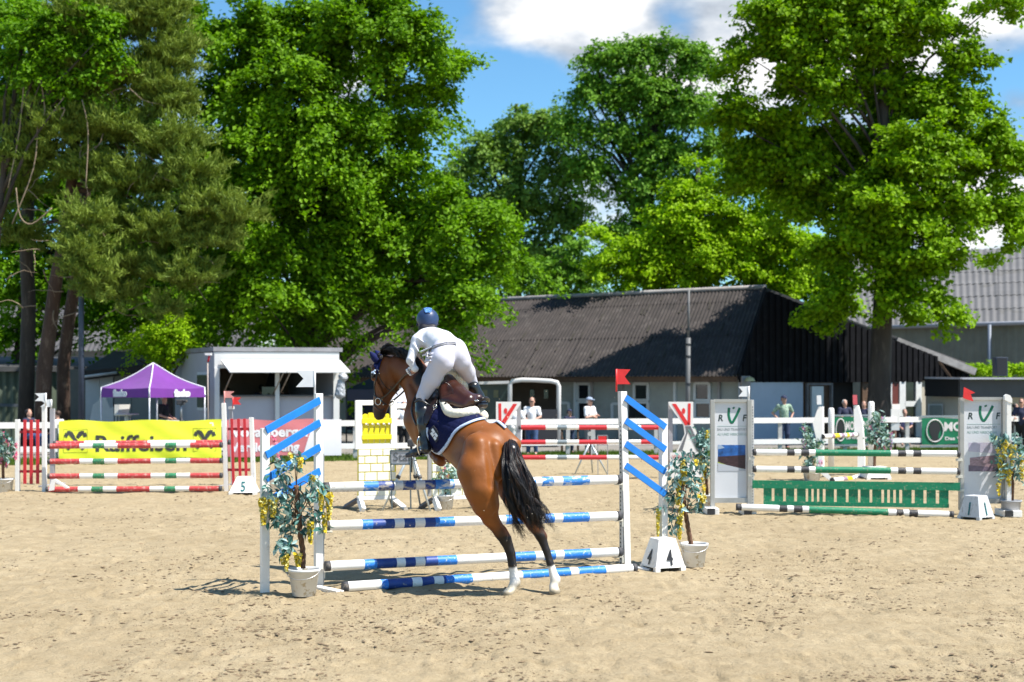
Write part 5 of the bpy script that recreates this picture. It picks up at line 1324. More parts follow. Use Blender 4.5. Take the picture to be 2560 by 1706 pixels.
    for k in range(n): a_ = 2*math.pi*(k+.5)/n; vs.append(Vector((c_.x+.77*math.cos(a_), Y+.77*math.sin(a_), zb-.14)))
    mb.add(vs, [(0, 1+k, 1+(k+1) % n) for k in range(n)]+[(1+k, n+1+k, 1+(k+1) % n) for k in range(n)], 0, False); mb.build('canopy', mat('parasol_white', (.70, .70, .76), .7, .04, 4), u_)
    mb = MB(); mb.tube([c_, Vector((c_.x, Y, zt))], .02, 6); mb.build('pole', GREY_METAL, u_)
tent()

# horse trailer with a rounded white opening in front of the barn
def trailer():
    t = thing('horse_trailer', 'horse trailer with its rounded rear opening showing a brown interior', 'trailer', PX(1335, 51)); Y = 51
    wf = mat('trailer_white', (.62, .60, .58), .5, .05, 3)
    out = [(1273, 1130), (1275, 962), (1281, 953), (1305, 950), (1340, 951), (1376, 953), (1393, 957), (1397, 966), (1396, 1130)]
    P3 = [W(x, y, Y) for x, y in out]; mb = MB(); mb.tube(P3, .085, 8); mb.build('rear_frame', wf, t)
    mb = MB(); mb.prism([W(x, y, Y+2.6) for x, y in out], (0, .05, 0)); mb.build('front_wall', mat('trailer_inside', (.16, .115, .085), .8, .1, 2), t)
    mb = MB(); b_ = [W(x, y, Y) for x, y in out]; n = len(b_)
    mb.add(b_+[p+Vector((0, 2.7, 0)) for p in b_], [(i, i+1, i+1+n, i+n) for i in range(n-1)]); mb.build('body', wf, t)
    mb = MB(); mb.prism([W(1312, 1140, Y-.1), W(1393, 1140, Y-.1), W(1393, 1024, Y-.1), W(1312, 1024, Y-.1)], (0, .06, 0)); mb.build('ramp', mat('ramp_black', (.03, .03, .035), .7, .1, 4), t)
    for x in (1330, 1365): mb = MB(); mb.box(W(x, 986, Y+2.5), (.16, .06, .34)); mb.build('window', GLASSDK, t)
    mb = MB(); mb.tube([W(1325, 1128, Y+1), W(1325, 1128, Y+1)+Vector((.2, 0, 0))], .32, 14); mb.build('wheel', RUBBER, t)
    t = thing('trailer', 'dark green trailer side with pale roof edge left of the open horse trailer', 'trailer', PX(1230, 50)); Y = 52.5
    mb = MB(); mb.prism([W(1195, 1120, Y), W(1272, 1120, Y), W(1272, 962, Y), W(1197, 962, Y)], (0, 2.2, 0)); mb.build('body', mat('trailer_green', (.030, .055, .050), .35, .1, 3, coat=.3), t)
    mb = MB(); mb.beam(W(1198, 958, Y-.05), W(1273, 956, Y-.05), 2.0, .10); mb.build('roof_edge', wf, t)
    for x in (1212, 1240): mb = MB(); mb.box(W(x, 985, Y-.02), (.18, .04, .28)); mb.build('window', mat('trailer_window', (.16, .17, .09), .2, .1, 4), t)
trailer()
# ================================================================== TREES
BARK = mat('bark', (.050, .038, .029), .9, .4, 3, bump=.8, bscale=14, stretch=(1, 1, .25), dirt=.6, dcol=(.10, .078, .06), dscale=6)
PINEBARK = mat('pine_bark', (.085, .048, .032), .9, .4, 3, bump=.9, bscale=12, stretch=(1, 1, .3), dirt=.7, dcol=(.17, .115, .08), dscale=5, dthr=.54)
DEADWOOD = mat('dead_twigs', (.27, .20, .13), .8, .2, 5)
def unit(a): return a/np.maximum(np.linalg.norm(a, axis=-1, keepdims=True), 1e-9)
def leaf_quads(c, n, ax, ln, wd, lv):
    """folded rhombic leaves: centre, normal, long axis"""
    ax = unit(ax-n*(ax*n).sum(-1, keepdims=True)); sd = np.cross(n, ax)
    ln = ln[:, None]; wd = wd[:, None]
    V = np.stack([c-ax*ln*.5, c+sd*wd*.5-ax*ln*.05+n*wd*.12, c+ax*ln*.5-n*wd*.1, c-sd*wd*.5-ax*ln*.05+n*wd*.12], 1).reshape(-1, 3)
    Q = np.arange(len(V)).reshape(-1, 4); return V, Q, np.repeat(lv, 4)
def crown(name, parent, lobes, leaves, size, m, seed, spray=1.2, per=70, droop=.55, jit=.16, aspect=.68, needle=False, fill=.55, back=.45, flat=.55, clv=.5, core=.22):
    R = np.random.default_rng(seed)
    C = np.array([np.array(W(l[0], l[1], l[2])) for l in lobes]); k = np.array([l[2]/F for l in lobes])
    rx = np.array([l[3] for l in lobes])*k; rz = np.array([(l[4] if len(l) > 4 else l[3]*.9) for l in lobes])*k; rx = np.maximum(rx-.34*spray, rx*.45); rz = np.maximum(rz-.2*spray, rz*.5); ry = rx*.95+.1*spray
    w = rx*rz; w = w/w.sum(); ns = leaves//per
    i = R.choice(len(lobes), ns, p=w)
    d = unit(R.normal(size=(ns, 3))); d[:, 2] = np.abs(d[:, 2])*np.where(R.random(ns) < .72, 1, -1)
    far = (d[:, 1] > .35) & (R.random(ns) > back); d[far, 1] *= -1
    rr = fill+(1-fill)*R.random(ns)**.6; inner = R.random(ns) < core; rr[inner] = .15+.45*R.random(inner.sum()); rad = np.stack([rx[i], ry[i], rz[i]], 1)
    start = C[i]+d*rad*(rr-.12)[:, None]
    out = unit(d*np.array([1, 1, flat])+R.normal(size=(ns, 3))*.35)
    L = spray*(.55+.7*R.random(ns))
    t = R.random((ns, per))**.8
    p = start[:, None]+out[:, None]*(t*L[:, None])[..., None]
    if needle: p[..., 2] += (t**2*L[:, None])*.22
    else: p[..., 2] -= (t**2*L[:, None])*droop*(.5+R.random(ns))[:, None]
    p = p+R.normal(size=p.shape)*np.array([jit, jit, jit*.55])*(.35+.8*np.sin(np.clip(t, 0, 1)*2.6))[..., None]
    p = p.reshape(-1, 3); o = np.repeat(out, per, 0); n_ = len(p)
    lv = np.clip(np.repeat(R.random(ns)*clv, per)+R.random(n_)*(1-clv), 0, 1)
    if needle:
        ax = unit(o*.6+R.normal(size=(n_, 3))*.55+np.array([0, 0, .75])); nn = unit(np.cross(ax, R.normal(size=(n_, 3))))
        V, Q, a = leaf_quads(p, nn, ax, size*(.7+.6*R.random(n_)), size*.17*np.ones(n_), lv)
    else:
        nn = unit(R.normal(size=(n_, 3))*.60+np.array([0, -.12, .85])+o*.35)
        ax = unit(o+R.normal(size=(n_, 3))*.6+np.array([0, 0, -.6]))
        s = size*(.65+.6*R.random(n_)); V, Q, a = leaf_quads(p, nn, ax, s, s*aspect, lv)
    V = V-np.array(ORG[parent.name])
    return link_mesh(name, np_mesh(name, V, Q, m, False, {'lv': ('FLOAT', a)}), parent)
def limbs(mb, base, top, r0, r1, lobes, n, seed, bend=.3, rb=.09, tmin=.12):
    R = random.Random(seed); base, top = Vector(base), Vector(top)
    pts = [base.lerp(top, t)+Vector((math.sin(t*5+seed)*bend, math.cos(t*4+seed)*bend*.6, 0))*t*(1.2-t) for t in [k/9 for k in range(10)]]
    mb.tube([base-Vector((0, 0, .2)), base+Vector((0, 0, .05))]+pts[1:], [r0*1.5, r0*1.25]+[r0+(r1-r0)*t/9 for t in range(1, 10)], 12)
    for q in range(n):
        l = lobes[q % len(lobes)]; e = W(l[0]+R.uniform(-.4, .4)*l[3], l[1]+R.uniform(-.3, .5)*l[3], l[2]+R.uniform(-1, .6))
        t = max(tmin, min(.93, (e.z-base.z)/(top.z-base.z)*.8-R.uniform(.02, .15))); x = t*9; i = min(int(x), 8); s = pts[i].lerp(pts[i+1], x-i)
        L = (e-s).length; mid = s.lerp(e, .5)+Vector((0, 0, L*.10))+Vector((R.uniform(-1, 1), R.uniform(-1, 1), 0))*L*.06
        r = min(rb*(.5+L*.16), r0*.5)
        mb.tube([s, s.lerp(mid, .5)+Vector((0, 0, L*.03)), mid, mid.lerp(e, .6), e], [r, r*.8, r*.55, r*.35, r*.12], 6)
    return mb
def tree(name, label, base, top, r0, r1, lobes, leaves, size, m, seed, trunk=True, bark=None, nb=14, group=None, **kw):
    t = thing(name, label, 'tree', (base[0], base[1], 0), group)
    if trunk:
        mb = MB(); limbs(mb, base, top, r0, r1, lobes, nb, seed, rb=kw.pop('rb', .09), tmin=kw.pop('tmin', .12)); mb.build('trunk', bark or BARK, t)
    crown('crown', t, lobes, leaves, size, m, seed, **kw); return t

LINDEN = leaf_mat('linden_leaf', (.045, .125, .003), (.215, .400, .008), .34)
MAPLE = leaf_mat('maple_leaf', (.075, .165, .003), (.270, .450, .006), .34)
LIME = leaf_mat('lime_leaf', (.160, .290, .004), (.360, .560, .010), .36)
MIDG = leaf_mat('mid_leaf', (.085, .200, .018), (.200, .370, .034), .28)
MIDG2 = leaf_mat('mid_leaf_grey', (.110, .205, .032), (.220, .350, .060), .28)
NEEDLE = leaf_mat('pine_needle', (.105, .165, .020), (.245, .320, .050), .18, rough=.5, tg=(1.2, 1.2, .5))
DARKG = leaf_mat('shade_leaf', (.040, .120, .003), (.190, .370, .008), .36)

def Lb(Y, *ls): return [(l[0], l[1], Y+(l[4] if len(l) > 4 else 0), l[2], l[3] if len(l) > 3 else l[2]*.85) for l in ls]
tree('linden_tree', 'huge dark green linden rising behind the kiosk, its branches hanging over the barn roof', PX(760, 54), W(820, 60, 54), .48, .16,
     Lb(53, (505, 90, 80, 80), (640, 110, 110, 90), (600, 240, 110, 80), (760, 90, 110, 90, 1), (905, 60, 120, 100), (1010, 130, 100, 110), (1085, 230, 62, 90), (1060, 340, 60, 80), (730, 220, 110, 80, -1), (860, 170, 80, 60, 1.5),
        (560, 390, 100, 70, -1), (690, 390, 110, 80), (820, 340, 110, 80, -.8), (960, 300, 100, 90, .5), (1000, 430, 90, 80), (880, 470, 110, 90), (720, 520, 120, 80, .6), (620, 560, 90, 70, -1), (760, 640, 110, 70, -1),
        (900, 620, 110, 90, .6), (1020, 560, 100, 90, .3), (1060, 690, 90, 80, -.5), (1140, 540, 90, 80, -1), (1240, 560, 90, 80, -1.5), (1275, 640, 55, 55, -1.8), (1210, 680, 80, 70, -1.6), (1190, 760, 50, 60, -1.8), (1130, 750, 55, 45, -1.6), (1250, 745, 34, 50, -1.8),
        (640, 730, 110, 70, -1.2), (770, 780, 90, 60, -1), (890, 750, 80, 50, -.8), (560, 680, 90, 70), (1000, 775, 40, 30, -1.2), (1180, 800, 45, 40, -2), (1110, 790, 40, 50, -2), (1225, 775, 25, 30, -2), (480, 800, 70, 50, .5), (850, 790, 50, 35), (700, 830, 80, 35)),
     165000, .205, LINDEN, 11, nb=30, spray=2.0, per=260, droop=.6, jit=.23, fill=.70, clv=.35, core=.45)
tree('shade_tree', 'leafy dark tree behind the pine at the left edge', PX(40, 60), W(90, 100, 60), .35, .12,
     Lb(60, (40, 60, 120, 110), (60, 250, 130, 120), (200, 250, 120, 110), (330, 330, 100, 100), (60, 470, 130, 110), (230, 520, 120, 110), (60, 680, 120, 110), (230, 700, 110, 90), (350, 600, 110, 100), (420, 760, 90, 80), (300, 800, 90, 60), (60, 830, 90, 50), (470, 480, 90, 110)),
     85000, .22, DARKG, 12, spray=1.5, per=100, jit=.22, fill=.3)
tree('gap_shading_tree', 'broad tree added to darken the gaps behind the big linden', PX(760, 63), W(760, 400, 63), .35, .12,  # added tree that darkens the gaps seen through the linden
     Lb(63, (520, 420, 110, 90), (560, 600, 110, 90), (520, 760, 110, 90), (700, 450, 120, 90), (700, 640, 130, 100), (720, 790, 120, 70), (880, 480, 110, 90), (880, 660, 120, 100), (860, 780, 70, 45), (1030, 620, 80, 80), (620, 300, 90, 80), (800, 330, 90, 80), (430, 640, 90, 90), (1000, 730, 60, 45)),
     42000, .25, DARKG, 15, spray=1.3, per=60, jit=.25, fill=.3, nb=10)
tree('lime_bush', 'bright yellow green bush above the roof behind the purple tent', PX(420, 50.5), W(420, 800, 50.5), .12, .05,
     Lb(50.5, (380, 850, 50, 40), (440, 830, 45, 40), (420, 880, 45, 30), (340, 880, 30, 25), (470, 860, 30, 25)), 7000, .13, LIME, 13, nb=5, spray=.6, per=40, jit=.1)
tree('maple_sapling', 'bright leafy branches reaching in front of the pine at the upper left', PX(-60, 47.6), W(60, 60, 47.6), .16, .06,
     Lb(47.4, (60, 90, 50, 40), (130, 70, 60, 40), (160, 130, 70, 40), (210, 190, 50, 30), (250, 110, 50, 40), (240, 60, 60, 50), (100, 190, 50, 35), (170, 240, 40, 25), (20, 160, 40, 40), (290, 150, 35, 25)), 12000, .17, DARKG, 14, nb=8, spray=.7, per=50, jit=.13, tmin=.5)
# pine with leaning trunks
def pine():
    t = thing('pine_tree', 'tall pine with leaning brown trunks and grey green needles at the left', 'tree', PX(110, 49))
    mb = MB()
    def tr(pts, r0, r1, mb=mb): mb.tube([Vector(p) for p in pts], [r0+(r1-r0)*i/(len(pts)-1) for i in range(len(pts))], 12)
    tr([PX(104, 49, -.2), W(110, 930, 49), W(122, 840, 49), W(140, 700, 49.1), W(168, 560, 49.2), W(182, 430, 49.3), W(190, 300, 49.4), W(200, 120, 49.4), W(205, -40, 49.4)], .29, .12)
    mb.build('trunk', PINEBARK, t)
    mb = MB(); R = random.Random(4)
    for (x0, y0, x1, y1) in ((190, 260, 420, 190), (186, 380, 500, 440), (178, 480, 600, 545), (175, 520, 420, 700), (185, 400, 60, 440), (195, 200, 60, 330), (196, 160, 380, 60), (170, 560, 40, 640), (165, 600, 330, 740), (188, 340, 420, 360), (180, 460, 520, 620)):
        a, b = W(x0, y0, 49.3), W(x1, y1, 47.8+R.random()*2.5); m = a.lerp(b, .5)+Vector((0, 0, .5))
        mb.tube([a, a.lerp(m, .5)+Vector((0, 0, .15)), m, b], [.10, .075, .05, .02], 6)
    mb.build('limb', PINEBARK, t)
    mb = MB()
    for k in range(95):      # bare dead twigs
        x, y = R.uniform(10, 560), R.uniform(120, 780)
        if x > 250+y*.5: x *= .6
        a = W(x, y, 47.2+R.random()*1.5); q = [a]; d = Vector((R.uniform(-1, 1), R.uniform(-.4, .2), R.uniform(-.9, .5)))
        for s in range(5): d = (d+Vector((R.uniform(-.5, .5), 0, R.uniform(-.5, .4)))).normalized(); q.append(q[-1]+d*R.uniform(.12, .3))
        mb.tube(q, [.022, .018, .014, .011, .008, .004], 5)
    for pts in (((100, 190), (112, 280), (96, 300), (84, 420), (30, 560)), ((60, 200), (48, 330), (20, 470)), ((40, 470), (50, 540), (80, 560), (130, 520)), ((205, 250), (220, 330), (214, 470)), ((110, 290), (160, 270), (150, 300))):
        mb.tube([W(x, y, 47.0) for x, y in smooth_poly(pts, False, 4)], .022, 6)
    mb.build('dead_twigs', DEADWOOD, t)['kind'] = 'stuff'
    crown('crown', t, Lb(48.6, (215, 60, 80, 80, -.6), (200, 180, 65, 60, -.6), (215, 640, 60, 45, -2.2), (215, 560, 60, 40, -2), (245, 700, 50, 30, -2.2), (150, 100, 60, 50, .2), (385, 40, 80, 70), (430, 150, 60, 70), (420, 250, 70, 60), (300, 60, 60, 60), (330, 200, 90, 50), (290, 330, 110, 45), (430, 360, 85, 45, -.6), (480, 440, 70, 40, -.8), (520, 520, 80, 36, -1), (600, 545, 60, 30, -1.2), (150, 330, 90, 40, -.5), (60, 390, 80, 45, -.5), (230, 430, 90, 40), (60, 480, 70, 40, .5),
        (330, 460, 100, 45, -.3), (420, 580, 100, 40, -.7), (540, 600, 60, 30, -1), (310, 560, 80, 40), (330, 660, 90, 35, -.6), (460, 690, 90, 32, -1), (300, 740, 60, 28, -.8), (420, 770, 50, 24, -1), (50, 590, 50, 30), (30, 300, 60, 40), (120, 230, 60, 30)),
        210000, .25, NEEDLE, 21, spray=.8, per=80, jit=.085, needle=True, fill=.35, flat=.35, back=.6)
pine()
for i, (pts, r0, r1, lab) in enumerate((((( 62, None), (68, 900), (72, 760), (66, 640), (70, 520), (60, 350)), .28, .20, 'dark mossy tree trunk left of the leaning pine trunk'), (((160, None), (158, 920), (172, 800), (196, 660), (212, 540), (215, 400)), .24, .18, 'shaded pine trunk leaning right beside the steel post'))):
    Y = 50.5+i*.6; t = thing('bare_trunk', lab, 'tree trunk', PX(pts[0][0], Y)); mb = MB()
    q = [PX(pts[0][0], Y, -.2)]+[W(x, y, Y) for x, y in pts[1:]]
    mb.tube(q, [r0+(r1-r0)*k/(len(q)-1) for k in range(len(q))], 12); mb.build('trunk', PINEBARK if i else BARK, t)
tree('maple_tree', 'big sunlit maple with a thick dark trunk in front of the barn gable', PX(2196, 53.5), W(2215, 60, 54), .46, .15,
     Lb(54, (1945, 50, 80, 70), (2060, 30, 100, 70), (2180, 50, 110, 80), (2310, 60, 90, 60), (2410, 170, 60, 50), (2500, 20, 80, 35), (1870, 140, 50, 40), (1980, 150, 70, 50), (1830, 290, 60, 40), (1900, 330, 90, 55, 1.5), (2060, 230, 110, 60), (2230, 250, 100, 70, 1), (2360, 290, 100, 70), (2480, 390, 90, 80), (2010, 370, 110, 60, 2), (2140, 390, 120, 70, 3), (2300, 400, 120, 70, -1),
        (1880, 440, 90, 55, 2), (2040, 500, 110, 60, 1.5), (2200, 520, 120, 70, -1.2), (2360, 530, 110, 70, -.6), (2510, 540, 80, 55), (2120, 620, 100, 50, -.6), (2280, 650, 110, 60, -.8), (2240, 740, 60, 32, -1), (2340, 760, 45, 34, -1), (2415, 810, 26, 34, -1), (2280, 810, 40, 26, -1), (2120, 740, 50, 45, -1), (2050, 790, 50, 35, -1), (2060, 830, 30, 25, -1), (2140, 840, 30, 20, -1), (2500, 640, 45, 30, 1), (2100, 120, 100, 50), (2000, 420, 60, 60, .8), (2200, 140, 60, 50, 1)),
     175000, .20, MAPLE, 31, nb=18, spray=1.05, per=170, droop=.15, jit=.23, fill=.62, clv=.35, core=.34, rb=.055, tmin=.40, aspect=.85)
tree('young_lime_tree', 'yellow green conical lime tree growing just behind the dark barn ridge', PX(1700, 67), W(1745, 420, 67), .25, .06,
     Lb(66, (1745, 420, 35, 45), (1735, 490, 60, 50), (1700, 560, 90, 60), (1610, 610, 60, 40), (1640, 670, 90, 50), (1590, 700, 50, 30), (1800, 560, 90, 60), (1760, 640, 110, 60), (1880, 590, 100, 60), (1860, 680, 100, 50), (1980, 620, 90, 60), (1960, 710, 90, 50), (2060, 680, 60, 50), (2070, 760, 45, 40), (2010, 770, 60, 35), (1690, 700, 80, 30), (1900, 480, 80, 50), (1500, 600, 50, 40), (1540, 650, 60, 40), (1480, 695, 50, 26), (1660, 600, 70, 50)),
     74000, .21, LIME, 41, spray=1.2, per=120, droop=.4, jit=.22, nb=14)
tree('ash_tree', 'tall loose green ash tree in the middle behind the barn', PX(1600, 88), W(1640, 130, 88), .40, .10,
     Lb(88, (1500, 160, 60, 45), (1570, 140, 70, 45), (1660, 130, 60, 45), (1740, 170, 60, 60), (1480, 240, 70, 45), (1600, 240, 100, 60), (1720, 280, 80, 60), (1430, 320, 60, 40), (1540, 350, 80, 50), (1660, 390, 80, 60), (1600, 470, 70, 60), (1780, 380, 60, 60), (1560, 600, 60, 60), (1640, 560, 60, 60), (1480, 430, 60, 50), (1720, 480, 60, 60)),
     60000, .26, MIDG, 51, nb=26, spray=1.3, per=45, droop=.5, jit=.2, fill=.4, rb=.12)
tree('willow_tree', 'grey green willow like tree left of the ash behind the barn', PX(1300, 92), W(1290, 260, 92), .40, .10,
     Lb(92, (1150, 450, 70, 55), (1110, 500, 60, 60), (1210, 380, 75, 55), (1300, 315, 70, 55), (1390, 320, 70, 60), (1250, 400, 90, 60), (1350, 330, 80, 60), (1170, 520, 80, 60), (1290, 500, 100, 70), (1400, 440, 80, 70), (1390, 560, 80, 70), (1210, 640, 90, 60), (1330, 640, 90, 70), (1430, 680, 70, 60), (1440, 520, 50, 60), (1120, 600, 60, 60)),
     52000, .26, MIDG2, 52, nb=20, spray=1.3, per=45, droop=.6, jit=.2, fill=.35, rb=.12)
tree('roadside_tree', 'small bushy tree filling the gap behind the barn ridge', PX(1400, 80), W(1400, 620, 80), .2, .08,
     Lb(80, (1360, 690, 70, 50), (1270, 700, 60, 50), (1480, 690, 60, 50), (1440, 640, 50, 50), (1100, 700, 60, 60)), 14000, .22, MIDG, 53, nb=8, spray=1.0, per=45)
# distant wood that reads as one mass
def far_wood():
    b = bpy.data.objects.new('far_wood_anchor', None)
    ORG['_fw'] = Vector((0, 140, 0))
    class A: name = '_fw'
    R = random.Random(3); ls = []
    for k in range(46):
        px = -260+k*68; ls.append((px, 890-R.uniform(0, 60), 140+R.uniform(-6, 6), 80, 70))
        if px < 1000 or R.random() < .2: ls.append((px, 800-R.uniform(0, 60), 140, 80, 70))
    bpy.data.objects.remove(b)
    rg = np.random.default_rng(77)
    e = bpy.data.objects.new('_tmp', None); ORG['_tmp'] = Vector((0, 0, 0)); COL.objects.link(e)
    o = crown('far_wood', e, ls, 50000, .55, DARKG, 61, spray=2.2, per=30, jit=.5, fill=.2)
    o.parent = None; bpy.data.objects.remove(e); o['kind'] = 'stuff'; o['label'] = 'distant wood along the horizon behind the buildings'
far_wood()
h = thing('hedge', 'bright green hedge seen above the flat-roofed stand', 'hedge', PX(2450, 66))
crown('foliage', h, [(2420+k*26, 925, 66, 28, 18) for k in range(6)], 5000, .12, LIME, 71, spray=.4, per=30, jit=.08)
# ================================================================== ARENA FENCE
def fence_pt(px, z=0):
    # where the view ray of a column meets the fence line
    k = (px-1280)/F; y = FY0/(1-FS*k); return Vector((k*y, y, z))
fc = thing('arena_fence', 'white painted post and rail fence running round the far side of the arena', 'fence', fence_pt(1280))
FW = mat('fence_white', (.84, .81, .77), .5, .05, 3)
posts = [-260, -60, 138, 330, 520, 700, 888, 1066, 1236, 1420, 1482, 1640, 1800, 1950, 2112, 2268, 2420, 2520, 2690]
for a, b in zip(posts[:-1], posts[1:]):
    p, q = fence_pt(a), fence_pt(b)
    for z, h in ((1.08, .17), (.40, .16 if a < 1200 or a > 1700 else .09)):
        mb = MB(); mb.beam(p+Vector((0, -.07, z)), q+Vector((0, -.07, z)), .045, h); mb.build('rail', FW, fc)
for a in posts:
    p = fence_pt(a); mb = MB(); mb.box(p+Vector((0, 0, .58)), (.12, .10, 1.16)); mb.build('post', mat('fence_post', (.50, .49, .47), .7, .1, 4), fc)
# banners tied to the fence
t_drape = {}
def banner(name, label, x0, x1, z0, z1, mt, wav=.02, out=.12, cat='banner'):
    a, b = fence_pt(x0), fence_pt(x1); d = (b-a).normalized(); nrm = Vector((d.y, -d.x, 0)); L = (b-a).length
    t = thing(name, label, cat, Vector((a.x, a.y, 0))+nrm*out)
    nx, nz = int(L/.08)+1, 12; vs = []; fs = []
    for j in range(nz+1):
        for i in range(nx+1):
            u, v = i/nx, j/nz
            w = wav*(math.sin(u*9+v*3)+.6*math.sin(u*23-v*5)+.5*math.sin((u*L+v*2)*6))
            sag = .025*math.sin(u*L*3.2)*(v if v > .5 else -(1-v))
            vs.append(a+d*L*u+nrm*(out+w)+Vector((0, 0, z0+(z1-z0)*v+sag)))
    for j in range(nz):
        for i in range(nx): fs.append((j*(nx+1)+i, j*(nx+1)+i+1, (j+1)*(nx+1)+i+1, (j+1)*(nx+1)+i))
    mb = MB(); mb.add(vs, fs, 0, True); o = mb.build('cloth', mt, t)
    def drape(o):      # print lies on the cloth
        og = ORG[t.name]
        for vv in o.data.vertices:
            p = vv.co+og-a; u = p.dot(d)/L; v = (p.z-z0)/(z1-z0); w = wav*(math.sin(u*9+v*3)+.6*math.sin(u*23-v*5)+.5*math.sin((u*L+v*2)*6))
            k = p.dot(nrm); tgt = out+w+.007+(k-DR)*.5; vv.co += nrm*(tgt-k)
        return o
    DR = out+wav*2.3+.006; t_drape[t.name] = drape
    M = lambda u, v, o_=.04: Matrix.Translation(a+d*L*u+nrm*(out+wav*2.3+.006)+Vector((0, 0, z0+(z1-z0)*v))) @ Matrix.Rotation(math.atan2(d.y, d.x), 4, 'Z') @ Matrix.Rotation(math.radians(90), 4, 'X')
    return t, M, L
YB = mat('banner_yellow', (.83, .86, .04), .45, .04, 2, coat=.2)
t, M, L = banner('yellow_banner', 'long yellow banner with black lettering and crossed gable emblem on the fence', 148, 553, .03+Z(1150, 40.8), Z(1052, 40.8), YB, .015)
INK = mat('banner_ink', (.045, .045, .04), .5, .05, 3)
H = Z(1052, 40.8)-Z(1150, 40.8)
text_obj('Raiffeisen', .62, INK, None, t, name='lettering', bold=.014, fit=(.56*L, .40*H/.98, 1), matrix=M(.222, .21))
def gable_cross(M, s):
    mb = MB()
    P2 = lambda x, y: M @ Vector((x*s, y*s, 0))
    for sg in (-1, 1):
        def ln(pts, w):
            for (x0, y0), (x1, y1) in zip(pts[:-1], pts[1:]):
                a, b = P2(sg*x0, y0), P2(sg*x1, y1); mb.beam(a, b, .012, w*s, (b-a).cross(M.to_3x3() @ Vector((0, 0, 1))))
        ln([(-.42, -.50), (.30, .36)], .17); ln([(.10, .16), (.26, .42), (.44, .40), (.52, .18)], .20); ln([(.30, .44), (.20, .26)], .20)
    return mb
gable_cross(M(.10, .50), .52).build('emblem', INK, t); gable_cross(M(.895, .50), .52).build('emblem', INK, t)
def frame_lines(M, s, mt, t):
    mb = MB(); q = [M @ Vector((x*s, y*s, 0)) for x, y in ((-.62, -.66), (.62, -.66), (.62, .62), (-.62, .62), (-.62, -.66))]
    for a, b in zip(q[:-1], q[1:]): mb.beam(a, b, .006, .012, (b-a).cross(M.to_3x3() @ Vector((0, 0, 1))))
    mb.build('emblem_frame', mt, t)
frame_lines(M(.10, .50), .52, mat('ochre', (.45, .42, .02), .5, 0, 3), t); frame_lines(M(.895, .50), .52, MATS['ochre'], t)
[t_drape[t.name](c) for c in t.children if c.name.startswith(('lettering', 'emblem'))]
RB_ = mat('banner_red', (.62, .19, .205), .5, .05, 2)
t, M, L = banner('red_banner', 'pinkish red banner with white script lettering beside the yellow one', 566, 852, Z(1141, 41.6), Z(1050, 41.6), RB_, .008)
INKW = mat('banner_white_ink', (.80, .78, .80), .5, .03, 3)
text_obj('Vorarlberger', .46, INKW, None, t, name='lettering', bold=.016, fit=(.70*L, .40), matrix=M(.035, .54))
text_obj('Versicherung', .40, INKW, None, t, name='lettering', bold=.016, fit=(.60*L, .36), matrix=M(.03, .14))
mb = MB(); mb.prism([M(.66, .0) @ Vector((0, .0, -.008)), M(1.0, .0) @ Vector((0, 0, -.008)), M(1.0, 1) @ Vector((0, 0, -.008)), M(.76, 1) @ Vector((0, 0, -.008))], Vector((0, -.006, 0))); mb.build('white_field', INKW, t)
text_obj('V', .34, RB_, None, t, name='emblem', bold=.004, matrix=M(.86, .35)); text_obj('(', .5, RB_, None, t, name='emblem', matrix=M(.79, .33)); text_obj(')', .5, RB_, None, t, name='emblem', matrix=M(.945, .33))
[t_drape[t.name](c) for c in t.children if c.name.startswith(('lettering', 'emblem'))]
GB = mat('banner_green', (.0, .145, .060), .45, .05, 3)
def mohren(x0, x1, y0, y1, label, full):
    p = fence_pt((x0+x1)/2)
    t, M, L = banner('green_banner', label, x0, x1, Z(y1, p.y), Z(y0, p.y), GB, .006, cat='banner')
    h = Z(y0, p.y)-Z(y1, p.y); ink = mat('banner_pale_ink', (.62, .58, .56), .5, .05, 3); s = 1 if full else .55
    mb = MB(); c = M(.165 if full else .17, .52)
    pts = [c @ Vector((.36*s*h*math.cos(a), .43*h*math.sin(a), 0)) for a in [2*math.pi*k/24 for k in range(25)]]
    mb.tube(pts, .022, 6, False); mb.build('oval_ring', ink, t)
    mb = MB(); sil = [(-.16, -.40), (-.12, -.25), (-.20, -.10), (-.24, .08), (-.20, .25), (-.08, .36), (.08, .36), (.20, .25), (.24, .05), (.16, -.12), (.14, -.25), (.20, -.40)]
    mb.prism([c @ Vector((x*h*s*1.05, y*h, -.004)) for x, y in sil], Vector((0, -.006, 0))); mb.build('head_silhouette', SIGNBLACK, t)
    text_obj('MOHREN', .33 if full else .36, ink, None, t, name='lettering', bold=.012, fit=(.64*L, .36*h), matrix=M(.29 if full else .34, .52)); 
    text_obj('Das Vorarlberger', .20, ink, None, t, name='lettering', bold=.006, fit=(.62*L, .17*h), matrix=M(.30 if full else .35, .16))
    fr = MB()
    for u0, v0, u1, v1 in ((-.02, -.08, 1.02, -.08), (-.02, 1.08, 1.02, 1.08)): fr.beam(M(u0, v0) @ Vector((0, 0, -.03)), M(u1, v1) @ Vector((0, 0, -.03)), .03, .06)
    fr.build('banner_frame', GREYB, t)
    [t_drape[t.name](c) for c in t.children if c.name.startswith('lettering')]
    return t
mohren(2300, 2490, 1046, 1110, 'green brewery banner with dark head in a white oval, beside the right sponsor wing', True)
mohren(2082, 2166, 1044, 1108, 'narrow green brewery banner seen between the white wings of the small fence', False)

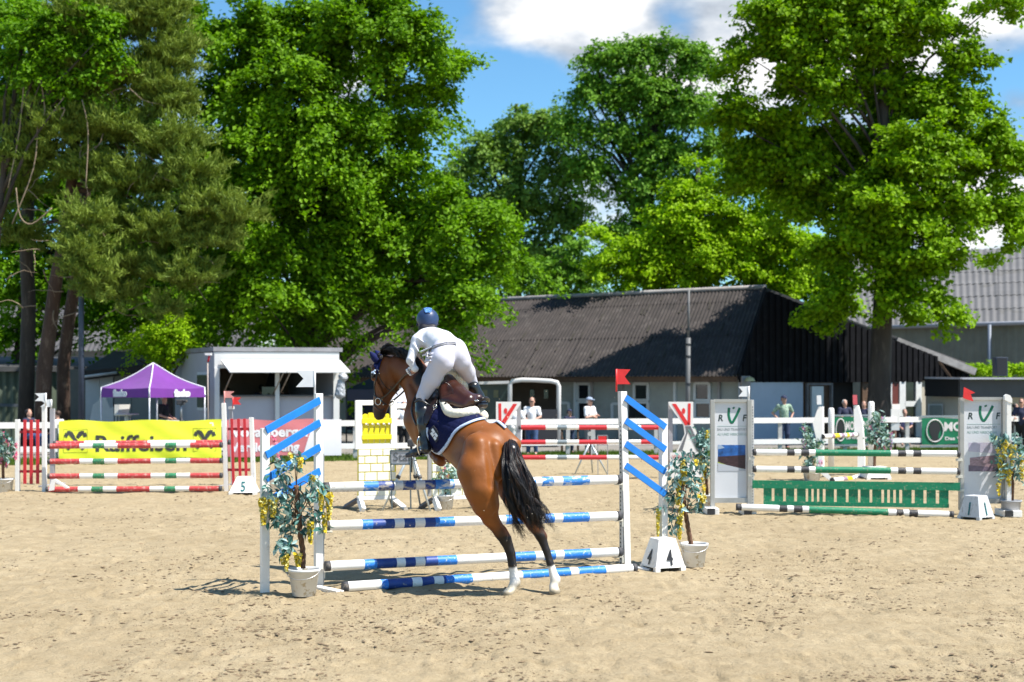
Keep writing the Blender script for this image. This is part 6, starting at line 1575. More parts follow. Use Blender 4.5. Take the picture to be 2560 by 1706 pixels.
# ================================================================== FENCES OF THE COURSE
def pole(label, A, B, r, bands, name='jump_pole', group=None, caps=RUBBER, n=12, cat='pole'):
    """a striped pole from A to B; bands = [(pixel column where the band ends, material)]"""
    A, B = Vector(A), Vector(B); t = thing(name, label, cat, A, group); d = B-A; L = d.length
    mats = []; ts = [0]
    for px, m in bands:
        if m not in mats: mats.append(m)
        k = (px-1280)/F; tt = (k*A.y-A.x)/(d.x-k*d.y); ts.append(max(ts[-1]+.002, min(tt, 1)))
    ts[-1] = 1
    mb = MB(); u = d.normalized(); x = Vector((0, 0, 1)).cross(u).normalized(); z = u.cross(x)
    for i, (px, m) in enumerate(bands):
        t0, t1 = ts[i], ts[i+1]; k = max(2, int((t1-t0)*L/.25)); vs = []; fs = []
        for j in range(k+1):
            c = A.lerp(B, t0+(t1-t0)*j/k)
            for q in range(n):
                a = 2*math.pi*(q+.5)/n; rr = r*(1+.012*math.sin(q*3.1+c.x*3)); vs.append(c+(x*math.cos(a)+z*math.sin(a))*rr)
        for j in range(k):
            for q in range(n): fs.append((j*n+q, j*n+(q+1) % n, (j+1)*n+(q+1) % n, (j+1)*n+q))
        mb.add(vs, fs, mats.index(m), True)
    mb.build('shaft', mats, t)
    for e, s in ((A, 1), (B, -1)):
        mb = MB(); mb.tube([e-u*s*.012, e+u*s*.045], r*1.03, n, sm=True); mb.build('end_cap', caps, t)
    return t
w_, b_, nv, lb = POLEWHITE, POLEBLUE, NAVY, POLEBLUE
PAT = lambda *v: list(zip(v, (w_, b_, nv, w_, nv, w_, nv, b_, w_, b_, w_, b_, w_, b_, w_)))
YL, YR = 15.75, 17.16
G4 = 'poles of the blue and white fence'
WN = mat('worn_navy_band', (.018, .055, .24), .55, .2, 6, dirt=.9, dcol=(.40, .37, .33), dscale=17, dthr=.50, bump=.3, stretch=(.5, .5, 1)); WB = mat('worn_blue_band', (.03, .20, .60), .55, .2, 6, dirt=.9, dcol=(.58, .62, .66), dscale=17, dthr=.49, bump=.3, stretch=(.5, .5, 1)); WW = mat('worn_white_band', (.72, .71, .68), .55, .08, 6, dirt=.8, dcol=(.36, .31, .25), dscale=15, dthr=.56, stretch=(.5, .5, 1))
pole('top blue and white pole of the fence under the horse, worn and muddy', W(812, 1219, YL), W(1549, 1199, YR), .056, list(zip((906, 944, 983, 1005, 1037, 1060, 1086, 1133, 1262, 1336, 1352, 1381, 1404, 1470, 1549), (WW, WB, WN, WW, WN, WW, WN, WB, w_, WB, w_, WB, w_, WB, w_))), group=G4)
pole('second blue and white pole from the top, behind the horse tail', W(813, 1315, YL), W(1549, 1290, YR), .056, PAT(904, 930, 984, 1008, 1035, 1060, 1086, 1134, 1262, 1340, 1358, 1383, 1404, 1470, 1549), group=G4)
pole('third blue and white pole from the top, behind the hind cannon bones', W(815, 1416, YL), W(1551, 1380, YR), .056, PAT(909, 940, 989, 1011, 1036, 1060, 1092, 1140, 1268, 1336, 1358, 1386, 1407, 1475, 1551), group=G4)
pole('blue and white pole lying on the sand in front of the fence', W(859, 1468, 15.42), W(1587, 1421, 16.98), .056, PAT(951, 968, 1028, 1052, 1082, 1106, 1112, 1178, 1303, 1376, 1386, 1423, 1443, 1511, 1587), group=G4)

WDIR = Vector((.903, .429, 0)).normalized(); WNRM = Vector((WDIR.y, -WDIR.x, 0))
WR = Matrix((WDIR, -WNRM, Vector((0, 0, 1)))).transposed()
def flag(pole_px, y0, y1, fx, fy1, Y, mt, parent, pm=None, tilt=0, w=.012):
    """pennant with a swallow tail on a short stick"""
    mb = MB(); mb.tube([W(pole_px, y1, Y), W(pole_px+tilt, y0, Y)], w, 6); mb.build('flag_stick', pm or mt, parent)
    mb = MB(); nx = fx+(pole_px-fx)*.40; ym = (y0+fy1)/2
    pts = [W(pole_px+tilt, y0, Y), W(fx+tilt, y0+1, Y), W(nx+tilt*.5, ym, Y), W(fx, fy1, Y), W(pole_px, fy1, Y)]
    mb.prism([p+Vector((0, -.004, 0)) for p in pts], (0, .008, 0)); return mb.build('flag', mt, parent)
def blue_wing(label, tall, tall_top, short, short_top, planks, flagspec, foot, lean=0):
    t = thing('jump_wing', label, 'jump wing', Vector((tall.x, tall.y, 0)), 'wings of the blue and white fence')
    for nm, p, zt, l in (('tall_post', tall, tall_top, lean), ('short_post', short, short_top, 0)):
        mb = MB(); a, b = Vector((p.x, p.y, 0)), Vector((p.x-l, p.y, zt)); h = .042
        vs = [q+WDIR*sx_*h+WNRM*sy_*h for q in (a, b) for sx_, sy_ in ((-1, -1), (1, -1), (1, 1), (-1, 1))]
        mb.add(vs, [(0, 1, 2, 3), (4, 7, 6, 5)]+[(i, i+4, (i+1) % 4+4, (i+1) % 4) for i in range(4)]); mb.build(nm, WHITE, t, bevel=.003)
    for (xa, ya, xb, yb) in planks:
        a = Vector((tall.x-lean*.7, tall.y, 0))+WNRM*.052; b = Vector((short.x, short.y, 0))+WNRM*.052
        pa, pb = Vector((a.x, a.y, Z(ya, a.y))), Vector((b.x, b.y, Z(yb, b.y)))
        mb = MB(); mb.beam(pa, pb, .022, .080, (0, 0, 1)); mb.build('plank', BLUE, t, bevel=.002)
    flag(*flagspec, parent=t)
    mb = MB(); mb.beam(foot[0], foot[1], .10, .05); mb.build('foot', WHITE, t, bevel=.003)
    return t
TL, SL = PX(796, 15.84), PX(662, 15.22)
TR, SR = PX(1566, 17.25), PX(1658, 17.50)
lw = blue_wing('left white wing with slanting blue planks and white flag, leafy bucket tree in front', TL, Z(984, 15.84), SL, Z(1071, 15.22),
     ((790, 1001, 668, 1076), (790, 1057, 668, 1138), (790, 1118, 668, 1197), (790, 1178, 668, 1256)), (787, 926, 988, 740, 968, 15.84, WHITEFLAG), (G(790, 1470), G(850, 1483)))
rw = blue_wing('right white wing with four slanting blue planks and a red flag', TR, Z(979, 17.25), SR, Z(1056, 17.50),
     ((1564, 995, 1660, 1068), (1566, 1052, 1660, 1124), (1567, 1110, 1660, 1180), (1568, 1164, 1660, 1236)), (1541, 923, 980, 1576, 961, 17.25, REDFLAG), (Vector((TR.x-.02, TR.y, .03)), G(1626, 1428)), lean=.05)
# metal cup tracks and cups
for t, P0, sgn, zt in ((lw, TL, 1, 1.45), (rw, TR, -1, 1.95)):
    q = P0+WDIR*.052*sgn; mb = MB(); mb.box(Vector((q.x-.02*(sgn < 0), q.y, zt/2+.02)), (.012, .060, zt), WR)
    mb.build('cup_track', GREY_METAL, t)
    mb = MB()
    for k in range(int(zt/.05)): mb.box(Vector((q.x-.02*(sgn < 0), q.y, .08+k*.05))+WDIR*.0075*sgn, (.004, .018, .018), WR)
    mb.build('track_holes', DARK_METAL, t)
    for z in ((1.103, .665, .226)):
        mb = MB(); c = q+WDIR*.05*sgn; c = Vector((c.x, c.y, z-.066)); mb.box(c, (.11, .055, .022), WR); mb.box(c+WDIR*-.045*sgn+Vector((0, 0, -.03)), (.03, .055, .10), WR); mb.build('cup', CUP, t, bevel=.004)

# numbered cones
def number_sign(label, c, base, top, h, ang, digits, mt=WHITE, dm=SIGNBLACK, size=.22, sx_=1, feet=True):
    t = thing('number_sign', label, 'number sign', Vector((c.x, c.y, 0))); R = Matrix.Rotation(ang, 3, 'Z'); mb = MB(); b, k = base/2, top/2
    vs = [Vector(c)+R @ Vector((x*b, y*b, .05)) for x, y in ((-1, -1), (1, -1), (1, 1), (-1, 1))]+[Vector(c)+R @ Vector((x*k, y*k, h)) for x, y in ((-1, -1), (1, -1), (1, 1), (-1, 1))]
    mb.add(vs, [(4, 5, 6, 7)]+[(i, (i+1) % 4, (i+1) % 4+4, i+4) for i in range(4)]); mb.build('shell', mt, t, bevel=.008)
    for x, y in ((-1, -1), (1, -1), (1, 1), (-1, 1)):
        mb = MB(); mb.box(Vector(c)+R @ Vector((x*(b*.86), y*(b*.86), .032)), (b*.32, b*.32, .064), R); mb.build('foot', mt, t)
    sl = math.atan2((base-top)/2, h-.05)
    for side, dg in digits:      # side 0 = local -y face, 3 = local -x face
        Rz = ang+(0 if side == 0 else -math.pi/2)
        n = Vector((math.sin(Rz), -math.cos(Rz), 0)); off = (b+(k-b)*.17)
        p = Vector(c)+n*(off+.004)+Vector((0, 0, h*.22))
        M = Matrix.Translation(p+n*.012) @ Matrix.Rotation(Rz, 4, 'Z') @ Matrix.Rotation(math.radians(90)-sl, 4, 'X')
        text_obj(dg, size, dm, None, t, name='numeral', align='CENTER', bold=.006, sx_=sx_, matrix=M)
    return t
c4 = Vector(PX(1664, 17.15)); number_sign('white number 4 cone beside the right wing of the blue fence', Vector((c4.x-.03, 17.18, 0)), .40, .23, .39, math.radians(22), ((0, '4'), (3, '4')), size=.26, sx_=.62)

# ---- bucket trees with artificial leaves and hanging blossoms
POT = mat('white_bucket', (.70, .69, .66), .45, .06, 5, dirt=.8, dcol=(.42, .33, .20), dscale=11, dthr=.555)
TWIG = mat('vine_stem', (.15, .075, .04), .8, .3, 18, bump=.5, bscale=60)
LEAF_A = mat('teal_leaf', (.050, .175, .145), .5, .55, 22, trans=.15); LEAF_B = mat('variegated_leaf', (.36, .52, .49), .5, .5, 26, trans=.15); LEAF_C = mat('dark_teal_leaf', (.012, .060, .050), .55, .4, 22, trans=.1)
YEL = mat('yellow_blossom', (.80, .62, .04), .6, .2, 30, trans=.25); YEL2 = mat('pale_yellow_blossom', (.80, .74, .30), .6, .1, 30, trans=.25)
LIL = mat('lilac_blossom', (.52, .36, .60), .6, .2, 30, trans=.25); PNK = mat('pink_blossom', (.75, .12, .26), .6, .2, 30, trans=.2); PNK2 = mat('rose_blossom', (.85, .38, .46), .6, .1, 30, trans=.2)
def leaf_me(m, ln=.075, wd=.034, nm='leaf'):
    pts = [(0, 0, 0), (.3, .42, .08), (.6, .5, .06), (1, 0, -.12), (.6, -.5, .06), (.3, -.42, .08), (.5, 0, -.03)]
    me = bpy.data.meshes.new(nm); me.from_pydata([(x*ln, y*wd, z*ln) for x, y, z in pts], [], [(0, 1, 6), (1, 2, 6), (2, 3, 6), (3, 4, 6), (4, 5, 6), (5, 0, 6)]); me.materials.append(m); me.update(); return me
LMES = [leaf_me(LEAF_A), leaf_me(LEAF_A, .066, .030), leaf_me(LEAF_B), leaf_me(LEAF_C)]
def flower_tree(label, px, pybase, Y, rt, rb_, h, trunk, clusters, blossoms, bm=(YEL, YEL2), detail=0, pot=None, seed=1, leafs=1.0, lm=None, handle=True, dens=60):
    R = random.Random(seed); c = PX(px, Y); t = thing('bucket_tree', label, 'bucket tree', c)
    mb = MB(); mb.lathe(c, [(rb_*.9, .0), (rb_, .006), (rt*.97, h-.03), (rt*1.06, h-.028), (rt*1.07, h), (rt*.98, h), (rt*.95, h-.03), (rb_*.97, .03)], 28, cap0=True, cap1=True); bo = mb.build('bucket', pot or POT, t)
    mb = MB(); mb.lathe(c+Vector((0, 0, h-.05)), [(.01, .0), (rt*.93, 0)], 16); mb.build('soil', mat('potting_soil', (.05, .035, .02), .95, .3, 20), bo)
    if handle:
        mb = MB(); pts = []
        for k in range(13): a = math.pi*(1+k/12); pts.append(c+Vector((rt*1.06*math.cos(a), rt*1.08*math.sin(a), h-.03-.085*math.sin(math.pi*k/12)+.03*(k/12))))
        mb.tube(pts, .0045, 5); mb.build('handle', mat('wire', (.55, .55, .55), .35, .05, 5, metal=.8), bo)
    mb = MB(); tp = [W(x, y, Y) for x, y in trunk]
    if detail:
        for k in range(3):
            q = smooth_poly([(p[0], p[1]) for p in trunk], False, 6); mb.tube([W(x, y, Y)+Vector((math.cos(i*.9+k*2.1)*.016, math.sin(i*.9+k*2.1)*.016, 0)) for i, (x, y) in enumerate(q)], [.017]*len(q), 6)
    else: mb.tube(tp, [.022*leafs]*(len(tp)-1)+[.010], 6)
    for (x, y, r) in clusters:
        s = tp[R.randrange(len(tp)//2, len(tp))]; e = W(x, y, Y+R.uniform(-.1, .1)); mb.tube([s, s.lerp(e, .5)+Vector((0, 0, .05)), e], [.006, .005, .003], 5)
    mb.build('stem', TWIG, t)
    org = ORG[t.name]
    if detail:
        nleaf = 0
        for (x, y, r) in clusters:
            for k in range(int(detail*r/25)):
                if nleaf >= 298: break
                g = W(x+R.gauss(0, r*.50), y+R.gauss(0, r*.50), Y+R.gauss(0, .09)); mi = R.choices((0, 1, 2, 3), (4, 3, 4.6, 1.4))[0]
                o = bpy.data.objects.new('leaf', LMES[mi]); COL.objects.link(o); o.parent = t; ORG[o.name] = org
                o.location = g-org; o.rotation_euler = (R.uniform(-1.5, 1.5), R.uniform(.1, 1.3), R.choice((R.uniform(0, 6.28), R.gauss(0, .7), R.gauss(3.14, .7)))); s = R.uniform(1.0, 1.55)*leafs; o.scale = (s, s, s); nleaf += 1
    if True:
        if detail: dens = 9
        n = int(sum(dens*r/26 for _, _, r in clusters)); rg = np.random.default_rng(seed); cc = []
        for (x, y, r) in clusters:
            for k in range(int(dens*r/26)): cc.append(W(x+rg.normal()*r*.5, y+rg.normal()*r*.5, Y+rg.normal()*.1))
        cc = np.array(cc); n = len(cc); nn = unit(rg.normal(size=(n, 3))+np.array([0, -.2, .5])); ax = unit(rg.normal(size=(n, 3))+np.array([0, 0, -.8]))
        V, Q, a = leaf_quads(cc, nn, ax, .075*leafs*(1.0+.6*rg.random(n)), .042*leafs*np.ones(n), rg.random(n))
        o = link_mesh('foliage', np_mesh('foliage', V-np.array(org), Q, lm or leaf_mat('teal_foliage', (.020, .11, .09), (.36, .54, .50), .15, tg=(1, 1, 1)), False, {'lv': ('FLOAT', a)}), t); o['kind'] = 'stuff'
    for (x, y0, y1, w) in blossoms:
        for mi, m in enumerate(bm):
            vs = []; fs = []; mb = MB(); n = int((y1-y0)*w*(.11 if detail else .05)/(1 if mi else .7)*(1 if leafs <= 1 else .6))+3
            for k in range(n):
                v = R.random(); ww = w*(1-.75*v)*.5; p = W(x+R.uniform(-ww, ww), y0+(y1-y0)*v+R.uniform(-1, 1), Y-.06+R.gauss(0, .02)); s = R.uniform(.013, .021)*leafs
                d = Vector((R.uniform(-1, 1), R.uniform(-1, -.1), R.uniform(-.4, .9))).normalized(); a_ = d.orthogonal().normalized(); b2 = d.cross(a_)
                mb.add([p-d*s*.2, p+a_*s+d*s*.3, p+b2*s+d*s*.6, p-a_*s+d*s*.3, p-b2*s+d*s*.5], [(0, 1, 2), (0, 2, 3), (0, 3, 4), (0, 4, 1)], 0, False)
            o = mb.build('blossom_cluster', m, t); o['kind'] = 'stuff'
    return t
Y = 15.1
flower_tree('white bucket with teal leaves and yellow blossoms in front of the left blue wing', 760, 1488, Y, .169, .122, .292,
    [(757, 1420), (757, 1380), (750, 1330), (748, 1290), (744, 1250), (741, 1215)],
    [(700, 1175, 30), (712, 1205, 30), (735, 1160, 26), (745, 1145, 16), (690, 1240, 26), (665, 1230, 18), (715, 1245, 30), (690, 1275, 26), (720, 1285, 28), (745, 1270, 26), (765, 1250, 24), (778, 1215, 28), (795, 1205, 20), (800, 1235, 20), (775, 1285, 20), (705, 1310, 22), (725, 1325, 22), (712, 1350, 20), (730, 1365, 18), (718, 1385, 14), (790, 1295, 16), (812, 1318, 12), (770, 1325, 14), (745, 1300, 18), (685, 1300, 14), (700, 1355, 12)],
    [(659, 1246, 1312, 26), (682, 1245, 1292, 24), (823, 1234, 1300, 18), (812, 1285, 1330, 16), (803, 1225, 1275, 16), (776, 1305, 1358, 18), (745, 1385, 1416, 20), (716, 1385, 1428, 12), (727, 1134, 1146, 14), (750, 1146, 1172, 16), (782, 1190, 1204, 14), (706, 1393, 1410, 9)], detail=14, seed=3)
Y = 17.5
flower_tree('white bucket with teal leaves and yellow blossoms behind the right blue wing and number cone', 1735, 1424, Y, .165, .125, .292,
    [(1728, 1365), (1722, 1330), (1715, 1290), (1708, 1250), (1702, 1210)],
    [(1700, 1150, 22), (1715, 1165, 24), (1690, 1180, 24), (1725, 1190, 24), (1735, 1165, 20), (1700, 1205, 24), (1725, 1220, 20), (1685, 1215, 20), (1690, 1250, 20), (1710, 1260, 18), (1680, 1285, 18), (1685, 1320, 18), (1700, 1240, 18), (1745, 1245, 16), (1755, 1258, 12), (1740, 1270, 10), (1650, 1270, 10), (1715, 1140, 12), (1735, 1210, 16), (1672, 1240, 14), (1690, 1300, 14)],
    [(1707, 1150, 1205, 12), (1697, 1200, 1245, 14), (1712, 1180, 1210, 12), (1695, 1245, 1262, 16), (1703, 1262, 1300, 14), (1699, 1290, 1348, 16), (1752, 1238, 1268, 12), (1760, 1240, 1256, 10), (1645, 1272, 1345, 8), (1740, 1150, 1165, 12)], detail=14, seed=5)
flower_tree('leafy bucket tree with yellow blossoms standing between the blue wing and the left sponsor wing', 1768, 1275, 25.2, .17, .13, .29,
    [(1768, 1240), (1766, 1200), (1762, 1150)], [(1755, 1090, 24), (1762, 1110, 26), (1750, 1130, 24), (1765, 1150, 24), (1758, 1170, 22), (1750, 1100, 16), (1745, 1160, 12), (1768, 1185, 16)],
    [(1768, 1078, 1100, 16), (1760, 1155, 1190, 16), (1757, 1195, 1228, 16), (1748, 1140, 1165, 16), (1760, 1215, 1236, 10)], seed=6, dens=50, leafs=1.3)
flower_tree('grey bucket tree full of yellow blossoms beside the right sponsor wing', 2528, 1298, 24.0, .165, .125, .29,
    [(2530, 1256), (2532, 1210), (2528, 1150)], [(2500, 1110, 20), (2520, 1100, 18), (2540, 1130, 24), (2555, 1150, 20), (2510, 1150, 22), (2530, 1170, 22), (2550, 1190, 20), (2500, 1190, 16), (2485, 1100, 12), (2545, 1100, 16)],
    [(2512, 1100, 1150, 20), (2530, 1112, 1160, 22), (2500, 1120, 1185, 18), (2522, 1160, 1215, 24), (2497, 1195, 1240, 14), (2555, 1140, 1200, 16), (2505, 1165, 1200, 20), (2489, 1090, 1098, 8)], pot=mat('grey_bucket', (.36, .37, .39), .5, .06, 5), seed=7, handle=False, dens=42, leafs=1.3)
LF = leaf_mat('frosted_foliage', (.03, .12, .10), (.42, .56, .52), .15)
flower_tree('bucket tree with lilac blossoms left of the small white fence', 2030, 1205, 33.0, .22, .17, .28, [(2032, 1190), (2030, 1150), (2022, 1110)],
    [(2015, 1080, 16), (2025, 1100, 20), (2035, 1120, 18), (2015, 1130, 18), (2030, 1145, 16), (2045, 1110, 10), (2018, 1165, 12), (2025, 1175, 12)], [(2010, 1068, 1095, 8), (2012, 1100, 1140, 10), (2052, 1150, 1180, 10), (2040, 1115, 1135, 8), (2014, 1150, 1170, 6)], bm=(LIL, PNK2), lm=LF, seed=8, dens=70, leafs=1.5)
flower_tree('bucket tree with hanging lilac blossoms right of the small white fence', 2190, 1200, 33.6, .22, .17, .28, [(2186, 1190), (2187, 1120), (2195, 1070)],
    [(2195, 1045, 14), (2205, 1060, 16), (2180, 1065, 16), (2195, 1085, 18), (2215, 1090, 14), (2180, 1100, 16), (2200, 1110, 14), (2218, 1110, 12), (2175, 1085, 10)], [(2198, 1100, 1128, 10), (2212, 1098, 1128, 12), (2228, 1080, 1124, 10), (2190, 1070, 1095, 12), (2178, 1060, 1085, 8), (2205, 1040, 1055, 8)], bm=(LIL, PNK2), lm=LF, seed=9, dens=80, leafs=1.5)
flower_tree('white bucket with a rose tree of pink blossoms at the left edge', 12, 1232, 29.5, .18, .14, .29, [(8, 1200), (7, 1160), (5, 1110)],
    [(8, 1120, 18), (25, 1125, 16), (15, 1145, 18), (30, 1110, 12), (-10, 1130, 16), (0, 1100, 12), (10, 1090, 10)], [(12, 1080, 1096, 16), (14, 1095, 1104, 14), (22, 1106, 1118, 14), (38, 1110, 1122, 10), (16, 1156, 1168, 14), (38, 1130, 1150, 10), (2, 1145, 1160, 10)], bm=(PNK, PNK2), lm=LF, seed=10, dens=60, leafs=1.5)
flower_tree('rose tree with pink blossoms half hidden behind the left blue wing', 690, 1232, 29.6, .18, .14, .29, [(690, 1200), (690, 1150), (688, 1110)],
    [(685, 1130, 12), (690, 1150, 12), (695, 1160, 10)], [(686, 1090, 1106, 16), (690, 1105, 1122, 14), (694, 1138, 1152, 14), (698, 1148, 1160, 8)], bm=(PNK, PNK2), lm=LF, seed=12, dens=30, leafs=1.5)
flower_tree('round flower bush in a white bucket at the foot of the castle wing', 1114, 1274, 25.4, .15, .12, .27, [(1114, 1236), (1114, 1200)],
    [(1095, 1185, 18), (1115, 1175, 20), (1135, 1185, 20), (1105, 1205, 18), (1130, 1205, 18), (1145, 1200, 12), (1088, 1200, 12), (1120, 1225, 12)], [(1092, 1172, 1185, 8), (1108, 1168, 1182, 10), (1120, 1180, 1200, 8), (1100, 1190, 1205, 8)], bm=(YEL2, PNK2), lm=LF, seed=13, dens=60, leafs=1.2)

# ---- fence 5, left: red, white and green poles between picket wings
def picket_wing(label, xs, ytop, pk, Y, lean=0, fl=None):
    t = thing('picket_wing', label, 'jump wing', PX(xs[0], Y), 'picket wings of the red and white fence')
    gb = 1231
    for x, yt in zip(xs, ytop):
        mb = MB(); a, b = PX(x+lean, Y), W(x, yt, Y); mb.beam(a, b, .085, .085, (0, 1, 0)); mb.build('post', WHITE, t, bevel=.005)
    for x in pk:
        l = lean*.75; mb = MB(); mb.beam(W(x+l, 1210 if not lean else 1222, Y-.06), W(x, 1050 if not lean else 1047, Y-.06), .025, .055 if lean else .062, (1, 0, 0)); mb.build('picket', RED, t)
    for y in ((1080, 1179) if not lean else (1073, 1175)):
        mb = MB(); mb.beam(W(min(pk)-12+lean*.3, y, Y-.02), W(max(pk)+12+lean*.3, y, Y-.02), .03, .055); mb.build('rail', mat('dark_red', (.38, .02, .03), .5, .1, 5), t)
    return t
p1 = picket_wing('left white picket wing with three red slats and a white flag', (44, 111), (1049, 1016), (62, 78, 94), 29.5)
flag(114, 983, 1016, 87, 1003, 29.45, WHITEFLAG, p1, w=.02)
p2 = picket_wing('right white picket wing with three red slats beside the number 5 cone', (559, 628), (1008, 1044), (579, 596, 611), 29.5, lean=7)
flag(561, 978, 1008, 586, 995, 29.5, mat('pale_red_flag', (.72, .30, .27), .5, .1, 10), p2, w=.014)
for x, y in ((111, 1229),): mb = MB(); mb.prism([W(121, 1228, 29), W(128, 1200, 29), W(137, 1198, 29), W(172, 1220, 29), W(166, 1222, 29), W(138, 1206, 29), (W(134, 1226, 29))], (0, .06, 0)); mb.build('foot', WHITE, p1)
r2, w2, g2 = POLERED, POLEWHITE, POLEGREEN
def rpole(label, y0, y1, x0=121, x1=555, Y=29.3, grp='poles of the red, white and green fence'):
    xs = [200, 233, 262, 295, 378, 414, 442, 476, 555]
    pole(label, W(x0, y0, Y), W(x1, y1, Y), .056, [(x0+(x-121)*(x1-x0)/434, m) for x, m in zip(xs, (r2, w2, g2, w2, r2, w2, g2, w2, r2))], group=grp)
rpole('top red, white and green pole crossing the yellow banner', 1116, 1113); rpole('second red, white and green pole below the yellow banner', 1154, 1152); rpole('third red, white and green pole above the sand', 1191, 1189); rpole('lowest red, white and green pole lying on the sand', 1224, 1222, 117, 553)
bk = thing('back_standard', 'slim grey standard with a white flag behind the left picket wing', 'jump standard', PX(131, 31.5)); Y = 31.5
mb = MB(); mb.beam(PX(131, Y), W(131, 1022, Y), .09, .09, (0, 1, 0)); mb.build('post', mat('standard_grey', (.38, .37, .39), .5, .1, 4), bk)
mb = MB(); mb.beam(PX(100, Y-.5), PX(160, Y+.5), .08, .06); mb.build('foot', MATS['standard_grey'], bk); flag(128, 999, 1022, 101, 1018, 31.4, WHITEFLAG, bk, w=.02)
bk2 = thing('back_standard', 'slim grey standard with a small red flag behind the right picket wing', 'jump standard', PX(580, 31.5))
mb = MB(); mb.beam(PX(583, Y), W(577, 1024, Y), .07, .07, (0, 1, 0)); mb.build('post', MATS['standard_grey'], bk2); mb = MB(); mb.beam(PX(545, Y-.5), PX(600, Y+.5), .08, .06); mb.build('foot', MATS['standard_grey'], bk2)
mb = MB(); mb.box(W(578, 1020, Y), (.12, .1, .06)); mb.build('cap', WHITE_CLEAN, bk2)
flag(582, 993, 1020, 603, 1012, 31.4, REDFLAG, bk2, w=.012)
pole('rear white, green and red pole just above the front top pole', W(136, 1109, 31.4), W(575, 1106, 31.4), .056, [(212, r2), (230, w2), (258, w2), (290, w2), (370, r2), (400, w2), (440, w2), (490, w2), (575, r2)], group='poles of the red, white and green fence')
number_sign('white number 5 cone at the foot of the right picket wing', PX(611, 29.0), .56, .28, .36, math.radians(4), ((0, '5'),), size=.30, sx_=.7, dm=mat('teal_numeral', (.0, .12, .13), .5, 0, 3))

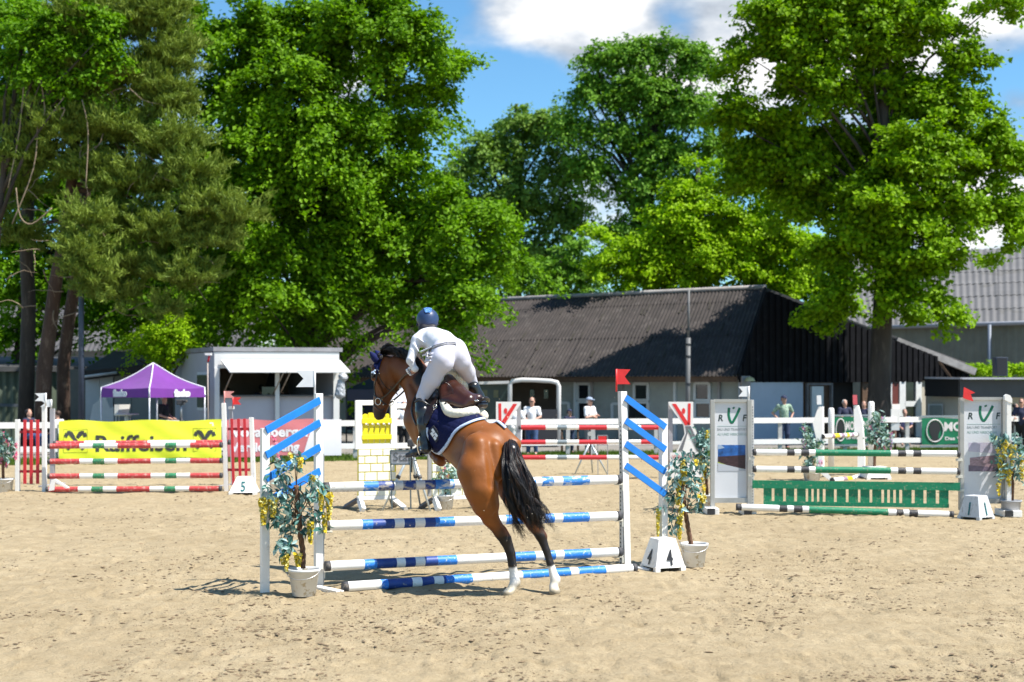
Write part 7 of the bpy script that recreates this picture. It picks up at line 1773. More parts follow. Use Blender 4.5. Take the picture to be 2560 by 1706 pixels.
# ---- sponsor fence 1, right
ALU = mat('aluminium_frame', (.42, .41, .38), .45, .10, 5, metal=.3); PERF = mat('perforated_track', (.62, .61, .58), .5, .1, 5)
def sponsor_wing(label, x0, x1, ytop, ybot, Y, first):
    t = thing('sponsor_wing', label, 'jump wing', PX(x0, Y), 'sponsor wings of the green and white fence')
    mx = 11/F*Y
    a = lambda x, y, dy=0: W(x, y, Y)+Vector((0, dy, 0))
    for x in (x0+5, x1-5): mb = MB(); mb.box((a(x, ytop)+Vector((a(x, 0).x, Y, .10)))/2, (.072, .10, a(x, ytop).z-.10)); mb.build('frame_post', ALU, t, bevel=.004)
    for y in (ytop+2, ybot-5): mb = MB(); mb.box((a(x0+10, y)+a(x1-10, y))/2, ((a(x1-10, y)-a(x0+10, y)).x, .06, .05 if y < 1100 else .085)); mb.build('frame_rail', ALU, t)
    mb = MB(); mb.box((a(x0+11, ytop+4)+a(x1-11, ybot-10))/2+Vector((0, .02, 0)), ((a(x1-11, 0)-a(x0+11, 0)).x, .012, a(0, ytop+4).z-a(0, ybot-10).z)); mb.build('sign_panel', mat('panel_white', (.66, .67, .69), .4, .04, 2), t)
    xc = (x0+x1)/2; y_ = .006; k = (x1-x0)/102
    PO = lambda x, y: a(x0+(x-1776)*k, ytop+(y-1000), -.0)+Vector((0, .0135, 0))
    # green check mark with two dots over it, letters either side
    def stroke(pts, w, m, nm):
        mb = MB()
        sp = smooth_poly(pts, False, 5) if len(pts) > 2 else pts; mb.tube([PO(*p) for p in sp], w, 8)
        for v in mb.v: v.y = Y+.0125+(v.y-Y-.0125)*.12
        mb.build(nm, m, t)
    sg = mat('logo_green', (.0, .15, .075), .5, .03, 4)
    stroke([(1823, 1020), (1822, 1038), (1826, 1053), (1831, 1057), (1837, 1048), (1844, 1034), (1850, 1020)], .023, sg, 'logo'); stroke([(1832, 1022), (1837, 1019)], .015, sg, 'logo')
    Mx = lambda x, y: Matrix.Translation(PO(x, y)+Vector((0, .0005, 0))) @ Matrix.Rotation(math.radians(90), 4, 'X')
    dk = mat('logo_dark', (.02, .04, .04), .5, .03, 4)
    text_obj('R', .155, dk, None, t, name='lettering', bold=.004, shear=.15, sx_=.9, matrix=Mx(1795, 1053)); text_obj('F', .155, dk, None, t, name='lettering', bold=.004, shear=.15, sx_=.9, matrix=Mx(1856, 1053))
    gl = mat('logo_grey', (.25, .28, .28), .5, .03, 4); gg = mat('logo_pale_green', (.25, .38, .33), .5, .03, 4)
    mb = MB(); mb.box((PO(1794, 1066)+PO(1866, 1066))/2, ((PO(1866, 0)-PO(1794, 0)).x, .004, .006)); mb.build('logo_line', gg, t)
    text_obj('BAU UND TRANSPORT', .062, gl, None, t, name='lettering', sx_=.80, matrix=Mx(1793.5, 1077)); text_obj('AU UND HIRSCHEGG', .062, gg, None, t, name='lettering', sx_=.86, matrix=Mx(1793.5, 1089))
    def pic(pts, m, nm='printed_picture', d=0): mb = MB(); mb.prism([PO(x, y)+Vector((0, .002-d, 0)) for x, y in pts], (0, -.003, 0)); mb.build(nm, m, t)
    if first:
        pic([(1795, 1113), (1864, 1113), (1864, 1150), (1795, 1150)], mat('print_blue', (.02, .11, .36), .4, .6, 9)); pic([(1795, 1114), (1803, 1113), (1812, 1120), (1795, 1124)], mat('print_sky', (.35, .45, .58), .4, .05, 4), d=.002)
        pic([(1795, 1142), (1864, 1138), (1864, 1173), (1830, 1168), (1795, 1155)], mat('print_maroon', (.045, .020, .025), .4, .7, 12, stretch=(1, 1, 8)), d=.002)
        pic([(1795, 1155), (1830, 1168), (1860, 1172), (1830, 1170), (1795, 1159)], mat('print_green', (.35, .42, .05), .4, .1, 4), d=.003); pic([(1795, 1158), (1864, 1174), (1864, 1178), (1795, 1178)], mat('print_grey', (.48, .50, .54), .4, .05, 3), d=.004)
    else:
        pic([(1797, 1112), (1866, 1112), (1866, 1140), (1797, 1134)], mat('print_lilac', (.50, .46, .56), .4, .15, 5)); pic([(1800, 1150), (1866, 1142), (1866, 1182), (1800, 1182)], mat('print_rose', (.32, .22, .25), .4, .5, 14, stretch=(1, 1, 6)), d=.001)
        pic([(1797, 1168), (1866, 1176), (1866, 1184), (1797, 1184)], mat('print_plum', (.16, .12, .17), .4, .3, 9), d=.002)
    # perforated track and feet
    xt = x1+3 if first else x1+4
    mb = MB(); mb.box((a(xt, ytop)+Vector((a(xt, 0).x, Y, .0)))/2, (.045, .06, a(xt, ytop).z)); mb.build('cup_track', PERF, t)
    mb = MB()
    for q in range(34): mb.box(Vector((a(xt, 0).x, Y-.032, .2+q*.05)), (.014, .006, .016))
    mb.build('track_holes', DARK_METAL, t)
    for x in ((x0-16, x0+14), (x1-30, x1+4)) if first else ((x1-24, x1+20), ):
        mb = MB(); mb.box((PX(x[0], Y)+PX(x[1], Y))/2+Vector((0, -.15, .07)), ((PX(x[1], Y)-PX(x[0], Y)).x, .5, .11)); mb.build('foot', WHITE, t, bevel=.01)
        mb = MB(); mb.box(PX(x[1]-12, Y-.42, .08), (.13, .03, .10)); mb.build('foot_block', DARK_METAL, t)
    return t
s1 = sponsor_wing('left sponsor wing with RÜF logo, blue mountain print and a white flag', 1776, 1878, 1000, 1256, 24.6, True)
flag(1872, 966, 1001, 1846, 992, 24.6, WHITEFLAG, s1, w=.018)
s2 = sponsor_wing('right sponsor wing with RÜF logo, faded lilac print and a red flag', 2398, 2515, 995, 1258, 24.2, False)
mb = MB(); q = [W(2410, 968, 24.1), W(2438, 982, 24.1), W(2427, 986, 24.1), W(2434, 1004, 24.1), W(2408, 996, 24.1)]; mb.prism(q, (0, .008, 0)); mb.build('flag', REDFLAG, s2)
wp = thing('white_standard', 'white post with rounded top right of the right sponsor wing', 'jump standard', PX(2522, 24.0))
mb = MB(); mb.box((PX(2521, 24)+W(2521, 998, 24))/2, (.075, .08, W(0, 998, 24).z)); mb.build('post', WHITE, wp); mb = MB(); mb.prism([W(x, y, 23.95) for x, y in ((2512, 1000), (2512, 990), (2518, 986), (2526, 989), (2531, 998), (2531, 1008), (2524, 1006))], (0, .08, 0)); mb.build('cap', WHITE_CLEAN, wp)
bl, gn, wh = BLACK, GREEN, POLEWHITE
PB = [(1967, wh), (1986, bl), (2002, wh), (2022, bl), (2038, wh), (2226, gn), (2244, wh), (2264, bl), (2282, wh), (2302, bl)]
g1 = 'poles of the green and white sponsor fence'
pole('top white, black and green pole between the sponsor wings', W(1884, 1131, 24.3), W(2398, 1135, 24.1), .056, PB+[(2398, wh)], group=g1)
pole('second white, black and green pole between the sponsor wings', W(1884, 1173, 24.3), W(2398, 1179, 24.1), .056, PB+[(2398, wh)], group=g1)
pole('white, black and green ground pole half sunk in the sand before the green plank', W(1842, 1268, 24.2), W(2382, 1287, 23.9), .058, [(1854, bl), (1948, wh), (1968, bl), (1984, wh), (2006, bl), (2022, wh), (2220, gn), (2240, wh), (2258, bl), (2272, wh), (2294, bl), (2372, wh), (2382, bl)], group=g1)
gt = thing('plank_gate', 'green hanging plank with gate slats under the white and green poles', 'gate', PX(1881, 24.3)); Yg = 24.25
dy = lambda x: (x-1881)*.012
mb = MB(); mb.beam(W(1881, 1211, Yg), W(2400, 1217, Yg-.15), .03, .135); mb.build('top_board', GREEN, gt)
mb = MB(); mb.beam(W(1909, 1258, Yg), W(2372, 1265, Yg-.13), .03, .070); mb.build('bottom_board', GREEN, gt)
for a, b in ((485, 543), (563, 625), (645, 705), (725, 787), (805, 828), (845, 868), (885, 910), (930, 990), (1010, 1075), (1095, 1162), (1180, 1245), (1265, 1330), (1350, 1372), (1392, 1415), (1435, 1458), (1480, 1547), (1570, 1632), (1655, 1720), (1745, 1812)):
    xa, xb = 1740+a/2.87, 1740+b/2.87; xm = (xa+xb)/2; Yq = Yg-.15*(xm-1881)/519+.018
    mb = MB(); mb.box((W(xm, 1214+dy(xm), Yq)+W(xm, 1258+dy(xm), Yq))/2, ((W(xb, 0, Yq)-W(xa, 0, Yq)).x, .014, .33)); mb.build('slat', GREEN, gt)
for x, y in ((1879, 1146), (1879, 1188), (1882, 1217), (2398, 1150), (2398, 1192), (2402, 1226)): mb = MB(); mb.box(W(x, y, 24.3-(.15 if x > 2000 else 0)), (.10, .07, .04)); mb.build('cup', CUP, s1 if x < 2000 else s2)
number_sign('dirty white number 1 cone at the foot of the right sponsor wing', Vector((PX(2440, 23.6).x, 23.6, 0)), .42, .26, .40, math.radians(38), ((0, '1'), (3, '1')), size=.30, sx_=.6,
            mt=mat('dirty_white', (.58, .59, .60), .5, .08, 6, dirt=.7, dcol=(.30, .29, .26), dscale=12, dthr=.56, stretch=(2, 2, .7)), dm=mat('teal_numeral', (0, .1, .1)))

# ---- red and white fence in the middle distance with figure shaped wings
def figure_wing(label, mir, x0, Y, top=1005):
    """white board cut like a person with raised arms"""
    f = (lambda x: x0+(1735-x) if mir else x0+(x-1671))
    t = thing('figure_wing', label, 'jump wing', PX(f(1700), Y), 'figure wings of the red and white fence')
    q = lambda pts, d, th: [W(f(x), y, Y)+Vector((0, d, 0)) for x, y in pts]
    mb = MB(); mb.prism(q([(1671, 1005), (1733, 1005), (1733, 1060), (1762, 1132), (1690, 1132), (1712, 1085), (1709, 1064), (1672, 1012)], 0, 0), (0, .03, 0)); mb.build('figure_board', WHITE_CLEAN, t)
    for pts in ([(1680, 1010), (1690, 1010), (1724, 1062), (1713, 1064)], [(1720, 1009), (1727, 1009), (1726, 1063), (1719, 1063)]):
        mb = MB(); mb.prism(q(pts, -.006, 0), (0, .004, 0)); mb.build('arm_stripe', REDFLAG, t)
    mb = MB(); mb.prism([W(f(1709+4.5*math.cos(a)), 1028+7.5*math.sin(a), Y)+Vector((0, -.006, 0)) for a in [2*math.pi*k/14 for k in range(14)]], (0, .004, 0)); mb.build('head_dot', REDFLAG, t)
    gm = mat('leg_grey', (.16, .16, .17), .5, .05, 5)
    mb = MB(); mb.prism(q([(1713, 1066), (1727, 1066), (1756, 1128), (1742, 1128), (1720, 1080), (1706, 1128), (1696, 1128), (1716, 1082)], -.006, 0), (0, .004, 0)); mb.build('leg_stripe', gm, t)
    mb = MB(); mb.prism(q([(1675, 1132), (1765, 1132), (1765, 1196), (1675, 1196)], 0, 0), (0, .03, 0)); mb.build('base_board', WHITE_CLEAN, t)
    if not mir: text_obj('VORARLBERG', .125, mat('pale_red_ink', (.55, .22, .22), .5, 0, 3), W(f(1680), 1147, Y)+Vector((0, -.01, 0)), t, name='lettering', sx_=.8, bold=.003)
    mb = MB(); x = f(1676); mb.box((PX(x, Y+.12)+W(x, 1005, Y+.12))/2, (.10, .10, Z(1005, Y))); mb.build('post', mat('standard_grey', (.4, .4, .4)), t)
    return t
figure_wing('right figure shaped wing with red arms before the barn', False, 1671, 33.6); figure_wing('left figure shaped wing with red arms showing over the horse croup', True, 1238, 33.2)
gy = GREYB; XR = [1364, 1393, 1417, 1447, 1517, 1547, 1572, 1602, 1668]; MR = (RED, w2, gy, w2, RED, w2, gy, w2, RED)
for lab, y0, y1, xa in (('top red, white and grey pole in the middle distance', 1069, 1069, 1298), ('second red, white and grey pole behind the sensor tripod', 1106, 1105, 1298), ('lowest red, white and grey pole above the far sand', 1144, 1144, 1298)):
    pole(lab, W(xa, y0, 33.3), W(1668, y1, 33.4), .055, list(zip(XR, MR)), group='poles of the red, white and grey fence')

# ---- castle wing with yellow shutter and painted bricks
cw = thing('castle_wing', 'white castle wing with yellow shutter over yellow and white bricks', 'jump wing', PX(940, 25.4)); Y = 25.4
def wb(parent, x0, y0, x1, y1, mt, nm, d=0, th=.05, bev=.004): mb = MB(); c = (W(x0, y0, Y)+W(x1, y1, Y))/2+Vector((0, d+th/2, 0)); mb.box(c, (abs((W(x1, 0, Y)-W(x0, 0, Y)).x), th, abs(Z(y0, Y)-Z(y1, Y)))); return mb.build(nm, mt, parent, bevel=bev)
for r in ((891, 1001, 907, 1123), (976, 1001, 991, 1123), (1056, 1001, 1068, 1123)): wb(cw, *r, WHITE, 'frame_post')
for r in ((907, 1001, 976, 1013.5), (907, 1112, 976, 1123), (991, 1010, 1056, 1022), (991, 1051, 1056, 1066), (991, 1112, 1056, 1123)): wb(cw, *r, WHITE, 'frame_rail', .003)
sh = [(909, 922, 4), (923.5, 936.5, 1), (938, 950, 0), (951.5, 963.5, 1), (965, 976, 4)]
for x0, x1, dr in sh:
    mb = MB(); mb.prism([W(x, y, Y+.03) for x, y in ((x0, 1109), (x1, 1109), (x1, 1032+dr+(2 if x1 > 970 else 0)), ((x0+x1)/2, 1031+dr*.8), (x0, 1032+dr+(2 if x0 < 915 else 0)))], (0, .02, 0)); mb.build('shutter_slat', YELLOW, cw)
for y0, y1 in ((1046, 1059), (1087, 1099)): wb(cw, 906, y0, 978, y1, YELLOW, 'shutter_board', -.01, .03)
mb = MB()
for x in (915, 930, 943, 957, 970): mb.ball(W(x, 1060.5, Y-.02), .018, 8, 6)
mb.build('shutter_knob', WHITE_CLEAN, cw)
def bricks(parent, x0, x1, ys, seed):
    wb(parent, x0, ys[0], x1, ys[-1], YELLOW, 'brick_board', .01, .03)
    R = random.Random(seed)
    for r, (a, b) in enumerate(zip(ys[:-1], ys[1:])):
        x = x0+1.5-(14 if r % 2 else 0)
        while x < x1-3:
            l, rr = max(x, x0+1.5), min(x+27.5, x1-1.5)
            if rr-l > 3: wb(parent, l, a+1.3, rr, b-1.3, mat('brick_white', (.86, .83, .70), .6, .04, 4), 'brick', -.004, .016, .003)
            x += 29.5
bricks(cw, 897, 989, (1123, 1140, 1159, 1180, 1202, 1222, 1240), 1)
def trestle(parent, x0, x1):
    wb(parent, x0, 1239, x1, 1250, WHITE, 'foot_bar', .0, .06)
    for xa, xb in ((x0+6, x0-7), (x1-6, x1+7)):
        for dy in (-.35, .35): mb = MB(); mb.beam(W(xa, 1246, Y+.03), Vector((PX(xb-(4 if dy > 0 else 0)*(1 if xb < xa else -3), Y+dy).x, Y+dy, .03)), .07, .09, (0, 1, 0)); mb.build('foot_leg', WHITE if dy < 0 else GREYBOARD, parent)
trestle(cw, 896, 985)
c2 = thing('castle_wing', 'second castle wing of painted bricks mostly hidden behind the horse', 'jump wing', PX(1112, 25.6))
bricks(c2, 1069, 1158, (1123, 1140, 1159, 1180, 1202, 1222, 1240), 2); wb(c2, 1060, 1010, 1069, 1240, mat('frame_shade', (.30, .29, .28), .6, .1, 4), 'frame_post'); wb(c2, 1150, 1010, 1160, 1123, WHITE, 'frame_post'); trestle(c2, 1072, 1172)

for q_ in (cw, c2): q_.rotation_euler = (0, 0, math.radians(24)); q_.scale = (1.09, 1, 1)
# ---- small white fence far right
def narrow_wing(label, pts, Y, fl, th=.10):
    t = thing('small_wing', label, 'jump wing', PX(pts[0][0], Y), 'wings of the small white fence'); mb = MB(); mb.prism([W(x, y, Y) for x, y in pts], (.05, th, 0)); mb.build('board', WHITE_CLEAN, t)
    mb = MB(); mb.beam(W(fl[0], fl[2], Y), W(fl[0]-1, fl[1], Y), .05, .10, (1, 0, 0)); mb.build('flag', fl[3], t); return t
nw1 = narrow_wing('left white cut-out wing of the small fence with a white flag', [(2046, 1017), (2057, 1017), (2058, 1172), (2040, 1172), (2040, 1095), (2032, 1060), (2034, 1052)], 33.0, (2048, 989, 1012, WHITEFLAG)); mb = MB(); mb.prism([W(x, y, 32.9) for x, y in ((2040, 1168), (2058, 1168), (2086, 1204), (2076, 1204), (2052, 1184), (2046, 1190))], (0, .08, 0)); mb.build('foot', WHITE, nw1)
nw2 = narrow_wing('right white cut-out wing of the small fence with a red flag', [(2134, 1014), (2145, 1014), (2156, 1056), (2161, 1125), (2161, 1172), (2144, 1172), (2144, 1100), (2136, 1090)], 34.6, (2138, 988, 1012, mat('coral_flag', (.70, .12, .14), .5, .1, 8)))
mb = MB(); mb.beam(PX(2128, 33.8), PX(2158, 35.4), .08, .07); mb.build('foot', WHITE, nw2)
pu, ye = PURPLEB, YELLOW
pole('short white, purple and yellow pole of the small fence', W(2056, 1092, 33.0), W(2142, 1087, 34.6), .055, [(2076, w2), (2084, pu), (2096, ye), (2100, w2), (2108, pu), (2113, w2), (2120, ye), (2124, w2), (2131, pu), (2142, w2)], group='poles of the small white fence')
pole('white, purple and yellow pole on the sand under the small fence', W(2080, 1201, 32.6), W(2170, 1193, 34.2), .055, [(2105, w2), (2115, pu), (2128, ye), (2142, w2), (2156, pu), (2170, w2)], group='poles of the small white fence')
for x, y, Y, lab in ((2078, 1020, 36.5, 'slim round white standard behind the small fence, left one'), (2178, 1004, 34.8, 'tall round perforated white standard behind the small fence')):
    t = thing('round_standard', lab, 'jump standard', PX(x, Y)); mb = MB(); r = .075; mb.tube([PX(x, Y), W(x, y+3, Y), W(x, y, Y)], [r, r, r*.6], 12); mb.build('post', WHITE, t)
    mb = MB()
    for k in range(14): mb.box(W(x+1, y+12+k*5, Y-r), (.02, .02, .02))
    mb.build('holes', GREY_METAL, t)
nsg = number_sign('white two-legged number cone beside the small fence', Vector((PX(2187, 33.6).x, 33.6, 0)), .58, .44, .30, .1, (), feet=True)
nb = thing('notice_box', 'white notice box on a post by the barn doorway', 'notice box', PX(2236, 46.5)); Y = 46.5
mb = MB(); mb.box(W(2238, 1040, Y), (.28, .10, .45)); mb.build('box', WHITE_CLEAN, nb); mb = MB(); mb.box(W(2238, 1067, Y), (.26, .08, .24)); mb.build('tray', FRAMEW, nb); mb = MB(); mb.tube([PX(2238, Y), W(2238, 1080, Y)], .04, 8); mb.build('post', BROWNW, nb)

# ---- start sign and timing tripods
sg = thing('start_sign', 'grey start sign on thin legs beside the timing tripod', 'sign', PX(1000, 25.0)); Y = 25.0
mb = MB(); mb.box((W(977, 1128, Y)+W(1024, 1160, Y))/2, ((W(1024, 0, Y)-W(977, 0, Y)).x, .02, Z(1128, Y)-Z(1160, Y))); mb.build('sign_board', mat('sign_grey', (.40, .40, .42), .5, .05, 4), sg)
mb = MB()
for a, b in (((976, 1127), (1025, 1127)), ((976, 1161), (1025, 1161)), ((976, 1127), (980, 1273)), ((1025, 1127), (1027, 1273))): mb.beam(W(*a, Y-.01), W(*b, Y-.01), .025, .025, (0, 1, 0))
mb.build('sign_frame', mat('frame_teal_grey', (.08, .11, .12), .5, .1, 5), sg)
text_obj('Start', .215, mat('start_ink', (.10, .11, .12), .5, 0, 3), W(982, 1153, Y)+Vector((0, -.014, 0)), sg, name='lettering', bold=.002)
def tripod(label, x, ytop, yap, feet, Y, nsens, name='timing_tripod', col=None):
    t = thing(name, label, 'tripod', PX(x, Y)); m1 = col or mat('tripod_silver', (.50, .55, .57), .35, .1, 10, metal=.5)
    ap = W(x, yap, Y); mb = MB(); mb.tube([ap+Vector((0, 0, -.4)), W(x, ytop, Y)], .022, 8); mb.build('column', DARK_METAL, t)
    for i, (fx, dy) in enumerate(feet):
        f = Vector((PX(fx, Y).x, Y+dy, .01)); mb = MB(); mb.tube([ap, ap.lerp(f, .5), f], [.028, .024, .015], 8); lg = mb.build('leg', m1, t)
        mb = MB(); mb.tube([ap.lerp(f, .42), ap.lerp(f, .47)], .040, 8); mb.build('leg_clamp', RUBBER, lg)
    mb = MB()
    for k in range(nsens): mb.tube([W(x, ytop+3+k*16, Y-.12), W(x, ytop+3+k*16, Y+.02)], .058, 12)
    if nsens: mb.build('sensor', mat('sensor_pale', (.52, .52, .48), .4, .1, 8), t)
    else: mb.box(W(x, ytop, Y), (.13, .12, .13)); mb.build('photocell', RUBBER, t, bevel=.02)
    return t
tripod('silver tripod with a black photocell in front of the castle wing', 1028, 1108, 1125, ((958, -.2), (1078, -.25), (1048, .4)), 25.2, 0)
tripod('silver tripod carrying two round pale sensors before the middle fence', 1475, 1066, 1106, ((1436, -.1), (1518, -.1), (1484, .4)), 35.2, 2)
rs = thing('red_marker_sign', 'small red marker plate on thin legs beside the sensor tripod', 'sign', PX(1507, 35.0)); Y = 35.0
mb = MB(); mb.box(W(1506, 1101, Y), (.20, .02, .20)); mb.build('red_plate', REDFLAG, rs)
mb = MB()
for a, b in (((1494, 1089), (1519, 1089)), ((1494, 1113), (1519, 1113)), ((1494, 1089), (1495, 1188)), ((1519, 1089), (1519, 1188))): mb.beam(W(*a, Y), W(*b, Y), .02, .02, (0, 1, 0))
mb.build('frame', GREY_METAL, rs)
# ================================================================== PEOPLE AROUND THE ARENA
HAIRD = mat('hair_dark', (.020, .014, .012), .6, .3, 30); HAIRG = mat('hair_grey', (.45, .44, .43), .7, .2, 30); HAIRB = mat('hair_brown', (.05, .025, .015), .6, .3, 40)
def person(label, px, Y, h, face, shirt, trousers, hat=None, hair=HAIRD, pose='stand', tilt=0, z0=0, skirt=False, lean=.0, sit=.46, arms='down', glasses=False):
    """h = standing height; face = direction looked at (radians, -pi/2 is towards the camera)"""
    base = PX(px, Y, z0); t = thing('person', label, 'person', base); k = h/1.75
    fx, fy = math.cos(face), math.sin(face); fwd = np.array([fx, fy, 0]); lft = np.array([-fy, fx, 0]); up = np.array([0, 0, 1.])
    B = np.array(base)
    def q(f, l, z): return B+(fwd*f+lft*l+up*z)*k
    sitting = pose == 'sit'; hz = .93 if not sitting else sit/k+.10
    dz = hz-.93
    f0 = lean
    hip = [q(0, s*.09, hz) for s in (-1, 1)]
    ch = q(f0*.55, 0, 1.28+dz); nk = q(f0, 0, 1.47+dz); sh = [q(f0*.85, s*.185, 1.42+dz) for s in (-1, 1)]; hd = q(f0*1.15+.01, 0, 1.63+dz)
    if sitting: knee = [q(.42, s*.11, hz-.02) for s in (-1, 1)]; ank = [q(.44, s*.12, hz-.02-.42) for s in (-1, 1)]
    else: knee = [q(.02+.03*s, s*.10, .50) for s in (-1, 1)]; ank = [q(-.02, s*.12, .09) for s in (-1, 1)]
    A = {'down': lambda s: (q(f0*.7-.02, s*.26, 1.14+dz), q(f0*.7+.06, s*.25, .90+dz)),
         'rail': lambda s: (q(f0*.9+.10, s*.27, 1.18+dz), q(f0*.9+.30, s*.14, 1.12+dz)),
         'cross': lambda s: (q(f0*.8+.06, s*.27, 1.15+dz), q(f0*.8+.22, -s*.07, 1.20+dz-.03*s)),
         'hips': lambda s: (q(f0*.7-.10, s*.36, 1.20+dz), q(f0*.7+.05, s*.22, 1.00+dz)),
         'lap': lambda s: (q(f0*.7+.02, s*.25, 1.14+dz), q(f0*.7+.27, s*.10, 1.05+dz)),
         'chin': lambda s: (q(f0*.7+.15, s*.22, 1.13+dz), q(f0*.9+.20, s*.05, 1.42+dz) if s > 0 else q(f0*.7+.30, .05, 1.10+dz))}[arms]
    arm = [A(s) for s in (-1, 1)]
    lo = B-.75*k-np.array([0, 0, 0]); hi = B+np.array([.75, .75, 2.0])*k; lo[2] = B[2]-.05
    def body(e=0):
        s_ = SDF(lo, hi, .024)
        for i in (0, 1):
            s_.chain([(hip[i], (.105-e)*k), (knee[i], (.068-e)*k), (ank[i], (.045-e)*k)], .03*k); s_.chain([(sh[i], (.062-e)*k), (arm[i][0], (.045-e)*k), (arm[i][1], (.032)*k)], .02*k)
            s_.cone(ank[i], ank[i]+fwd*.15*k-up*.05*k, .045*k, .035*k, .02*k); s_.ball(arm[i][1]+fwd*.03*k-up*.01*k, .036*k, .02)
        s_.cone(q(0, 0, hz+.02), ch, (.135-e)*k, (.145-e)*k, .06*k); s_.cone(sh[0], sh[1], (.075-e)*k, (.075-e)*k, .06*k)
        s_.cone(ch, nk, .09*k, .055*k, .03*k); s_.cone(nk, hd, .052*k, .07*k, .02*k); s_.cone(hd+up*.02*k, hd+up*.055*k-fwd*.02*k, .092*k, .098*k, .02, (lft, 1.2)); s_.ball(hd-up*.05*k+fwd*.03*k, .055*k, .03)
        s_.ball(hd+fwd*.105*k, .016*k, .02)
        for s in (-1, 1): s_.ball(hd+lft*s*.085*k, .02*k, .012)
        return s_.mesh()
    V, Q = body(.010)
    mb = MB(); mb.v = [Vector(v) for v in V]; mb.f = [list(map(int, f)) for f in Q]; mb.m = [0]*len(mb.f); mb.sm = [True]*len(mb.f)
    for i in (0, 1):
        a = Vector(arm[i][1]+fwd*.045*k); fv = Vector(fwd); lv = Vector(lft)
        for f_ in range(4): b = a+lv*(f_-1.5)*.018*k; mb.tube([b, b+fv*.035*k-Vector((0, 0, .012*k)), b+fv*.055*k-Vector((0, 0, .035*k))], [.009*k, .008*k, .007*k], 4)
        b = a+lv*(.04 if i == 0 else -.04)*k; mb.tube([b-fv*.02*k, b+fv*.02*k], [.010*k, .008*k], 4)
    mb.build('body', SKIN, t)
    def cl(name, fn, m): s_ = SDF(lo, hi, .022); fn(s_); V, Q = s_.mesh(); link_mesh(name, np_mesh(name, V-B, Q, m, True), t)
    def fs(s_):
        s_.cone(q(0, 0, hz+.03), ch, .145*k, .155*k, .06*k); s_.cone(sh[0], sh[1], .078*k, .078*k, .06*k); s_.cone(ch, (ch+nk)/2, .12*k, .075*k, .04*k)
        for i in (0, 1): s_.cone(sh[i], (sh[i]+arm[i][0])/2+(arm[i][0]-sh[i])*.2, .072*k, .062*k, .03*k)
    cl('shirt', fs, shirt)
    def ft(s_):
        s_.cone(hip[0], hip[1], .125*k, .125*k, .05*k)
        for i in (0, 1): s_.chain([(hip[i], .115*k), (knee[i], .08*k), (ank[i]+up*.02*k, .062*k)], .03*k)
    cl('trousers', ft, trousers)
    for i in (0, 1):
        mb = MB(); a = Vector(ank[i]-up*.045*k); fv = Vector(fwd)*k; mb.tube([a-fv*.05, a+fv*.03, a+fv*.14, a+fv*.19], [.042*k, .045*k, .038*k, .018*k], 8); mb.build('shoe', shoe_mat(px), t)
    hc = Vector(hd+up*.045*k-fwd*.02*k)
    if hat:
        mb = MB(); n = 12; vs = []; fcs = []
        for i in range(6):
            th = math.pi/2*i/5
            for j in range(n): a = 2*math.pi*j/n; vs.append(hc+(Vector(fwd)*math.cos(a)*.118+Vector(lft)*math.sin(a)*.100)*math.sin(th)*k+Vector((0, 0, .09*math.cos(th)+.025))*k)
        for i in range(5):
            for j in range(n): fcs.append((i*n+j, i*n+(j+1) % n, (i+1)*n+(j+1) % n, (i+1)*n+j))
        mb.add(vs, fcs, 0, True); o = Vector(fwd)*k; l = Vector(lft)*k; z = Vector((0, 0, .03*k))
        mb.prism([hc+o*.08-l*.085+z, hc+o*.17-l*.06+z*.6, hc+o*.19+z*.5, hc+o*.17+l*.06+z*.6, hc+o*.08+l*.085+z], (0, 0, .012)); mb.build('cap', hat, t)
    mb = MB(); mb.ball(hc-Vector(fwd)*.022*k+Vector((0, 0, .022*k if not hat else -.03*k)), (.098*k, .098*k, .092*k if not hat else .07*k), 12, 8); mb.build('hair', hair, t)
    if glasses: mb = MB(); c = Vector(hd+fwd*.095*k+up*.025*k); mb.box(c, (.03*k, .13*k, .028*k), Matrix.Rotation(face, 3, 'Z')); mb.build('sunglasses', SIGNBLACK, t)
    return t
def shoe_mat(px): return mat('white_shoe', (.6, .58, .54), .6, .1, 5) if px in (1330,) else mat('dark_shoe', (.04, .035, .03), .6, .1, 5)
TEEW = mat('white_tee', (.80, .80, .81), .85, .03, 5); JEANS = mat('jeans', (.045, .085, .19), .85, .2, 9); JEANSD = mat('dark_jeans', (.02, .035, .08), .85, .2, 9); GREYT = mat('grey_trousers', (.22, .22, .24), .85, .1, 6)
BLKT = mat('black_tee', (.012, .012, .013), .9, .1, 6); NAVYT = mat('navy_top', (.018, .022, .055), .85, .1, 6); PLAID = mat('green_plaid', (.24, .34, .24), .85, .5, 16, dirt=.5, dcol=(.55, .60, .50), dscale=22, dthr=.52); CAPG = mat('grey_blue_cap', (.28, .34, .45), .8, .1, 8); CAPN = mat('navy_cap', (.015, .022, .06), .8, .1, 8); LILT = mat('lilac_top', (.16, .16, .30), .85, .1, 8)
D = -math.pi/2
person('man in white T-shirt, jeans and sunglasses leaning on the rail by the open trailer', 1330, 44.6, 1.80, D-.1, TEEW, JEANS, hair=HAIRB, arms='rail', glasses=True)
person('person in white top and white trousers half hidden behind the left figure wing', 1290, 44.2, 1.66, D+.3, TEEW, TEEW, hair=HAIRB, arms='rail')
person('man in grey-blue cap and white T-shirt with folded arms at the fence', 1474, 45.0, 1.80, D+.9, TEEW, GREYT, hat=CAPG, hair=HAIRG, arms='cross', glasses=True)
person('child in navy cap and dark top behind the rail between two men', 1424, 45.6, 1.42, D+.6, NAVYT, JEANSD, hat=CAPN, arms='rail')
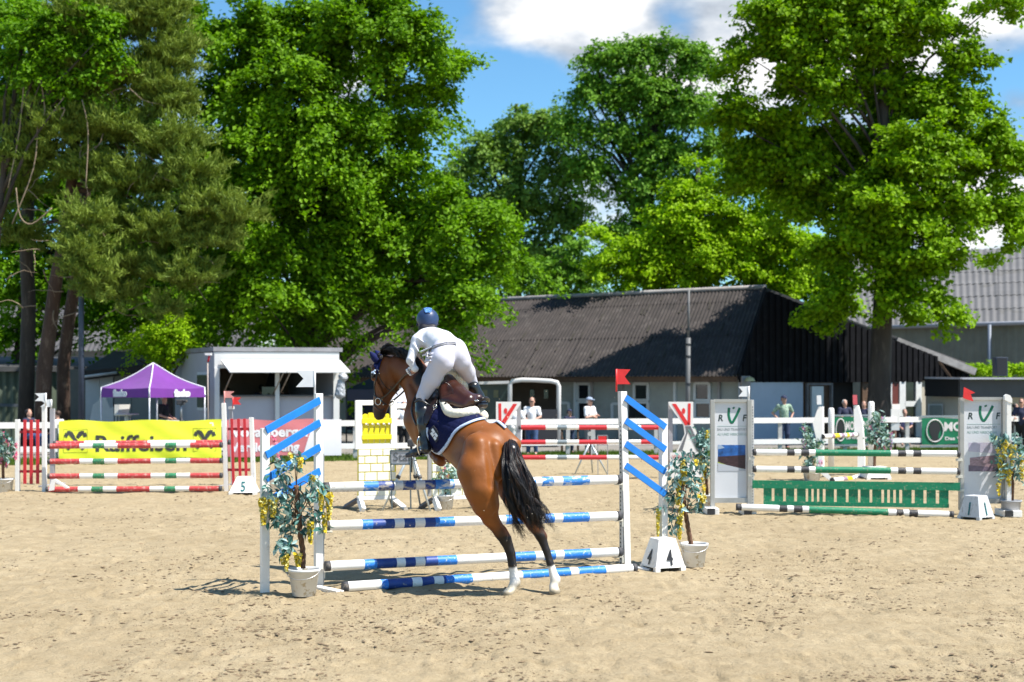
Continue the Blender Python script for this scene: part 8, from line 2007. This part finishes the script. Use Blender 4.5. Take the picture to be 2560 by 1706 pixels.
person('man in green plaid shirt, navy cap and jeans standing before the pale blue wall', 1960, 48.8, 1.82, D+.2, PLAID, JEANSD, hat=CAPN, hair=HAIRB, arms='hips')
person('grey haired woman in navy top by the dark doorway', 2112, 50.2, 1.66, D+.1, NAVYT, JEANSD, hair=HAIRG, arms='rail')
person('brown haired woman in navy top right of the small fence flag', 2160, 49.8, 1.62, D-.5, NAVYT, JEANSD, hair=HAIRB, arms='rail')
person('seated person in lilac top in the shade right of the maple trunk', 2262, 50.5, 1.65, D-.2, LILT, BLKT, hair=HAIRD, pose='sit', arms='lap')
person('woman with sunglasses in dark top at the right edge', 2554, 47.6, 1.72, D-.5, NAVYT, BLKT, hair=HAIRB, arms='rail', glasses=True)
person('bending person in black beside the woman at the right edge', 2527, 48.6, 1.55, D+1.2, BLKT, BLKT, hair=HAIRD, arms='rail', lean=.15)
person('dark haired man in navy shirt sitting with hand at chin left of the white flags', 72, 45.4, 1.74, D+1.2, NAVYT, JEANS, hair=HAIRD, pose='sit', arms='chin', sit=.50)
person('balding man in white shirt sitting opposite him behind the grey standard', 152, 45.4, 1.72, D-1.9, TEEW, JEANSD, hair=HAIRB, pose='sit', arms='lap', sit=.46, lean=.12)
person('grey haired man in black T-shirt sitting at the camera tripod under the purple tent', 410, 44.9, 1.78, D+1.25, BLKT, mat('beige_trousers', (.38, .34, .26), .85, .1, 6), hair=HAIRG, pose='sit', arms='lap', sit=.56, z0=.38)
person('dark figure sitting behind the kiosk counter at a monitor', 653, 50.2, 1.72, D, NAVYT, BLKT, hair=HAIRD, pose='sit', arms='lap', sit=1.28)
person('person in dark jacket sitting in the kiosk behind the wooden struts', 706, 50.4, 1.70, D+.2, BLKT, BLKT, hair=HAIRD, pose='sit', arms='lap', sit=1.28)
person('red-cheeked helper barely seen in the left corner of the kiosk', 570, 49.9, 1.66, D+.5, mat('maroon_top', (.09, .02, .02), .85, .1, 8), BLKT, hair=HAIRD, pose='sit', arms='lap', sit=1.2)
person('person in white top seen through the gap between castle wing and horse', 1010, 45.2, 1.66, D+.2, TEEW, BLKT, hair=HAIRB, arms='rail')
ck = thing('stool', 'stool behind the kiosk counter', 'stool', PX(653, 50.2)); mb = MB(); mb.box(PX(653, 50.2, 1.22), (.4, .4, .06)); mb.tube([PX(653, 50.2), PX(653, 50.2, 1.2)], .05, 8); mb.build('seat', BLKT, ck)
mn = thing('monitor', 'dark monitor on the kiosk counter', 'monitor', PX(672, 48)); mb = MB(); mb.box(W(672, 978, 48), (.45, .05, .28)); mb.build('screen', GLASSDK, mn); mb = MB(); mb.box(W(672, 988, 48), (.06, .05, .12)); mb.build('stand', RUBBER, mn)
jk = thing('jacket', 'black jacket hanging inside the kiosk beside the centre post', 'jacket', W(684, 925, 50.5))
s_ = SDF(np.array(W(684, 925, 50.5))-np.array([.6, .4, 1.2]), np.array(W(684, 925, 50.5))+np.array([.6, .4, .4]), .04); s_.cone(W(684, 930, 50.5), W(684, 975, 50.5), .16, .33, .05, ((0, 1, 0), 2)); V, Q = s_.mesh(); link_mesh('cloth', np_mesh('cloth', V-np.array(ORG['jacket']), Q, BLKT, True), jk)
# picnic table behind the rail in the middle
pt = thing('picnic_table', 'brown wooden table behind the rail between the spectators', 'table', PX(1425, 47)); Y = 47
for k in range(4): mb = MB(); mb.box(W(1425, 1070, Y+.2*k), (1.0, .17, .05)); mb.build('plank', BROWNW, pt)
for x in (1405, 1445):
    for dy in (0, .6): mb = MB(); mb.tube([W(x, 1070, Y+dy), PX(x, Y+dy)], .04, 6); mb.build('leg', BROWNW, pt)
